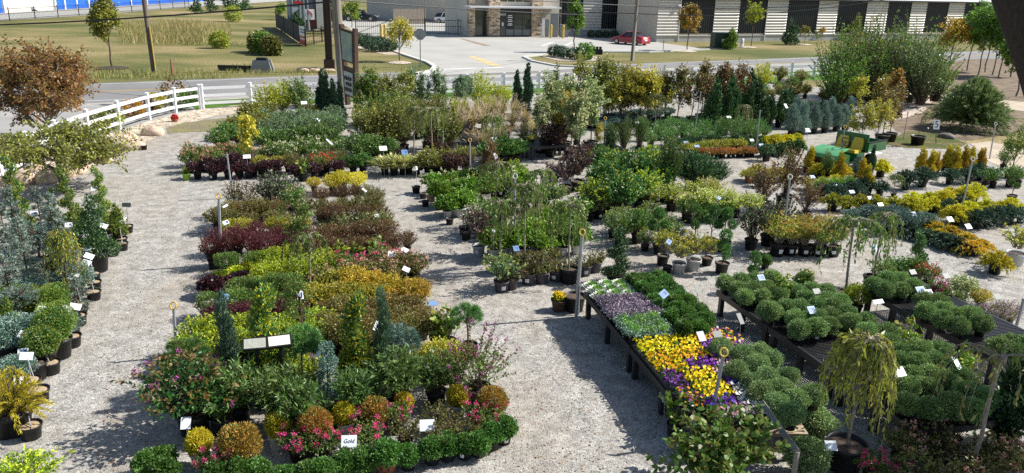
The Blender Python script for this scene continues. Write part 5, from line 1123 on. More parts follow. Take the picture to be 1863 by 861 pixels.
b3 = bench(['black bench holding mums behind the blue signs', 'black bench partly bare at the edge by the purple aster'], (1570, 526), (1815, 655), 1.6, 2)
b4 = bench(['bench under the far ornamental grasses'], (818, 236), (884, 268), 1.7, 1)
bench(['low black bench beside the dark ninebark shrubs'], (945, 258), (968, 268), 1.6)
bench(['low bench below the birch clump with an autumn shrub on it'], (1060, 262), (1085, 276), 1.3)
bench(['slim black bench end left of the far grasses'], (800, 222), (816, 235), 1.2)
def on1(s, t): p = b1[0] + b1[1] * s + b1[2] * t; return Vector((p.x, p.y, BZ))
k = 0
for i in range(3):
    for j in range(3):
        plant('kale_w', on1(.16 + .27 * i, .13 + .29 * j), 'white green ornamental kale, %s in the %s kale row from the bench end' % (ORD[j], ORD[i]), 'white kale on the bench', s=.95)
for i in range(4):
    for j in range(4):
        plant('kale_p', on1(.97 + .23 * i, .1 + .235 * j + .05 * (i % 2)), 'violet grey kale, %s across in violet row %s behind the curly kale' % (ORD[j], ORD[3 - i]), 'violet kale on the bench', s=.95)
for i in range(3):
    for j in range(3):
        plant('kale_g', on1(1.92 + .25 * i, .13 + .28 * j), 'curly green kale, %s across in row %s before the yellow pansies' % (ORD[j], ORD[2 - i]), 'curly kale on the bench', s=.95)
for i in range(10):
    for j in range(3):
        if (i, j) in ((6, 0), (9, 2), (8, 0)): continue
        plant('mum_dk', on1(.1 + .27 * i, 1.0 + .275 * j + .05 * (i % 2)), 'low bright green mum beside the kale, %s across in mum row %s' % (ORD[j], ORD[i]), 'bright green mums beside the kale', s=1.05)
TR = [('y', 2.72, .3), ('y', 2.72, .84), ('yo', 2.72, 1.38), ('y', 3.02, .3), ('y', 3.02, .84), ('p', 3.02, 1.38), ('yo', 3.32, .3), ('yo', 3.32, .84), ('p', 3.32, 1.38), ('yo', 3.62, .3), ('p', 3.62, .84), ('l', 3.62, 1.38), ('y', 3.92, .62), ('y', 4.22, .62), ('l', 3.92, 1.18), ('y', 4.52, .62), ('b', 4.22, 1.18), ('b', 4.82, .55), ('w', 4.52, 1.2), ('l', 5.1, .6), ('w', 4.82, 1.12), ('w', 5.1, 1.16), ('p', 4.05, .17), ('m', 4.62, .17), ('o', 2.42, 1.32), ('m', 2.62, 1.62), ('m', 2.92, 1.66)]
CN = dict(y='yellow', yo='yellow and orange', p='deep purple', l='pale pink lavender', b='blue violet', w='white', o='orange', m='mixed colour')
cnt = {}
for c, s, t in TR:
    i = cnt.get(c, 0); cnt[c] = i + 1; p = on1(s, t)
    plant('pansy_' + c, p, '%s pansies in a black tray, %s of that colour from the far end' % (CN[c], ORD[i]), CN[c] + ' pansy trays', s=1.0, rz=math.atan2(b1[2].y, b1[2].x) + (PI / 2 if t == .17 else 0))
def mums(key, pts, d, grp, z=BZ, s=1.0):
    for i, (u, v) in enumerate(sorted(pts, key=lambda q: (round(q[1] / 18), q[0]))):
        row = sorted({round(q[1] / 18) for q in pts}); r = row.index(round(v / 18)); same = sorted(q[0] for q in pts if round(q[1] / 18) == round(v / 18)); c = same.index(u)
        ss = s * PR.uniform(.93, 1.07); p = at(u, v, z + K[key]['zc'] * ss); p.z = z
        plant(key, p, d % (ORD[c], ORD[r]), grp, s=ss)
mums('mum_grey', [(1312, 632), (1341, 675), (1366, 692), (1380, 662), (1397, 682), (1384, 637), (1383, 714), (1415, 734), (1425, 707), (1436, 680), (1450, 726), (1481, 717), (1402, 650), (1352, 645), (1405, 708), (1440, 752)], 'grey green mum right of the pansies, %s from left in mum row %s', 'grey green mums beside the pansies', s=.86)
mums('mum', [(1320, 512), (1348, 509), (1373, 507), (1404, 504), (1345, 525), (1356, 538), (1386, 536), (1393, 520), (1418, 534), (1395, 564), (1431, 558), (1440, 524), (1463, 509), (1452, 530), (1505, 529), (1465, 542), (1496, 543), (1530, 545), (1488, 556), (1518, 556), (1454, 559), (1404, 566), (1513, 571), (1485, 577), (1449, 577), (1540, 567), (1549, 586), (1577, 580), (1455, 596), (1487, 593), (1511, 590), (1372, 525), (1478, 527)], 'round green mum on the middle bench, %s from left in row %s', 'green mums on the middle bench far half', s=.92)
mums('mum', [(1579, 602), (1618, 604), (1618, 624), (1644, 639), (1676, 636), (1710, 634), (1638, 655), (1670, 657), (1703, 655), (1661, 681), (1697, 679), (1730, 665), (1651, 704), (1687, 704), (1723, 693), (1755, 711), (1651, 730), (1697, 739), (1738, 735), (1770, 740), (1772, 708), (1752, 683), (1600, 645), (1606, 668), (1622, 690), (1795, 722)], 'round green mum right of the weeping tree, %s from left in row %s', 'green mums on the middle bench near half', s=.96)
mums('mum', [(1591, 514), (1613, 507), (1638, 507), (1610, 525), (1641, 525), (1663, 521), (1683, 545), (1710, 547), (1686, 564), (1718, 561), (1716, 580), (1743, 571), (1768, 570), (1747, 590), (1787, 587), (1819, 626), (1847, 640), (1838, 622), (1860, 630)], 'round green mum on the right bench, %s from left in row %s', 'green mums on the right bench', s=.94)
for u, v, s, l in ((1483, 760, 1.15, 'large dark green mum in a tan pot under the weeping tree'), (1470, 826, 1.15, 'large shaded mum beside the white price card at the bottom')):
    P1('mum_grey', u, v, l, s=s * 1.2, pot='b3', z=.0)
# ------------------------------------------------------------------ middle left bed, back to front
W1 = 'behind the maroon barberries'
ROW('spirea_sun', 3, 604, 328, 646, 325, 'bright gold spirea', 'at the back of the middle bed', s=1.0, jit=.03)
P1('spirea_sun', 571, 331, 'single bright gold spirea left of the gold trio at the bed back', s=.72)
ROW('brown_shrub', 3, 588, 350, 648, 346, 'dark wine ninebark', 'in front of the gold spireas', s=.8)
ROW('olive_shrub', 2, 664, 350, 686, 356, 'olive brown shrub', 'right of the dark wine ninebarks', s=.8)
P1('tallbrown', 425, 352, 'tall wine stemmed shrub rose by the grey post in the middle bed', s=.95)
P1('tallbrown', 452, 352, 'taller wine leaved shrub rose right of its twin by the post', s=1.05)
ROW('leafy_tall', 3, 482, 342, 535, 348, 'tall dark grey leaved ninebark', 'left of the slim standard tree')
P1('t_sparse', 533, 385, 'slim standard tree with pale leaning trunk in the middle bed', s=1.25)
ROW('spirea_bronze', 4, 412, 380, 505, 376, 'bronze olive spirea', 'below the tall dark ninebarks')
ROW('olive_shrub', 5, 556, 374, 680, 368, 'olive brown shrub', 'below the dark wine ninebarks')
ROW('spirea_olive', 5, 396, 394, 515, 392, 'olive spirea with bronze tips', 'second row above the barberries')
ROW('brown_shrub', 4, 590, 392, 690, 388, 'brown ninebark', 'right of the slim standard tree')
ROW('euon_cream', 3, 622, 402, 684, 398, 'cream edged euonymus', 'above the brown barberries')
P1('euon_cream', 592, 410, 'small cream edged euonymus beside the standard tree trunk', s=.7)
ROW('spirea_goldo', 5, 420, 409, 565, 406, 'gold spirea with orange tips', W1, s=.85)
ROW('barberry', 5, 392, 425, 545, 418, 'maroon barberry', 'in the back row by the white post', jit=.05)
ROW('barberry', 5, 388, 446, 530, 438, 'maroon barberry', 'in the front row by the white post', jit=.05)
ROW('brown_shrub', 5, 572, 424, 700, 414, 'red brown barberry', 'right of the maroon barberries')
ROW('brown_shrub', 5, 580, 448, 708, 440, 'red brown barberry', 'in the row above the pink roses')
P1('olive_shrub', 695, 400, 'olive shrub at the right end above the red brown barberries', s=.9)
ROW('green_mound', 3, 420, 471, 490, 464, 'dark green boxwood', 'below the maroon barberries', s=.9)
ROW('lime_shrub', 3, 505, 462, 545, 455, 'yellow lime shrub', 'below the maroon barberries', s=.85)
ROW('lime_shrub', 4, 490, 488, 590, 478, 'lime green shrub', 'in the lime block by the bare weeping stem')
P1('w_sparse', 560, 475, 'bare weeping stem with few drooping leaves in the lime block', s=.85)
ROW('lime_small', 3, 397, 500, 452, 485, 'small lime coral bells', 'left of the lime shrubs')
ROW('plum_small', 4, 385, 516, 480, 500, 'low dark purple coral bells', 'below the lime coral bells', s=1.1)
ROW('plum_small', 3, 495, 505, 560, 497, 'low dark purple coral bells', 'below the lime shrubs', s=1.05)
ROW('seedling', 3, 615, 468, 690, 455, 'fresh green seedling', 'among the red brown barberries', s=1.4)
ROW('rose_pink', 4, 605, 478, 690, 468, 'pink flowering rose', 'in the middle bed')
ROW('rose_blush', 5, 590, 500, 735, 488, 'blush rose', 'in the row under the pink roses')
ROW('rose_blush', 3, 700, 478, 752, 474, 'blush rose', 'at the right end of the pink roses', s=.95)
P1('green_mound', 383, 545, 'olive green boxwood mound at the left edge of the middle bed', s=.95)
ROW('green_mound', 4, 440, 522, 540, 512, 'olive green boxwood mound', 'in the back boxwood row')
ROW('green_mound', 4, 430, 546, 545, 532, 'olive green boxwood mound', 'in the front boxwood row')
ROW('spirea_goldo', 3, 578, 512, 640, 503, 'amber gold spirea', 'right of the boxwoods', s=1.0)
ROW('spirea_orange', 4, 645, 512, 745, 520, 'golden orange spirea', 'at the right edge of the bed')
ROW('spirea_goldo', 5, 585, 534, 700, 530, 'amber gold spirea', 'in front of the golden orange row')
ROW('spirea_orange', 2, 715, 528, 752, 530, 'golden orange spirea', 'in the front at the right edge')
P1('brown_shrub', 740, 433, 'bronze ninebark alone on gravel right of the barberries', s=.8, rz=.4)
P1('rose_blush', 752, 478, 'dark red leaved rose in black pot right of the price card', s=1.0)
ROW('barberry_low', 2, 370, 580, 392, 572, 'low maroon barberry', 'at the left bed edge', s=1.1)
ROW('barberry_low', 3, 425, 570, 470, 562, 'low maroon barberry', 'under the front boxwoods', s=1.05)
ROW('barberry_low', 3, 505, 562, 555, 554, 'low maroon barberry', 'beside the thin leaning trunk', s=1.05)
ROW('spirea_bronze', 5, 592, 560, 745, 556, 'bronze brown spirea', 'in the back bronze row', s=.95)
ROW('spirea_bronze', 5, 600, 582, 765, 572, 'bronze brown spirea', 'in the middle bronze row')
ROW('spirea_olive', 6, 600, 606, 790, 590, 'olive bronze spirea', 'in the front bronze row')
ROW('euon', 5, 360, 606, 455, 590, 'gold edged euonymus', 'in the back euonymus row')
ROW('euon', 4, 495, 588, 575, 576, 'gold edged euonymus', 'by the thin leaning trunk')
ROW('euon', 5, 345, 634, 470, 620, 'gold edged euonymus', 'in the front euonymus row')
ROW('euon', 4, 490, 612, 575, 600, 'gold edged euonymus', 'behind the solar lights')
P1('t_sparse', 553, 560, 'leaning thin bare trunk with small leaves in the middle bed', s=.9)
# ------------------------------------------------------------------ front of that bed
P1('skyrocket', 412, 622, 'blue green columnar juniper, leftmost tall column at the bed front', s=1.12)
P1('arb_gold', 478, 628, 'gold green arborvitae column left of the solar lights', s=1.15)
P1('arb_gold', 637, 620, 'darker gold green arborvitae column right of the pine standards', s=1.12)
P1('thin_juniper', 697, 615, 'very thin blue green juniper column beside the gold arborvitae', s=1.12)
P1('pine_bush', 340, 652, 'bushy pine at the bed front left corner', s=1.0)
P1('pine_ball', 548, 640, 'round headed pine standard between the two gold columns', s=1.0)
P1('pine_blue', 727, 616, 'blue green round headed pine right of the thin juniper', s=1.0)
P1('pine_ball', 853, 588, 'round headed pine on a thin stem at the right bed corner', s=.85)
P1('pom_blue', 590, 678, 'blue green pompom juniper between pine standard and gold column', s=1.0)
P1('pine_bush', 300, 660, 'tiny dark pine left of the bushy corner pine', s=.35)
ROW('euon', 3, 500, 668, 565, 668, 'gold variegated euonymus', 'under the solar lights', s=.95)
ROW('euon', 2, 440, 672, 465, 690, 'gold variegated euonymus', 'behind the leafy butterfly bushes', s=.9)
ROW('spirea_goldo', 3, 655, 668, 690, 650, 'golden autumn spirea', 'between the gold column and thin juniper', s=.85)
ROW('spirea_goldo', 3, 755, 650, 810, 640, 'golden autumn spirea', 'behind the right butterfly bushes')
P1('seedling', 815, 590, 'single fresh green sapling beside the right corner pine', s=1.9)
P1('crape_left', 345, 700, 'big crape myrtle with magenta blooms in a large black pot', s=1.0, rz=1.0)
P1('crape_right', 868, 660, 'crape myrtle covered in magenta blooms at the right bed corner', s=.95)
P1('tallbrown', 828, 660, 'wine leaved shrub rose beside the right crape myrtle', s=.7)
ROW('bfly', 2, 395, 715, 445, 700, 'leafy green butterfly bush', 'right of the big crape myrtle')
ROW('bfly', 2, 490, 715, 545, 722, 'leafy green butterfly bush', 'below the left gold column')
ROW('bfly', 3, 645, 698, 790, 672, 'leafy green butterfly bush', 'below the right columns')
P1('bfly', 690, 665, 'smaller leafy butterfly bush under the thin juniper column', s=.75)
for u, v, s, w in ((363, 804, 1.0, 'leftmost beside the big crape myrtle'), (503, 771, 1.0, 'between two bronze globes, second from left'), (630, 752, .95, 'behind the Gold card, middle of the row'), (735, 733, .85, 'fourth from left, behind pink roses'), (833, 718, .95, 'rightmost, beside the right crape myrtle')):
    P1('thuja_gball', u, v, 'yellow globe arborvitae in pale pot, ' + w, group='yellow globe arborvitae along the bed front', s=s)
for u, v, s, w in ((436, 797, 1.1, 'largest, left end of its row'), (570, 767, .95, 'second from left'), (683, 742, .85, 'third from left'), (895, 722, .95, 'at the right bed corner')):
    P1('thuja_bball', u, v, 'bronze orange globe arborvitae, ' + w, group='bronze globe arborvitae along the bed front', s=s)
for i, (u, v, k) in enumerate(((385, 838, 'rose_small'), (412, 832, 'rose_small'), (538, 800, 'rose_small'), (563, 806, 'rose_small'), (590, 800, 'rose_small'), (598, 748, 'rose_small'), (662, 760, 'rose_small'), (668, 792, 'rose_small'), (722, 752, 'rose_small'), (735, 782, 'rose_bare'), (790, 752, 'rose_bare'), (800, 790, 'rose_bare'), (818, 765, 'rose_bare'), (868, 750, 'rose_small'), (895, 758, 'rose_small'), (846, 778, 'rose_bare'))):
    P1(k, u, v, ('dwarf pink rose' if k == 'rose_small' else 'dwarf rose without blooms') + ' along the bed front, %s from the left' % ORD[i], group='dwarf roses along the bed front', s=.95)
mf = [(266, 842), (296, 832), (300, 858), (395, 862), (432, 858), (470, 853), (520, 868), (560, 862), (590, 858), (625, 842), (662, 838), (742, 825), (786, 816), (815, 810), (846, 806), (872, 802), (896, 790), (918, 780)]
for i, (u, v) in enumerate(mf):
    P1('mum_front', u, v, 'glossy dark green mum edging the bed front, %s from the left' % ORD[i], group='mums edging the bed front', s=1.0)
pk = P1('mum_pumpkin', 702, 826, 'dark green mum in an orange pumpkin face pot at the bed front', s=1.0)
FACE = mat('black face paint', (.01, .008, .007), .6)
for x, z, w, h in ((-.05, .15, .03, .028), (.05, .15, .03, .028), (0, .085, .09, .02)):
    m = MB(); m.box((x, -.152, z), (w, .012, h)); q = m.build('painted_face', [FACE], pk); q.rotation_euler.z = -pk.rotation_euler.z
# ------------------------------------------------------------------ left column of conifers
W3 = 'in the left conifer row'
P1('spiral', 52, 462, base=True, label='tall thin spiral arborvitae, leftmost of the spiral row', s=1.05)
P1('spiral', 108, 452, base=True, label='short spiral arborvitae half hidden behind blue cedar', s=.75)
P1('spiral', 143, 448, base=True, label='tall spiral arborvitae, third from left in the spiral row', s=.95)
P1('spiral', 196, 438, base=True, label='tall spiral arborvitae nearest the gravel drive', s=.9)
P1('cone_dark', 166, 420, 'dark green dwarf conifer with rounded top beside the spirals', s=1.15)
P1('hinoki', 212, 400, 'golden green hinoki beside the blank dark sign', s=.85)
P1('hinoki', 152, 400, 'golden green hinoki between two tall spirals', s=.8)
for i, (u, v, s) in enumerate(((25, 400, 1.0), (8, 440, 1.1), (72, 385, .8), (100, 420, .95), (45, 470, 1.0), (128, 478, .75), (10, 520, .9), (135, 528, .6))):
    P1('cedar', u, v, 'blue grey cedar with drooping tiers in the left rows, %s from the back' % ORD[i], group='blue cedars in the left rows', s=s)
for i, (u, v, s) in enumerate(((62, 432, 1.0), (35, 545, .8), (118, 436, .7))):
    P1('blue_spruce', u, v, 'standard blue spruce with flat round head, %s from the back' % ORD[i], group='blue spruce standards in the left rows', s=s)
P1('weep_gold', 112, 470, 'golden green weeping cypress in the left conifer rows', s=1.1)
ROW('blue_mound', 3, 60, 518, 130, 505, 'blue green dwarf spruce mound', 'below the weeping cypress', s=.9)
ROW('blue_mound', 3, 18, 610, 75, 580, 'blue green dwarf spruce mound', 'above the boxwoods')
ROW('box_tall', 3, 45, 552, 105, 540, 'tall dense boxwood', 'below the dwarf spruces', s=.75)
P1('box_tall', 98, 588, 'tall dense boxwood beside the row of card pots', s=.95)
P1('box_ball', 74, 620, 'round boxwood beside the card pots', s=1.0)
P1('box_ball', 20, 535, 'round boxwood at the left picture edge', s=.9)
P1('hinoki', 12, 580, 'yellow green hinoki at the left picture edge', s=.8)
P1('thread_gold', 14, 700, 'bright gold thread cypress at the left picture edge', s=1.15)
P1('blue_mound', 30, 665, 'blue green mound behind the gold thread cypress', s=.7)
P1('gold_low', 40, 858, 'low gold variegated euonymus at the bottom left corner', s=1.0)
for u, v, k, l in ((190, 450, 'p15', 'behind the three small card pots'), (175, 492, 'p15', 'below the dark dwarf conifer'), (66, 690, 'p7', 'left of the middle card pots'), (84, 645, 'p7', 'under the round boxwood'), (16, 790, 'p15', 'at the bottom left edge'), (30, 735, 'p7', 'below the gold thread cypress'), (125, 610, 'p15', 'beside the tall boxwood'), (60, 452, 'p7', 'under the flat blue spruce')):
    p = at(u, v); a, b, t = potmesh(k); o = thing('empty_pot', 'black nursery pot of bark soil ' + l, 'pot', tuple(p), 0, None); link('pot', a, o); link('soil', b, o)
# ------------------------------------------------------------------ cards on stakes
CARD = mat('card white', (.80, .81, .82), .5); CARDB = mat('card back grey', (.16, .17, .16), .5); PRINT = mat('blue print', (.06, .11, .25), .5); STAKE = mat('stake metal', (.42, .42, .41), .5, .3); CARD_SHEEN = mat('pale blue card', (.14, .27, .5), .45)  # blue cards: the tint of a reflection put into the base colour
def card(u, v, z, label, foot=None, w=.18, h=.13, face=.35, tilt=.85, back=False, print_=True, fz=0.0, m=None, group='price cards on stakes', roll=0.0, name='plant_card'):
    """a card facing the walkway: (u, v) its middle at height z, its stake going down to the foot"""
    c = at(u, v, z); f = at(*foot, fz) if foot else Vector((c.x + .02, c.y - .03, fz))
    o = thing(name, label, 'sign', tuple(f), 0, group)
    mb = MB(); mb.tube([(0, 0, 0), tuple((c - f) * .6), tuple(c - f + Vector((0, .014, 0)))], .007, 5); mb.build('stake', [STAKE], o)
    R = Matrix.Rotation(face, 3, 'Z') @ Matrix.Rotation(-tilt, 3, 'X') @ Matrix.Rotation(roll, 3, 'Y')
    mb = MB(); mb.box((0, 0, 0), (w, .006, h)); q = mb.build('card', [CARDB if back else (m or CARD)], o); q.location = c - f; q.rotation_euler = R.to_euler(); q.scale = (.88, 1, .88)
    if print_ and not back:
        mb = MB(); mb.box((w * .22, -.0045, 0), (w * .3, .002, h * .55)); q2 = mb.build('picture_print', [PRINT], q)
        mb = MB()
        for i in range(3): mb.box((-w * .2, -.0045, h * (.22 - .2 * i)), (w * (.4 - .08 * i), .002, h * .06))
        mb.build('printed_lines', [PRINT], q)
    return o, q
def cardpot(pu, pv, cu, cv, label, s=1.0, z=.62, **k):
    p = at(pu, pv); a, b, t = potmesh('sg'); o = thing('sign_pot', 'small black pot of wood chips anchoring a card, ' + label, 'pot', tuple(p), PR.uniform(0, 6), 'card pots along the left drive', s); link('pot', a, o); link('soil', b, o)
    card(cu, cv, z, 'white plant card staked in a chip filled pot, ' + label, (pu, pv - 12), fz=.18, print_=False, face=PR.uniform(.1, .6), tilt=PR.uniform(.75, 1.0), w=.22, h=.15, roll=PR.uniform(.1, .6), **k)
for i, (pu, pv, cu, cv) in enumerate(((222, 447, 222, 398), (223, 456, 216, 402), (206, 466, 188, 411), (175, 487, 159, 430), (172, 512, 158, 452), (173, 528, 162, 466), (172, 546, 157, 478), (149, 567, 134, 503), (144, 592, 137, 558), (133, 631, 121, 562), (94, 680, 66, 607), (73, 731, 48, 648), (58, 797, 38, 692), (58, 712, 44, 610))):
    cardpot(pu, pv, cu, cv, '%s from the back' % ORD[i], s=1.0 if i < 8 else 1.1)
p = at(233, 424); a, b, t = potmesh('sg'); o = thing('sign_pot', 'small black pot anchoring the blank dark sign', 'pot', tuple(p)); link('pot', a, o); link('soil', b, o)
card(230, 373, .9, 'blank dark sign seen from behind beside the hinoki', (233, 414), back=True, fz=.18, face=0, tilt=.3, w=.26, h=.12)
CL = [(173, 343, 1.2, 'white label with blue print tied on the tallest spiral', None, dict(w=.22)), (62, 388, .9, 'white label tied to the leftmost spiral', None, {}), (125, 409, .9, 'pale label among the blue cedar branches', None, {}), (29, 462, .7, 'blue label on the leftmost cedar', None, dict(m=CARD_SHEEN)),
      (76, 562, .6, 'white card above the dwarf spruce mound', None, dict(roll=.2)), (95, 533, .6, 'white twisted card in the tall boxwoods', None, dict(w=.14)), (42, 640, .5, 'white card bent over the left pots', None, {}), (12, 590, .7, 'white card at the left edge hinoki', None, dict(w=.15)),
      (635, 803, .42, 'white card hand lettered Gold at the bed front', (635, 835), dict(print_=False, w=.24, h=.19, face=.1, tilt=.75)), (777, 774, .42, 'blank white card at the bed front centre', (779, 800), dict(print_=False, w=.24, h=.19, face=.12, tilt=.75)),
      (713, 462, .75, 'white card above the blush roses', None, dict(print_=False, w=.2, h=.16, face=0)), (739, 490, .55, 'white card lower right of the blush roses', None, dict(print_=False, roll=.6)), (737, 455, .6, 'white card under the lone bronze ninebark', None, dict(print_=False, roll=.6)),
      (411, 405, .8, 'blue printed card in front of the white post', None, dict(w=.16, roll=-.4)), (410, 375, .8, 'narrow white card by the yellow topped post', None, dict(w=.16, h=.07, print_=False, roll=-.5)), (663, 346, .75, 'narrow white card at the bed back right', None, dict(h=.07, print_=False, roll=.9)), (686, 393, .6, 'white card at the right edge by euonymus', None, dict(w=.14, print_=False)),
      (546, 537, .8, 'white card with blue print beside the leaning trunk', None, dict(w=.13, h=.2)), (409, 540, .8, 'pale blue card by the left boxwoods', None, dict(w=.14, m=CARD_SHEEN)), (569, 609, 1.0, 'white card with dark picture behind the pine standard', None, dict(w=.26, h=.16, roll=-.4)), (579, 640, .9, 'narrow white card with a red tag behind the pompom juniper', None, dict(w=.08, h=.2, print_=False, roll=.4)), (685, 593, 1.0, 'narrow white card behind the thin juniper', None, dict(w=.08, h=.2, roll=.5)),
      (512, 706, .5, 'blue card between the butterfly bushes', None, dict(m=CARD_SHEEN, w=.14, print_=False)), (338, 770, .5, 'pale card on the big crape myrtle pot', None, dict(w=.15, h=.2, print_=False, roll=.1)), (380, 652, .8, 'white card right of the bushy corner pine', None, dict(w=.12, h=.15, print_=False)), (603, 663, .8, 'grey card back beside the pompom juniper', None, dict(back=True)), (788, 552, .6, 'pale blue card at the right bed edge', None, dict(m=CARD_SHEEN, print_=False, tilt=1.2)),
      (449, 285, .75, 'white card before the narrow yellow tree', None, dict(w=.28, h=.18, print_=False)), (553, 187, 1.2, 'white card in the back rows by the dark junipers', None, dict(w=.3, h=.2, print_=False)), (697, 270, 1.0, 'white card before the tall olive shrubs', None, dict(w=.3, h=.22, print_=False)), (736, 277, .9, 'pale blue card before the tall olive shrubs', None, dict(w=.24, h=.22, m=CARD_SHEEN)), (599, 258, .9, 'leaning white label in the white flowered row', None, dict(h=.35, w=.07, print_=False, roll=-.6)), (579, 218, 1.1, 'small white tag on the blue green shrubs', None, dict(w=.08, h=.2, print_=False, roll=-.5)),
      (843, 390, .6, 'narrow white card in the hydrangeas', None, dict(h=.07, print_=False, roll=-.6)), (846, 385, .7, 'pale blue card by the tall pink rose', None, dict(m=CARD_SHEEN, w=.12)), (939, 452, .6, 'pale blue card above the grey flat pot row', None, dict(m=CARD_SHEEN, w=.16, h=.16)), (898, 420, 1.0, 'slim white tag on a thin stake by the leftmost weeping tree', None, dict(w=.08, print_=False)), (900, 255, .9, 'white card under the small weeping tree', None, dict(w=.2, h=.3, print_=False)), (902, 284, .7, 'white tag by the bronze shrub', None, dict(w=.14, h=.3, print_=False)),
      (1217, 440, .85, 'pale blue card on a stake left of the white pots', (1213, 482), dict(m=CARD_SHEEN, w=.16, roll=-.7, fz=.15)), (1308, 360, .8, 'blue card in the variegated shrubs', None, dict(m=CARD_SHEEN, w=.13, roll=-.7)), (1058, 356, .7, 'pale blue card left of the big rhododendrons', None, dict(m=CARD_SHEEN, w=.14, h=.22, roll=-.5)),
      (1102, 188, 1.0, 'white card at the back birch row', None, dict(w=.3, print_=False)), (1123, 205, .7, 'white label in the blue juniper row', None, dict(w=.35, print_=False)), (1160, 223, .8, 'white card before the blue juniper row', None, dict(w=.22, print_=False)), (1326, 213, .8, 'white label over the light green junipers', None, dict(w=.26, print_=False)), (1248, 259, .5, 'pale card left of the round dwarf conifers', None, dict(m=CARD_SHEEN, w=.24)), (1268, 266, .5, 'pale card left of the rust heathers', None, dict(m=CARD_SHEEN, w=.24)), (1386, 265, .6, 'pale blue card left of the low junipers', None, dict(m=CARD_SHEEN, w=.24, h=.2)), (1368, 255, .6, 'small grey card in the dark junipers', None, dict(w=.2)), (1470, 237, .8, 'blue card on the tall blue junipers', None, dict(m=CARD_SHEEN, w=.24, h=.24)), (1430, 193, 1.2, 'pale label on the dark arborvitae row', None, dict(w=.16, h=.3)),
      (1478, 322, .6, 'pale blue card beside the tall bronze beech', None, dict(m=CARD_SHEEN, w=.2)), (1518, 335, .5, 'pale blue card in the fine green grass', None, dict(m=CARD_SHEEN, w=.2)), (1550, 349, .5, 'blue card over the lime junipers', None, dict(m=CARD_SHEEN, w=.22)), (1583, 360, .5, 'blue card between lime junipers and blue junipers', None, dict(m=CARD_SHEEN, w=.2)), (1602, 372, .5, 'white card over the blue junipers', None, dict(w=.22)), (1662, 390, .5, 'blue card over the dark flat junipers', (1656, 428), dict(m=CARD_SHEEN, w=.22, h=.18)), (1729, 399, .5, 'white card left over the golden flat junipers', None, dict(w=.22, h=.18)), (1762, 412, .4, 'white card right over the golden flat junipers', None, dict(w=.22, h=.18)),
      (1707, 295, .5, 'blue card left before the fiery arborvitae row', None, dict(m=CARD_SHEEN, w=.24, h=.18)), (1748, 293, .5, 'blue card right before the fiery arborvitae row', None, dict(m=CARD_SHEEN, w=.2)), (1850, 310, .5, 'blue card at the right edge shrubs', None, dict(m=CARD_SHEEN, w=.24, h=.2)), (1592, 452, .9, 'grey blue card hanging by the sparse weeping trees', None, dict(w=.2, h=.2, m=CARD_SHEEN, print_=False)),
      (1208, 535, 1.05, 'pale blue card staked in kale beside the round wooden marker', (1203, 572), dict(m=CARD_SHEEN, w=.2, h=.16, fz=.7, roll=-.5)), (1269, 526, 1.15, 'grey card back on a tall stake right of the mums', (1268, 578), dict(back=True, w=.12, h=.2, fz=.7)), (1276, 612, 1.0, 'grey card among the purple pansies', None, dict(w=.15, h=.2, print_=False, fz=.7, m=mat('card pale grey', (.45, .47, .5), .5))), (1305, 608, 1.0, 'dark card back right of the purple pansies', None, dict(back=True, fz=.7)), (1347, 580, 1.0, 'grey card back leaning over the grey mums', None, dict(back=True, fz=.7, w=.1, h=.24)),
      (1209, 722, .35, 'white card hanging on the bench side', None, dict(w=.14, h=.2, print_=False)), (1258, 758, .35, 'grey card on the near bench corner', None, dict(w=.14, h=.24, print_=False)), (1385, 505, 1.0, 'blue card over the far middle bench mums', None, dict(m=CARD_SHEEN, w=.17, h=.15, fz=.7)), (1477, 564, .98, 'blue card over the middle bench mums', None, dict(m=CARD_SHEEN, w=.18, h=.17, fz=.7)), (1486, 530, 1.0, 'dark card back in the middle bench mums', None, dict(back=True, fz=.7)), (1636, 677, 1.05, 'bright white card right of the weeping tree', None, dict(w=.24, h=.17, fz=.7, print_=False)), (1675, 527, .95, 'blue card over the right bench mums', None, dict(m=CARD_SHEEN, w=.24, h=.15, fz=.7)), (1690, 532, .95, 'white card beside the blue one on the right bench', None, dict(w=.2, h=.14, fz=.7)), (1598, 549, .75, 'long white card in the gap between benches', (1590, 585), dict(w=.28, h=.1, print_=False)), (1661, 495, .95, 'dark card back at the far right bench', None, dict(back=True, fz=.56)), (1722, 502, .95, 'dark card back by the red flowers', None, dict(back=True, fz=.56)), (1741, 661, 1.0, 'white tag over the sparse weeping stem', None, dict(w=.1, h=.24, fz=.7, print_=False)), (1815, 540, .9, 'dark card back over the purple aster', None, dict(back=True)), (1512, 811, .55, 'white price card in front of the weeping tree pot', (1508, 850), dict(w=.18, h=.16, print_=False, face=0)), (840, 318, .5, 'tiny white card on gravel by the seedlings', None, dict(w=.08, h=.18, print_=False))]
for u, v, z, l, ft, kw in CL:
    o, q = card(u, v, z, l, ft, **kw)
    if 'lettered' in l: text('Gold', .085, mat('marker ink', (.03, .04, .08), .6), q, (0, -.006, 0), (PI / 2, 0, 0), 'handwriting', .0008, shear=.15)
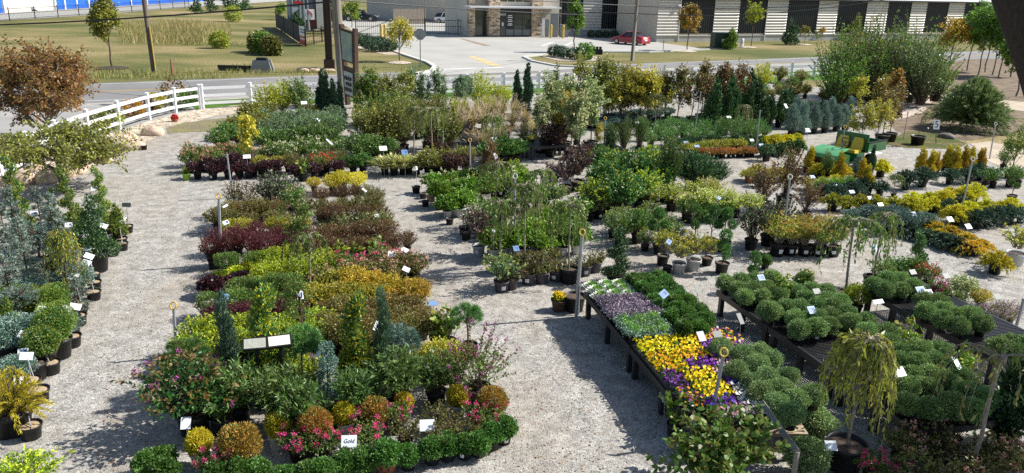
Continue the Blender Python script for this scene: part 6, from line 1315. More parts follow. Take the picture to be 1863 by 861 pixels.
# ------------------------------------------------------------------ riser posts with ring tops
PIPE = mat('grey pipe', (.40, .41, .42), .4, .2, noise=.2, scale=9); RING = mat('yellow ring', (.6, .40, .08), .5); RINGW = mat('pale ring', (.62, .6, .55), .5)
def riser(u0, v0, u1, v1, label, ring=True, r=.026, rm=None, zb=0):
    f = at(u1, v1, zb); f0 = f.copy(); d = ray(u0, v0); k = f.y / d[1]; t = Vector((d[0] * k, f.y, H + d[2] * k)) - f; f.x -= t.x * zb / max(t.z, .1); t.x += f0.x - f.x; t.z += zb; f.z = 0
    o = thing('irrigation_post', label, 'post', tuple(f), 0, 'grey irrigation posts'); m = MB(); m.tube([(0, 0, 0), tuple(t * .5), tuple(t)], r, 8); m.build('pole', [PIPE], o)
    if ring:
        m = MB(); an = np.linspace(0, 2 * PI, 15); m.tube(np.stack([.055 * np.cos(an), .03 * np.sin(an), .055 * np.sin(an) + .06], 1), .014, 6); q = m.build('ring_top', [rm or RING], o); q.location = t
    else:
        m = MB(); m.lathe([(r * 1.3, -.03), (r * 1.3, .02), (0, .03)], 8); q = m.build('cap', [PIPE], o); q.location = t
riser(398, 362, 403, 483, 'pale post with yellow ring standing before the maroon barberries', r=.035)
riser(316, 562, 321, 650, 'short post with yellow ring top at the left bed edge')
riser(413, 282, 424, 362, 'plain grey post between the upper left bed and middle bed', False)
riser(434, 230, 444, 292, 'grey post before the narrow yellow tree', False)
riser(855, 258, 856, 325, 'yellow ringed post left of the bronze shrub')
riser(937, 325, 936, 418, 'pale post rising from the hydrangeas', rm=RINGW, zb=.6)
riser(1059, 428, 1048, 578, 'tall grey post with yellow ring at the kale bench corner', r=.034)
riser(1054, 520, 1052, 574, 'shorter grey pipe beside the kale bench post', False, .02)
riser(1316, 648, 1300, 728, 'yellow ringed post rising from the pansy trays', r=.028, zb=.72)
riser(1101, 218, 1098, 281, 'yellow ringed post by the upright conifers')
riser(1221, 259, 1218, 330, 'yellow ringed post before the feathery cypress', zb=.6)
riser(1275, 168, 1266, 225, 'bent grey post by the far arborvitae', False, zb=.8)
riser(1383, 202, 1377, 258, 'plain pale post among the low evergreens', False, zb=.5)
riser(1537, 234, 1528, 285, 'yellow ringed post before the green utility cart', zb=.5)
riser(1437, 326, 1424, 440, 'pale ringed post before the bronze beech', rm=RINGW, zb=.3)
riser(1769, 293, 1745, 404, 'pale topped post between yellow junipers', rm=RINGW)
riser(1652, 205, 1643, 255, 'thin grey post left of the number five sign', False, .02)
riser(1811, 228, 1800, 290, 'grey post at the tan path right edge', rm=RINGW)
riser(1863, 545, 1843, 615, 'grey post at the right picture edge', False, .03)
riser(1028, 180, 1025, 250, 'slim post among the birch clump', False, .025)
riser(652, 235, 660, 290, 'leaning pale cane in the tall olive shrubs', False, .02)
riser(806, 240, 806, 300, 'pale cane right of the tall olive shrubs', False, .02)
# ------------------------------------------------------------------ upper left bed
ROW('dark_coral', 7, 362, 303, 500, 300, 'dark purple coral bells', 'along the upper left bed front', base=False)
ROW('dark_coral', 3, 540, 306, 615, 300, 'dark purple coral bells', 'in the upper bed right front')
ROW('dark_coral', 6, 350, 292, 480, 288, 'dark purple coral bells', 'in the second row of that front', s=.95)
P1('seedling', 338, 312, 'lime potted seedling at the upper bed left corner', pot='l3', s=1.0)
ROW('rose_peach', 4, 352, 274, 425, 268, 'peach blooming rose', 'at the upper bed left end')
ROW('rose_peach', 3, 345, 288, 385, 281, 'peach blooming rose', 'nearest the left gravel drive', s=.9)
ROW('rose_peach', 3, 440, 275, 500, 270, 'peach blooming rose', 'behind the card and narrow tree', s=.9)
ROW('rose_cream', 4, 495, 272, 560, 266, 'cream flowering rose', 'in the upper left bed')
ROW('rose_cream', 3, 575, 268, 618, 264, 'cream flowering rose', 'right of the leaning white label')
ROW('spirea_goldo', 3, 480, 296, 522, 292, 'orange tipped spirea', 'in the upper bed front', s=.9)
ROW('olive_shrub', 4, 535, 288, 615, 282, 'olive bronze shrub', 'in the upper bed third row')
ROW('rose_red', 2, 575, 295, 592, 292, 'orange red rose', 'in the upper bed front')
P1('seedling', 552, 305, 'bright green young shrub in the upper bed front', s=1.6)
ROW('glossy', 3, 622, 295, 658, 292, 'green leafy shrub', 'at the upper bed right corner', s=.75)
ROW('far_green', 3, 394, 246, 428, 238, 'dark grassy green shrub', 'left of the narrow yellow tree', s=.95)
P1('t_narrow', 452, 248, 'narrow bright yellow tree in the upper left bed', s=1.15)
ROW('far_green', 5, 475, 252, 605, 245, 'green leafy shrub', 'behind the cream roses')
ROW('far_bluegreen', 6, 490, 232, 610, 226, 'blue green shrub', 'in the second blue green row')
ROW('far_bluegreen', 6, 488, 216, 605, 212, 'blue green shrub', 'in the farthest blue green row')
ROW('far_olive', 4, 420, 226, 470, 220, 'olive green shrub', 'at the far left of the upper bed')
ROW('far_olive', 4, 445, 207, 485, 203, 'yellow olive shrub', 'beside the fence corner')
P1('far_tall_yellow', 487, 178, 'lime yellow tall shrub near the fence, left of two')
P1('far_tall_yellow', 513, 176, 'lime yellow tall shrub near the fence, right of two')
P1('far_tall_green', 543, 172, 'dark rounded green tall shrub right of the lime pair', s=1.1)
P1('far_olive', 562, 200, 'small bronze green shrub below the dark rounded one')
ROW('juniper_dark', 4, 583, 178, 618, 182, 'dark green columnar juniper', 'in the group before the road sign', s=.92, jit=.03)
# ------------------------------------------------------------------ centre far bed
ROW('yucca', 9, 700, 294, 826, 289, 'yellow striped yucca', 'in the yucca row', jit=.04)
ROW('far_green', 4, 655, 268, 705, 262, 'grey green shrub', 'left of the pale blue card')
P1('far_plum', 730, 280, 'dark purple shrub behind the yucca row', s=.6)
ROW('far_tall_olive', 4, 665, 232, 735, 228, 'tall bronze olive shrub', 'in the front of the tall block')
P1('w_olive', 752, 228, 'olive weeping tree, left of two before the tall block', s=1.1)
P1('w_olive', 786, 232, 'olive weeping tree, right of two before the tall block', s=1.15)
ROW('far_tall_olive', 3, 780, 225, 815, 235, 'tall bronze olive shrub', 'at the right end of the tall block', s=.95)
ROW('far_tall_green', 4, 665, 208, 730, 202, 'tall green shrub', 'in the rear of the tall block')
ROW('far_tall_olive', 4, 740, 208, 800, 204, 'tall brownish shrub', 'in the rear of the tall block')
ROW('far_plum', 2, 790, 262, 815, 275, 'reddish shrub', 'beside the yuccas right end', s=.8)
ROW('t_green', 3, 655, 165, 688, 165, 'green potted tree', 'right of the two post sign')
ROW('t_olive', 2, 706, 172, 733, 170, 'olive potted tree', 'before the white fence')
ROW('t_silver', 3, 752, 160, 798, 158, 'silver leaved potted tree', 'before the white fence')
P1('far_tall_yellow', 870, 160, 'rounded yellow green shrub before the white fence', s=1.15)
ROW('t_silver', 2, 832, 165, 850, 160, 'silver leaved potted tree', 'left of the rounded yellow shrub', s=.9)
ROW('grass_green', 5, 828, 192, 900, 186, 'green ornamental grass', 'at the back of the grass bench', z=.5)
ROW('grass_tan', 5, 850, 196, 940, 190, 'tall tan plumed grass', 'at the back of the grass block', z=.5)
ROW('grass_tan', 6, 838, 216, 955, 206, 'tan plumed grass', 'in the middle of the grass block', z=.4)
ROW('grass_low', 6, 862, 236, 972, 224, 'low pinkish tan grass', 'in the front of the grass block', z=.2)
ROW('grass_tan', 3, 872, 250, 950, 240, 'tan grass', 'nearest the small weeping tree')
P1('w_cherry', 898, 232, 'small green weeping tree before the tan grasses', s=1.1)
P1('grass_green', 968, 222, 'bright green grass clump right of the tan grasses', s=.8)
P1('yucca_lime', 966, 246, 'lime yellow yucca on the low black bench', z=.4)
ROW('glossy', 5, 884, 272, 945, 268, 'glossy dark green laurel', 'in front of the tan grasses', jit=.04)
P1('far_olive', 975, 255, 'small green shrub beside the lime yucca', s=.6)
ROW('juniper_dark', 2, 942, 160, 959, 162, 'tall dark columnar juniper', 'by the fence behind the grasses', s=1.05, jit=.02)
P1('far_tall_yellow', 918, 172, 'yellow green upright shrub left of the dark junipers', s=.8)
P1('far_tall_green', 905, 172, 'small green shrub left of the dark junipers', s=.7)
ROW('far_plum', 3, 1000, 250, 1020, 240, 'dark purple ninebark', 'behind the leggy smoke bushes', s=1.1)
ROW('leggy_plum', 3, 1010, 312, 1055, 300, 'leggy purple smoke bush', 'in black pots on the gravel', s=1.0)
ROW('far_plum', 2, 1055, 280, 1070, 275, 'purple ninebark', 'left of the ringed post', s=.9)
# ------------------------------------------------------------------ birches and far trees
ROW('t_varieg', 3, 985, 195, 1025, 185, 'thin variegated tree', 'left in the birch clump', s=1.15)
P1('t_dark', 1017, 155, 'dark narrow tree standing above the birch clump', s=1.15)
ROW('t_amber', 2, 1010, 195, 1030, 200, 'amber leaved birch', 'in the birch clump', s=1.05)
ROW('t_varieg', 3, 1045, 205, 1075, 195, 'variegated birch', 'right in the birch clump', s=1.15)
P1('far_bluegreen', 1050, 240, 'grey green shrub under the birch clump', s=.9)
P1('t_amber', 1092, 246, 'small autumn shrub with yellow and orange leaves on a bench', s=.42)
ROW('t_olive', 5, 1050, 165, 1130, 162, 'thin olive tree', 'in the far tree row', s=1.2)
ROW('t_yellow', 5, 1135, 160, 1200, 158, 'yellow autumn tree', 'in the far tree row', s=1.2)
ROW('t_olive', 6, 1070, 182, 1185, 176, 'bushy olive tree', 'in the second far row', s=.9)
ROW('t_brown', 4, 1215, 160, 1285, 158, 'dark brown leaved tree', 'in the far tree row', s=1.15)
ROW('t_bronze', 4, 1290, 155, 1350, 150, 'bronze leaved tree', 'in the far tree row', s=1.15)
P1('t_amber', 1140, 140, 'orange tipped young tree above the far olive trees', s=.8)
for i, (u, v, l) in enumerate(((1195, 192, 'behind the blue junipers'), (1350, 212, 'bare topped, before the blue junipers'))):
    P1('w_olive', u, v, 'olive weeping tree ' + l, s=.9, group='far weeping trees')
P1('far_tall_yellow', 1388, 136, 'rounded yellow green bush near the road, left of three', s=1.1)
P1('far_olive', 1420, 132, 'small bronze topped bush near the road, middle of three', s=1.1)
P1('far_olive', 1458, 138, 'low green bush beside the white fence post, right of three', s=1.1)
ROW('thuja_tall', 5, 1292, 172, 1365, 168, 'dark green arborvitae', 'in the rear arborvitae row', s=1.3)
ROW('thuja_tall', 5, 1300, 188, 1375, 182, 'dark green arborvitae', 'in the front arborvitae row', s=1.3)
ROW('thuja_mid', 5, 1388, 200, 1440, 190, 'green arborvitae', 'right of the arborvitae block', s=1.25)
ROW('far_olive', 4, 1400, 168, 1470, 162, 'mixed olive shrub', 'behind the arborvitae', s=.9)
ROW('far_green', 4, 1360, 160, 1440, 150, 'thin green shrub', 'far behind the arborvitae', s=.9)
# ------------------------------------------------------------------ evergreen blocks
ROW('jun_blue', 7, 1105, 212, 1215, 202, 'blue spreading juniper', 'in the far blue row', s=1.05)
ROW('jun_blue', 5, 1095, 222, 1170, 215, 'blue spreading juniper', 'in the second blue row')
ROW('conif_up', 3, 1105, 248, 1165, 236, 'upright feathery green conifer', 'left of the juniper rows', s=.95, jit=.04)
ROW('grn_up', 10, 1175, 226, 1370, 212, 'light green juniper', 'in the farthest juniper row', s=1.0)
ROW('grn_up', 11, 1175, 238, 1385, 224, 'light green juniper', 'in the second juniper row')
ROW('grn_up', 11, 1188, 248, 1395, 236, 'light green juniper', 'in the third juniper row')
ROW('globe_dk', 10, 1228, 256, 1345, 251, 'round dark dwarf conifer', 'in the globe row', jit=.03)
ROW('char_low', 9, 1250, 266, 1345, 259, 'chartreuse low conifer', 'behind the rust heathers', jit=.03)
ROW('orange_low', 11, 1278, 275, 1372, 272, 'rust orange heather', 'in the rust row', jit=.03)
ROW('grn_low', 4, 1352, 256, 1385, 250, 'dark green low conifer', 'right of the globe row')
ROW('juniper_blue', 6, 1440, 218, 1545, 208, 'tall blue grey juniper', 'in the blue block behind the cart', s=1.0)
ROW('juniper_blue', 5, 1450, 205, 1540, 198, 'tall blue grey juniper', 'at the rear of the blue block', s=1.0)
ROW('yel_low', 6, 1392, 252, 1450, 249, 'yellow low juniper', 'left of the green cart', jit=.04)
ROW('grn_low', 6, 1392, 268, 1455, 262, 'green low juniper', 'left of the green cart')
P1('globe_dk', 1396, 272, 'dark upright dwarf conifer left of the low junipers', s=1.2)
# ------------------------------------------------------------------ middle shrubs
for i, (u, v, k, s) in enumerate(((1080, 345, 'rhodo_y', .95), (1105, 318, 'rhodo', 1.0), (1135, 340, 'rhodo', 1.0), (1150, 305, 'rhodo', 1.05), (1170, 332, 'rhodo_y', 1.0), (1195, 315, 'rhodo', 1.0), (1120, 295, 'rhodo_y', .9), (1188, 290, 'rhodo_y', 1.0), (1090, 290, 'rhodo', .8))):
    P1(k, u, v, 'big leafy rhododendron in the centre block, %s placed from the left front' % ORD[i], group='rhododendrons in the centre block', s=s)
P1('conif_up', 1218, 300, 'tall narrow green conifer right of the rhododendrons', s=1.2)
P1('feather', 1264, 305, 'broad dark feathery cypress right of the narrow conifer', s=1.1)
P1('feather', 1302, 310, 'small dark feathery cypress right of the broad one', s=.75)
ROW('sage', 5, 1070, 372, 1140, 358, 'grey green shrub', 'left below the rhododendrons', s=.9)
ROW('sage', 5, 1108, 398, 1185, 385, 'grey green shrub', 'in the front left of the centre', s=.95)
ROW('sage_dk', 4, 1128, 412, 1200, 398, 'dark green shrub', 'behind the white potted pair')
ROW('varieg', 4, 1190, 348, 1290, 345, 'yellow green variegated shrub', 'below the feathery cypress', s=.95)
P1('varieg', 1175, 355, 'light green variegated shrub before the rhododendrons', s=.7)
ROW('varieg', 5, 1255, 366, 1370, 362, 'cream variegated shrub', 'before the bronze beeches', s=.9)
ROW('sage_dk', 4, 1250, 380, 1315, 372, 'blue green shrub', 'below the variegated row', s=.85)
P1('topi1', 1205, 405, 'boxwood topiary of stacked balls, leftmost, over green shrubs', s=1.05)
for i, (u, v, k) in enumerate(((1268, 400, 'topi1'), (1296, 398, 'topi1'), (1322, 402, 'topi1'))): P1(k, u, v, 'boxwood topiary with balls, %s behind the white pots' % ORD[i], s=1.05, group='boxwood topiaries behind the white pots')
P1('topi2', 1318, 440, 'branching boxwood topiary right of the white pots', s=1.0)
P1('topi2', 1378, 482, 'triple ball boxwood topiary beside the middle mum bench', s=.85)
ROW('yel_leggy', 2, 1236, 448, 1264, 444, 'yellow leaved witch hazel in white pot', 'right of the blue card', s=.95, pot='w5', jit=.02)
ROW('yel_leggy', 2, 1290, 440, 1210, 438, 'yellow leaved witch hazel in black pot', 'beside the white potted pair', s=.9, pot='p5', jit=.02)
ROW('sage', 3, 1180, 425, 1225, 415, 'thin yellow green shrub', 'left of the white potted pair', s=.9)
P1('bronze_tall', 1395, 330, 'tall bronze beech before the rust pots, left of two', s=1.0)
P1('bronze_tall', 1432, 318, 'tall bronze beech before the rust pots, right of two', s=1.05)
ROW('leafy_tall', 3, 1368, 400, 1420, 390, 'leggy grey leaved shrub', 'left of the pale ringed post', s=1.1)
P1('bronze_tall', 1470, 355, 'red brown beech with white tag right of the ringed post', s=.8)
ROW('red_leggy', 5, 1420, 418, 1522, 420, 'autumn toned itea in labelled black pot', 'in the itea row', s=1.0, taged=True, jit=.03)
ROW('red_leggy', 3, 1438, 408, 1500, 405, 'autumn toned itea', 'behind the itea row', s=.9)
P1('spiral_s', 1122, 455, 'dense spiral arborvitae beside the kale bench', s=1.08)
P1('spiral_t', 1675, 458, 'spiral juniper behind the right bench', s=1.0)
P1('mum_dk', 1393, 474, 'small boxwood ball beside the topiary', s=.9)
# ------------------------------------------------------------------ hydrangea bed, centre
ROW('far_olive', 4, 785, 290, 845, 284, 'bronze green shrub', 'at the hydrangea bed back', s=.8)
P1('t_bronze', 888, 290, 'bronze green standard tree at the hydrangea bed back', s=.62)
ROW('far_plum', 3, 815, 295, 850, 290, 'plum leaved shrub', 'behind the hydrangeas', s=.75)
ROW('bright_fl', 4, 790, 325, 850, 318, 'white flowering hydrangea', 'at the hydrangea bed left end', s=.85)
ROW('bright', 4, 800, 348, 880, 335, 'fresh green hydrangea', 'in the left block', s=.9)
ROW('bright', 3, 812, 365, 850, 360, 'fresh green hydrangea', 'nearest the left gravel', s=.85, pot='w5')
ROW('bright_fl', 4, 860, 332, 945, 322, 'green hydrangea with cream heads', 'in the back row')
ROW('rhodo_y', 3, 870, 310, 930, 305, 'yellow green rhododendron', 'behind the hydrangeas', s=.75)
P1('w_olive', 900, 335, 'olive weeping tree in the hydrangea bed back', s=.95)
P1('leggy_plum', 872, 405, 'leggy pale flowered rose tree in the hydrangea bed', s=.95, pot='w5')
ROW('rose_cream', 3, 870, 392, 905, 378, 'cream flowering rose', 'left in the hydrangea bed', s=1.0)
P1('w_cherry', 910, 400, 'weeping cherry, leftmost of the three over the hydrangeas', s=1.1)
P1('w_cherry', 955, 385, 'weeping cherry, middle of the three over the hydrangeas', s=1.2)
P1('w_sparse', 985, 350, 'weeping cherry behind the other two, near the pale post', s=.95)
P1('w_cherry', 1040, 415, 'weeping cherry, rightmost over the hydrangeas', s=1.1)
ROW('bright', 5, 895, 432, 1010, 418, 'fresh green hydrangea', 'in the front block', s=1.0)
ROW('bright', 4, 960, 408, 1040, 400, 'fresh green hydrangea', 'in the second block', s=.95)
ROW('bright', 3, 1000, 430, 1050, 425, 'fresh green hydrangea', 'at the right front end', s=.9)
ROW('bright_fl', 4, 985, 388, 1050, 378, 'cream headed hydrangea', 'at the right rear end', s=.9)
ROW('rose_blush', 4, 960, 398, 1035, 385, 'blush rose', 'in the hydrangea bed', s=.9)
ROW('sage', 5, 935, 360, 1010, 350, 'yellow green shrub', 'in the hydrangea bed centre', s=.95)
fr = [(913, 486, 'sage'), (930, 497, 'rose_bare'), (962, 489, 'rose_bare'), (987, 487, 'rose_bare'), (1013, 483, 'rose_bare'), (1033, 478, 'rose_bare'), (1064, 474, 'rose_bare'), (1083, 468, 'rose_bare'), (948, 470, 'rose_bare'), (975, 465, 'rose_bare'), (1000, 462, 'rose_bare')]
for i, (u, v, k) in enumerate(fr): P1(k, u, v, 'sparse perennial in a violet grey pot, %s in the row before the hydrangeas' % ORD[i], group='violet grey pots before the hydrangeas', s=1.05, pot='v3', taged=(i % 2 == 0))
for i, (u, v, k) in enumerate(((757, 352, 'p3'), (770, 362, 'p2'), (784, 367, 't3'), (774, 376, 'p2'), (800, 382, 'p3'), (818, 409, 'p2'), (844, 427, 'p3'), (848, 437, 'p3'), (878, 440, 'w3'), (894, 470, 'p2'), (832, 392, 'w3'), (838, 395, 'w5'))):
    p = at(u, v); a, b, t = potmesh(k); o = thing('empty_pot', ('tan' if k[0] == 't' else 'white' if k[0] == 'w' else 'black') + ' small pot along the left side of the hydrangea bed, %s from the back' % ORD[i], 'pot', tuple(p), 0, 'small pots beside the hydrangeas'); link('pot', a, o); link('soil', b, o)
card(768, 313, .75, 'dark card back in a small pot by the yucca row', (766, 345), back=True, w=.16, fz=.1)
card(758, 306, .75, 'slim pale card in a small pot by the yucca row', (757, 345), w=.06, h=.16, print_=False, fz=.1)
P1('yellow_pot', 1018, 541, 'yellow pansy in a brown pot by the bench corner post', s=1.0)
p = at(1044, 565); a, b, t = potmesh('p15'); o = thing('empty_pot', 'big empty black tub beside the kale bench corner', 'pot', tuple(p), 0, None, .95); link('pot', a, o); link('soil', b, o)
p = at(263, 273); a, b, t = potmesh('p2'); o = thing('empty_pot', 'small lone black pot on gravel by the tan boulders', 'pot', tuple(p)); link('pot', a, o); link('soil', b, o)
p = at(1213, 497); a, b, t = potmesh('p2'); o = thing('empty_pot', 'small black pot before the left white pot', 'pot', tuple(p)); link('pot', a, o); link('soil', b, o)
# ------------------------------------------------------------------ right hand beds
for i, (u, v, k, s) in enumerate(((1438, 290, 'thuja_yel', .8), (1472, 287, 'thuja_fire', 1.0), (1490, 306, 'yel_low', 1.1), (1508, 300, 'conif_up', .6), (1530, 300, 'thuja_fire', 1.1), (1535, 308, 'yel_low', 1.1), (1572, 305, 'thuja_fire', .9), (1560, 300, 'juniper_blue', .6), (1585, 295, 'juniper_dark', .5), (1604, 300, 'yel_low', 1.2), (1582, 322, 'thuja_fire', 1.0), (1512, 308, 'yel_low', 1.1))):
    P1(k, u, v, '%s before the green cart, %s from the left' % ({'thuja_yel': 'yellow arborvitae', 'thuja_fire': 'fire tipped arborvitae', 'yel_low': 'yellow juniper', 'conif_up': 'dark upright conifer', 'juniper_blue': 'pale blue conifer', 'juniper_dark': 'thin dark juniper'}[k], ORD[i]), group='mixed conifers before the green cart', s=s)
ROW('yel_low', 5, 1362, 310, 1425, 312, 'yellow low juniper', 'left of the bronze beeches', jit=.04)
P1('char_low', 1364, 314, 'yellow green perennial in a terracotta pot by the rust row', pot='c3', s=1.0)
P1('globe_dk', 1384, 322, 'dark dwarf conifer beside the terracotta pot', s=.9)
ROW('grass_fine', 6, 1485, 330, 1555, 322, 'fine green grass tuft', 'below the fire tipped conifers', s=1.1)
ROW('yel_low', 3, 1480, 326, 1515, 324, 'yellow tipped juniper', 'left of the fine grass', s=1.0)
ROW('jun_green', 6, 1500, 345, 1600, 336, 'green spreading juniper', 'behind the lime junipers', s=.8)
ROW('jun_lime', 6, 1518, 362, 1650, 366, 'lime spreading juniper', 'in the lime row', s=.95)
ROW('jun_blue', 4, 1555, 385, 1630, 388, 'blue green low juniper', 'in front of the lime row', s=.95)
ROW('jun_blue', 4, 1610, 400, 1690, 396, 'blue green low juniper', 'beside the dark flat junipers', s=.95)
ROW('jun_dkflat', 5, 1660, 412, 1735, 438, 'dark flat juniper', 'left of the golden flat junipers', s=1.0)
ROW('jun_gold', 5, 1706, 408, 1785, 440, 'golden flat juniper', 'in the upper golden strip', s=1.05, jit=.04)
ROW('jun_gold', 4, 1712, 424, 1770, 446, 'golden flat juniper', 'in the lower golden strip', s=1.05, jit=.04)
ROW('jun_green', 2, 1650, 322, 1685, 318, 'big dark spreading juniper', 'below the fiery arborvitae', s=1.0)
P1('w_sparse', 1630, 330, 'bare silvery weeping conifer beside the dark spreading junipers', s=.45)
ROW('thuja_fire', 8, 1680, 292, 1785, 285, 'fiery gold arborvitae', 'in the fiery row', s=1.05, jit=.04)
ROW('jun_green', 3, 1730, 318, 1785, 312, 'dark green spreading shrub', 'below the fiery row', s=.8)
ROW('sage_dk', 4, 1790, 318, 1858, 315, 'green shrub', 'at the right edge below the path', s=.9)
ROW('yel_low', 6, 1665, 358, 1780, 346, 'bright yellow juniper', 'in the upper yellow row', s=1.15)
ROW('yel_low', 4, 1660, 368, 1720, 362, 'bright yellow juniper', 'in the lower left yellow row', s=1.05)
ROW('jun_green', 2, 1722, 372, 1750, 366, 'dark green juniper', 'between the yellow rows', s=.75)
ROW('yel_low', 6, 1740, 384, 1845, 370, 'bright yellow juniper', 'in the right yellow row', s=1.15)
ROW('jun_green', 5, 1770, 396, 1860, 386, 'dark green juniper', 'in front of the right yellow row', s=.75)
P1('yel_low', 1815, 468, 'yellow green juniper alone on gravel by the white pot', s=1.15)
P1('yel_leggy', 1856, 430, 'bare twig shrub in a white pot at the right edge', pot='w7', s=1.1)
P1('topi1', 1848, 330, 'green standard shrub at the right edge of the evergreen bed', s=.9)
P1('t_green', 1852, 255, 'green young tree at the right picture edge by the path', s=.9)
P1('sage', 1828, 287, 'small round green shrub on the tan path', s=.9)
# ------------------------------------------------------------------ right bench odds
P1('w_sparse', 1553, 448, 'sparse weeping cherry with pale trunk, left of two', s=1.15)
P1('w_sparse', 1598, 440, 'sparse weeping cherry with thin trunk, right of two', s=.95)
P1('w_near', 1562, 690, 'full weeping cherry in a big black tub near the camera', s=1.1)
kd('w_bare', 'potted_weeping_cherry', 'weeping tree', 'p7', lambda g: weeper(g, olive, green, 1.75, .75, .9, 11, 24, .085, .03, pb=.3, tr=.026), 1.2, 1)
P1('w_bare', 1797, 720, 'nearly leafless weeping stem at the lower right', s=1.18)
P1('thuja_mid', 1848, 720, 'dark green arborvitae at the lower right edge', s=1.15)
P1('euon', 1560, 535, 'yellow variegated euonymus between the two benches', s=1.0)
ROW('seedling', 2, 1428, 520, 1478, 505, 'fresh green vine seedling', 'in the middle bench mums', z=BZ, s=1.2)
P1('seedling', 1650, 620, 'yellow green vine on a cane between benches', s=1.9)
P1('seedling', 1755, 655, 'light green seedling over the lower right bench', s=1.3, z=BZ)
ROW('sage_dk', 3, 1610, 488, 1660, 480, 'dark leafy shrub', 'behind the right bench mums', s=.9)
P1('rose_red', 1688, 495, 'red flowering rose behind the right bench', s=.9)
ROW('rose_pink', 2, 1690, 520, 1705, 522, 'magenta flowering perennial', 'on the right bench', s=.7, z=.3)
P1('euon_cream', 1752, 520, 'peach and cream leafed shrub behind the right bench', s=.9)
P1('spirea_orange', 1785, 535, 'orange flowered perennial behind the right bench', s=.7)
ROW('heath', 3, 1795, 565, 1840, 560, 'lavender flowered aster', 'at the right bench end', s=1.0)
P1('sage', 1735, 545, 'yellow green shrub behind the right bench mums', s=.8)
kd('rose_shade', 'potted_rose', 'rose', 'p3', spir(olive, brownred, pb=.35, r=.36, z1=.75, ns=42, nl=13, fill=120, L=.06, W=.035, fl=5, flmat=fpe, fk=14, fr=.04, fs=.035), .5)
ROW('rose_shade', 3, 1640, 800, 1750, 785, 'shaded pale rose', 'at the lower right', s=.85)
ROW('rose_shade', 4, 1660, 835, 1840, 818, 'shaded pale rose', 'along the bottom right edge', s=.9)
ROW('rose_shade', 3, 1760, 862, 1860, 855, 'shaded blush rose', 'in the bottom right corner', s=.95)
ROW('rose_small', 2, 1590, 845, 1625, 850, 'low pink rose', 'beside the weeping cherry tub', s=1.0)
P1('bronze_tall', 1320, 800, 'broad leaved hibiscus like shrub filling the near bench end', s=.0001) if False else None
kd('hydr_near', 'potted_viburnum', 'shrub', 'p15', lambda g: bush(g, green, olive, r=.55, z0=.36, z1=1.15, ns=60, nl=20, L=.1, W=.075, fill=200, f0=.25, base_r=.12, lump=.2, wild=.35, tipt=.6, pb=.5), .7, 1)
P1('hydr_near', 1325, 805, 'large leaved green viburnum at the near bench end', s=1.0)
P1('hydr_near', 1290, 850, 'large leaved green viburnum at the bottom below the pansies', s=.85)
P1('seedling', 1232, 745, 'trailing vine leaning off the near bench side', s=1.6)
# cut timber cart / rail at the bench end
TIM = mat('grey timber', (.26, .24, .21), .7, noise=.35, scale=5, stretch=(2, 2, 8)); TIM2 = mat('tan plank', (.40, .31, .21), .8, noise=.3, scale=4, stretch=(1, 8, 1))
o = thing('timber_cart', 'weathered timber cart with tan deck and tilted grey rail', 'cart', tuple(at(1425, 820)))
a, b = at(1386, 733, .95) - at(1425, 820), at(1450, 822, .75) - at(1425, 820); m = MB(); m.tube([tuple(a), tuple((a + b) / 2), tuple(b)], .055, 4); m.build('side_rail', [TIM], o)
m = MB(); m.box((-.05, .1, .42), (.55, .7, .05)); m.build('deck', [TIM2], o)
for x in (-.28, .18):
    for y in (-.2, .4): m = MB(); m.box((x, y, .2), (.06, .06, .4)); m.build('leg', [TIM], o)
for e in (a, b): m = MB(); m.tube([tuple(e), (e.x, e.y, .1)], .04, 5); m.build('upright', [TIM], o)
# round wooden marker in the kale, solar lights
for u, v, z, l in ((1200, 575, .72, 'round pale wooden marker among the mums and kale'), (1196, 541, .74, 'small round wooden marker behind the blue card')):
    p = at(u, v, z); o = thing('wooden_marker', l, 'marker', (p.x, p.y, BZ)); m = MB(); m.lathe([(0, z - BZ + .02), (.1, z - BZ + .02), (.105, z - BZ), (.1, z - BZ - .015), (0, z - BZ - .015)], 20); m.build('disc', [mat('pale wood', (.55, .45, .31), .8, noise=.2, scale=6)], o); m = MB(); m.tube([(0, 0, 0), (0, 0, z - BZ - .01)], .02, 6); m.build('stem', [STAKE], o)
for u, v, rz, l, mm in ((464, 626, .25, 'solar light with pale gridded panel facing left', mat('panel lens', (.5, .5, .42), .35, noise=.25, scale=40)), (508, 621, .35, 'solar light with bright cream panel beside the gold column', mat('panel cream', (.8, .78, .62), .4))):
    f = at(u, v + 20, .98); f.z = 0; c = at(u, v, 1.2) - f; o = thing('solar_light', l, 'light', tuple(f), 0, 'solar lights in the bed'); m = MB(); m.tube([(0, 0, 0), (c.x, c.y + .05, c.z - .06)], .03, 8); m.build('pole', [BLK], o)
    R = (-.75, 0, rz); m = MB(); m.box((0, 0, 0), (.36, .07, .19)); q = m.build('head', [BLK], o); q.location = c; q.rotation_euler = R; m = MB(); m.box((0, -.037, 0), (.315, .006, .15)); m.build('lens_panel', [mm], q)
# number five sign
f = at(1703, 262); c = aty(1704, 227, f.y) - f; o = thing('number_sign', 'square white sign with black number five on a thin stake', 'sign', tuple(f)); m = MB(); m.tube([(0, .02, 0), (c.x, .02, c.z)], .014, 6); m.build('stake', [BLK], o); m = MB(); m.box((0, 0, 0), (.3, .012, .42)); q = m.build('sign_plate', [CARD], o); q.location = c; text('5', .42, FACE, q, (0, -.009, 0), (PI / 2, 0, 0), 'numeral', .001); 
q.rotation_euler = (-.15, 0, .12)
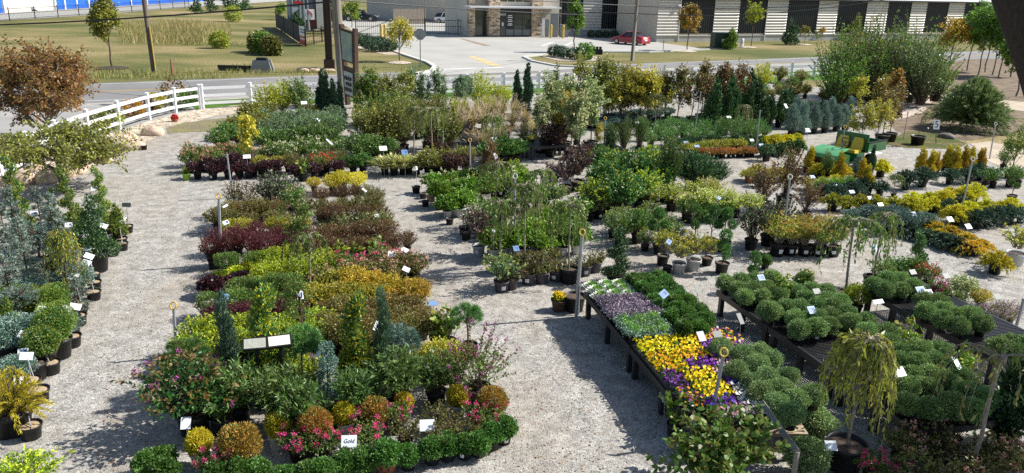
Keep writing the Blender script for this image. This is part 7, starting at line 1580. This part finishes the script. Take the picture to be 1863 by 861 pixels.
# the red ball of blooms by the pebble bank
o = thing('red_lantern_ball', 'small round red flower ball on the pebble bank', 'garden ornament', tuple(at(318, 222))); m = MB(); m.arr(petals(np.random.default_rng(3), sph(np.random.default_rng(4), 60) * .12 + [0, 0, .2], 10, .03, .05)); m.build('blossoms', [frd], o); m = MB(); m.lathe([(0, 0), (.12, 0), (.16, .14), (.1, .16)], 12); m.build('pot', [PTER], o)
# ------------------------------------------------------------------ landscape trees and clipped balls
def ltree(u, v, label, A, B=None, name='young_tree', cat='tree', group=None, seed=1, **k):
    g2 = np.random.default_rng(seed + int(u) * 7 + int(v)); p = at(u, v); o = thing(name, label, cat, tuple(p), 0, group)
    for part, mb, ms in tree(g2, A, B, **k): mb.build(part, ms, o)
    return o
GB = mat('grey bark', (.16, .14, .12), .85, noise=.35, scale=9)
ltree(92, 258, 'wide rust red maple behind the curved white fence', maple, bronze, 'autumn_maple', h=4.3, th=.5, r=2.3, n1=26, n2=560, nl=26, reach=.4, L=.12, W=.075, tr=.1, pb=.3, cz=2.2, zr=2.05, gap=.15, bark=GB, up=.9)
ltree(112, 346, 'low spreading yellow green tree ringed by tan boulders', olive, ygreen, 'spreading_crabapple', h=2.4, th=.5, r=2.35, n1=26, n2=470, nl=24, reach=.4, L=.1, W=.06, tr=.075, pb=.45, cz=1.35, zr=.85, gap=.25, bark=GB, up=.9)
ltree(204, 123, 'yellow green young tree in a dark mulch ring on the far lawn', ygreen, olive, h=5.0, th=1.5, r=1.55, n1=16, n2=230, nl=18, L=.2, W=.13, tr=.07, pb=.5, shape=.35, cz=3.1, zr=1.8)
ltree(727, 113, 'thin yellow autumn tree beside the stop sign', ygreen, gold, h=4.0, th=1.0, r=1.3, n1=14, n2=170, nl=13, L=.16, W=.1, tr=.05, pb=.5, gap=.2, cz=2.4, zr=1.55)
ltree(1044, 96, 'full green young tree between the office and the red car', green, lightg, h=5.3, th=1.3, r=1.25, n1=16, n2=260, nl=20, L=.2, W=.13, tr=.07, pb=.4, shape=.55, cz=3.3, zr=2.0)
ltree(1250, 93, 'orange brown autumn tree before the first dark storage bay', amber, olive, h=5.2, th=1.5, r=1.6, n1=14, n2=200, nl=14, L=.19, W=.12, tr=.06, pb=.4, gap=.2, shape=.6, cz=3.4, zr=1.9)
ltree(1366, 86, 'sparse lime leaved tree with upright branches by the pedestal', lime, ygreen, h=5.6, th=1.3, r=1.3, n1=10, n2=70, nl=18, L=.2, W=.13, tr=.05, gap=.35, cz=3.5, zr=2.1)
ltree(1463, 82, 'tiny sparse sapling by the storage building wall', olive, ygreen, h=2.6, th=.5, r=.8, n1=8, n2=45, nl=10, L=.16, W=.1, tr=.03, gap=.3)
ltree(1495, 74, 'tiny orange sapling by the storage building wall', amber, ygreen, h=2.2, th=.3, r=.55, n1=8, n2=40, nl=10, L=.16, W=.1, tr=.03, gap=.3)
ltree(640, 50, 'green bushy tree beside the black pickup', green, ygreen, h=3.8, th=.5, r=1.6, n1=12, n2=150, nl=14, L=.24, W=.16, tr=.06)
ltree(606, 62, 'slim green tree between trailer and grey utility pole', lightg, green, h=4.6, th=.5, r=.8, n1=10, n2=100, nl=14, L=.24, W=.16, tr=.05)
ltree(512, 36, 'small light green tree at the top of the mesh fence', lightg, green, h=2.6, th=.3, r=1.0, n1=8, n2=70, nl=12, L=.26, W=.17, tr=.05)
def conifer(u, v, h, r, label, A=needledk, B=needle, group=None, name='young_spruce', n=900, L=.26):
    g2 = np.random.default_rng(int(u * 3 + v)); p = at(u, v); o = thing(name, label, 'conifer', tuple(p), 0, group)
    for part, mb, ms in column(A, B, h, r, .15, n, L, L * .35, .5, .9, .16, .85)(g2): mb.build({'foliage': 'crown', 'stem': 'trunk'}[part], ms, o)
conifer(1438, 82, 3.0, 1.0, 'dark green spruce against the ribbed storage wall')
conifer(1554, 74, 3.4, 1.1, 'dense olive green conifer by the right storage bays', olive, green)
conifer(1329, 90, 2.2, .7, 'green conifer leaning against the transformer box', green, lightg)
conifer(541, 60, 2.6, .9, 'dark young spruce beside the grey container')
for i, (u, v, s) in enumerate(((358, 25, 1.0), (384, 21, 1.1), (416, 18, 1.1), (432, 23, 1.2), (447, 17, 1.0))):
    conifer(u, v, 2.6 * s, 1.15 * s, 'small round spruce on the far lawn crest, %s from the left' % ORD[i], group='spruces on the lawn crest', n=500, L=.34)
def ball(u, v, r, label, A=needledk, B=dkgreen, group='clipped shrubs across the road', name='clipped_shrub', n=750, L=.085, sq=.95, cat='shrub'):
    g2 = np.random.default_rng(int(u * 5 + v)); p = at(u, v); o = thing(name, label, cat, tuple(p), 0, group)
    P, d = shell(g2, [(0, 0, r * .85, r, r, r * sq)], n, .25, .08, -.75); m = MB(); P2, d2 = shell(g2, [(0, 0, r * .85, r * .75, r * .75, r * .75 * sq)], n // 2, .4, 0, -.9); m.arr(leaves(g2, P2, unit(d2 + g2.normal(size=d2.shape) * .5), L * 1.5, L * 1.3)); m.arr(leaves(g2, P, unit(d * .8 + g2.normal(size=d.shape) * .5), L, L * .6)); m.build('foliage', [A], o)
    m = MB(); m.tube([(0, 0, 0), (0, 0, r * .8)], .05, 5); m.build('stem', [BARK], o)
for i, u in enumerate((1075, 1089, 1103, 1118)): ball(u, 69, .55, 'dark round shrub left of the red car, %s from the left' % ORD[i])
for i, (u, v, r) in enumerate(((668, 80, .6), (676, 84, .6), (684, 86, .6), (690, 83, .55), (698, 87, .6), (706, 90, .55), (714, 92, .55), (668, 90, .62), (676, 93, .62), (686, 95, .62), (703, 95, .62), (712, 94, .6), (655, 79, .6), (661, 84, .6))): ball(u, v, r, 'dark round shrub on the planted bank by the gate, %s in its drift' % ORD[i])
for i, (u, v) in enumerate(((1007, 103), (1017, 104), (1026, 106), (1041, 108))): ball(u, v, .62, 'dark round shrub on the lot island, %s from the left' % ORD[i])
ball(1063, 109, .8, 'loose green shrub beside the black crate on the lot island', green, green, None, n=300, L=.22, sq=1.1)
for i, (u, v, r, A) in enumerate(((471, 95, .95, olive), (483, 98, .95, green), (496, 101, .85, olive))): ball(u, v, r, 'rounded olive bush on the far lawn, %s from the left' % ORD[i], A, A, 'bushes on the far lawn', 'lawn_bush', 700, .24, 1.15)
ball(400, 88, .9, 'bright green bush in the reeds of the far lawn', ygreen, green, None, 'lawn_bush', 500, .2)
ball(425, 40, 1.3, 'light green bush on the slope behind the reeds', ygreen, green, None, 'lawn_bush', 500, .24)
for i, (u, v, A, r) in enumerate(((205, 235, ygreen, .55), (245, 215, amber, .5), (285, 200, gold, .5), (318, 190, bronze, .8), (180, 243, olive, .5), (330, 200, green, .55), (352, 190, green, .5), (265, 208, brownred, .5))):
    ball(u, v, r, 'autumn garden shrub behind the curved white fence, %s planted' % ORD[i], A, A, 'shrubs behind the curved fence', 'garden_shrub', 420, .09)
# nursery tree lines on the right
tr_spec = [(1672, 196, 'olive', 3.0), (1700, 190, 'olive', 2.6), (1520, 198, 'green', 2.8), (1640, 176, 'green', 4.0), (1570, 176, 'green', 4.0), (1512, 188, 'green', 3.9), (1535, 193, 'green', 3.4), (1558, 182, 'green', 4.4), (1580, 190, 'green', 3.9), (1602, 180, 'green', 4.3), (1626, 186, 'olive', 4.1), (1648, 192, 'olive', 3.9), (1668, 184, 'olive', 3.6), (1690, 178, 'green', 3.2), (1530, 176, 'green', 3.2), (1592, 172, 'olive', 3.6)]
for i, (u, v, c, h) in enumerate(tr_spec):
    g2 = np.random.default_rng(int(u)); o = thing('nursery_tree', 'multi stemmed %s nursery tree in the tall right clump, %s placed' % (c, ORD[i]), 'tree', tuple(at(u, v)), 0, 'tall nursery trees on the right')
    for part_, mb_, ms_ in bush(g2, green if c == 'green' else greyg, lightg if i % 3 != 1 else ygreen, r=1.15, z0=.25, z1=h * 1.02, ns=90, nl=27, L=.13, W=.065, f0=.16, ang=50, fill=200, base_r=.3, lump=.2, wild=.55, stemr=.022, tipt=.6, pb=.4, upb=h * .12): mb_.build({'foliage': 'crown', 'stems': 'trunk'}[part_], ms_, o)
for i, (u, v, h, c) in enumerate(((1759, 129, 5.6, 0), (1779, 138, 5.9, 0), (1792, 132, 5.8, 0), (1805, 137, 6.0, 0), (1816, 142, 5.6, 1), (1838, 141, 5.0, 1), (1848, 176, 4.3, 1), (1726, 128, 4.6, 2))):
    ltree(u, v, ('yellow topped' if c == 2 else 'slim trunked green') + ' shade tree in the brown soil row, %s placed' % ORD[i], green if c < 2 else amber, lightg if c < 2 else gold, 'shade_tree', group='shade trees on the brown soil', h=h, th=h * .33, r=1.5, n1=14, n2=210, nl=20, L=.19, W=.12, tr=.055, pb=.5, bark=GB, cz=h * .66, zr=h * .36)
for i, (u, v, A, B, h) in enumerate(((1603, 222, ygreen, amber, 2.6), (1620, 226, bronze, amber, 3.0), (1590, 228, olive, amber, 2.4), (1560, 205, ygreen, gold, 2.2))):
    ltree(u, v, 'slim amber autumn tree before the tall right clump, %s placed' % ORD[i], A, B, 'nursery_tree', group='amber nursery trees', h=h, th=.5, r=.55, n1=10, n2=100, nl=16, L=.11, W=.07, tr=.03, gap=.15)
for u, v, A, B, l, s in ((1603, 262, bronze, olive, 'bronze leaved tree in big black tub, left of two', 1.0), (1617, 258, brownred, olive, 'bronze leaved tree in big black tub, right of two', 1.0)):
    o = ltree(u, v, l, A, B, 'potted_tree', group='tub trees by the green cart', h=2.7, th=.7, r=.5, n1=10, n2=90, nl=16, L=.1, W=.06, tr=.025, gap=.2); a, b, t = potmesh('p25'); link('pot', a, o); link('soil', b, o)
o = ltree(1668, 264, 'twiggy almost leafless tree in a wide black tub', olive, olive, 'potted_tree', h=1.9, th=.5, r=.4, n1=7, n2=22, nl=7, L=.09, W=.05, tr=.014); a, b, t = potmesh('p25'); link('pot', a, o); link('soil', b, o)
ROW('t_yellow', 2, 1572, 218, 1600, 216, 'bright yellow leaved tree', 'above the green cart bed', s=.8)
ROW('far_olive', 3, 1500, 172, 1545, 166, 'low olive shrub', 'left of the tall right clump', s=.9)
# feathery willow
g2 = np.random.default_rng(77); p = at(1762, 236); o = thing('dwarf_willow', 'wide feathery green willow mound behind the number five sign', 'willow', tuple(p))
for part, mb, ms in sprays(g2, LM('willow', C((.09, .13, .035), (.13, .18, .05), (.17, .22, .08))), greyg, 2.0, .3, 2.6, 420, 60, .2, .032, .5, .15, 30, .3, .5, .5, .3): mb.build({'foliage': 'crown', 'stems': 'trunk'}[part], ms, o)
# the big tree just outside the right edge: its limb crosses the corner, its crown shades the near roses
g3 = np.random.default_rng(9)
o = thing('shade_tree', 'dark leaning tree limb crossing the upper right corner', 'tree', (7.6, 6.2, 0))
def w2l(p): return (p[0] - 7.6, p[1] - 6.2, p[2])
def atd(u, v, dep): d = ray(u, v); return Vector((d[0] * dep, d[1] * dep, H + d[2] * dep))
L1 = [atd(1985, 330, 6.6), atd(1915, 100, 6.3), atd(1868, -20, 6.2), atd(1820, -160, 6.2), atd(1760, -380, 6.4)]
m = MB(); m.tube([(0, 0, -.2), (.05, 0, 1.5), (-.1, .1, 3.2)] + [w2l(q) for q in L1], [.42, .36, .33, .3, .27, .25, .21, .16], 14)
m.tube([(-.05, .05, 2.6), (1.8, 1.7, 4.6), (4.5, 4.3, 6.0)], [.26, .2, .12], 10); m.build('trunk', [mat('dark bark', (.035, .028, .022), .95, noise=.5, scale=14, bump=.8, detail=8, stretch=(3, 3, .7))], o, True)
E = sph(g3, 260, -1) * [1.9, 1.5, 1.3] + [4.9, 4.6, 6.2]; S = E * .35 + np.array([4.6, 4.4, 6.0]) * .65; P, D, t, cur = shoots(g3, S, E, .1, 16, .3, 60)
m = MB(); m.arr(leaves(g3, P, D, .17, .11)); m.build('crown', [green], o); m = MB(); stems(m, cur, .03, .008); m.build('limbs', [GB], o)
# ------------------------------------------------------------------ green utility cart
GRN = mat('tractor green', (.018, .13, .035), .35, coat=.3, noise=.15, scale=4); GRN2 = mat('faded green hood', (.11, .36, .15), .4, noise=.15, scale=3); SEATY = mat('seat yellow', (.68, .48, .04), .45)
c = at(1526, 310); o = thing('utility_cart', 'green open utility cart with yellow seats and a dump bed', 'utility cart', tuple(c), math.radians(217))
def part(nm, m, boxes=(), parent=None, **k):
    mb = MB()
    for cc, ss in boxes: mb.box(cc, ss)
    return mb.build(nm, [m], parent or o)
mb = MB(); mb.grid([[(1.32, y, .6), (1.31, y * 1.0, .74), (1.22, y * .98, .8), (.62, y * .95, .95), (.45, y * .95, .97)] for y in (-.62, -.55, 0, .55, .62)]); mb.build('hood', [GRN2], o, True)
mb = MB(); mb.box((.86, 0, .57), (.86, 1.2, .34)); mb.build('front_body', [GRN], o)
part('floor', BLK, [((.1, 0, .42), (1.0, 1.2, .06))]); part('side_panel', GRN, [((-.28, 0, .58), (.5, 1.24, .34))])
part('bumper', BLK, [((1.36, 0, .52), (.08, 1.1, .24))])
for y in (-.45, .45): q = part('headlight', LAMP, [((1.335, y, .68), (.03, .14, .09))])
for y in (-.3, .3):
    mb = MB(); mb.box((-.22, y, .8), (.46, .46, .11), 0, None, .9); q = mb.build('seat', [SEATY], o)
    mb = MB(); mb.grid([[(-.44 - .12 * k_, y + w * .23 * (1 - .25 * k_ ** 3), .84 + .42 * k_) for k_ in np.linspace(0, 1, 5)] for w in (-1, -.5, 0, .5, 1)]); mb.grid([[(-.50 - .12 * k_, y + w * .23 * (1 - .25 * k_ ** 3), .84 + .42 * k_) for k_ in np.linspace(0, 1, 5)] for w in (-1, -.5, 0, .5, 1)]); mb.build('backrest', [SEATY], q, True)
mb = MB(); an = np.linspace(0, 2 * PI, 21); mb.tube(np.stack([.3 + .06 * np.cos(an) * 1.4, .3 + .18 * np.sin(an), 1.18 + .16 * np.cos(an)], 1), .018, 6); mb.tube([(.3, .3, 1.18), (.55, .3, .98)], .02, 6); mb.tube([(.3, .13, 1.18), (.3, .47, 1.18)], .014, 6); mb.build('steering_wheel', [BLK], o)
part('seat_back_panel', GRN, [((-.62, 0, 1.08), (.05, 1.3, .66))])
BED = part('dump_bed', BLK, [((-1.28, 0, .74), (1.24, 1.26, .05))])
for y in (-.66, .66): part('bed_side', GRN, [((-1.28, y, .9), (1.28, .05, .34))], BED); part('bed_rail', BLK, [((-1.28, y, 1.1), (1.32, .06, .05))], BED)
part('tailgate', GRN, [((-1.92, 0, .9), (.05, 1.26, .34))], BED)
part('white_bucket_lid', WHT, [((-.9, .82, .72), (.5, .3, .04))])
for x, y, r in ((.85, -.55, .27), (.85, .55, .27), (-1.1, -.56, .31), (-1.1, .56, .31)):
    w = MB(); w.lathe([(r * .55, -.13), (r * .9, -.14), (r, -.09), (r, .09), (r * .9, .14), (r * .55, .13)], 18); wo = w.build('wheel', [TYRE], o, True); wo.location = (x, y, r); wo.rotation_euler = (PI / 2, 0, 0); w = MB(); w.lathe([(0, -.12), (r * .56, -.11), (r * .56, .11), (0, .12)], 12); w.build('rim', [SEATY], wo)
# ------------------------------------------------------------------ camera, sky, sun
cd = bpy.data.cameras.new('camera'); cam = link('camera', cd); SC.camera = cam
X = math.cos(ROL) * RT + math.sin(ROL) * UP; Y = math.cos(ROL) * UP - math.sin(ROL) * RT; Z = -FW
cam.matrix_world = Matrix(((X[0], Y[0], Z[0], 0), (X[1], Y[1], Z[1], 0), (X[2], Y[2], Z[2], H), (0, 0, 0, 1)))
cd.sensor_width = 36; cd.lens = 36 * F / 1863; cd.clip_end = 3000; cd.clip_start = .1
EL, AZ = math.radians(43), math.atan2(.27, 1.0)          # sun: to the right and slightly behind the scene
sd = Vector((math.cos(EL) * math.cos(AZ), math.cos(EL) * math.sin(AZ), math.sin(EL)))
sl = bpy.data.lights.new('sun', 'SUN'); sl.energy = 4.6; sl.angle = math.radians(.53); sl.color = (1, .965, .9)
so = link('sun', sl); so.rotation_euler = sd.to_track_quat('Z', 'Y').to_euler(); so.location = (30, 10, 40)
w = bpy.data.worlds.new('World'); SC.world = w; w.use_nodes = True; n = w.node_tree; bg = n.nodes['Background']
sk = n.nodes.new('ShaderNodeTexSky'); sk.sky_type = 'NISHITA'; sk.sun_disc = False; sk.sun_elevation = EL; sk.sun_rotation = PI / 2 - AZ
n.links.new(sk.outputs[0], bg.inputs[0]); bg.inputs[1].default_value = .082
vs = SC.view_settings; vs.view_transform = 'Standard'; vs.look = 'None'; vs.gamma = 1; vs.exposure = 0.82; vs.use_curve_mapping = False
SC.render.engine = 'CYCLES'; cy = SC.cycles; cy.max_bounces = 6; cy.diffuse_bounces = 3; cy.glossy_bounces = 2; cy.transmission_bounces = 3; cy.transparent_max_bounces = 4; cy.use_denoising = False; cy.sample_clamp_indirect = 4
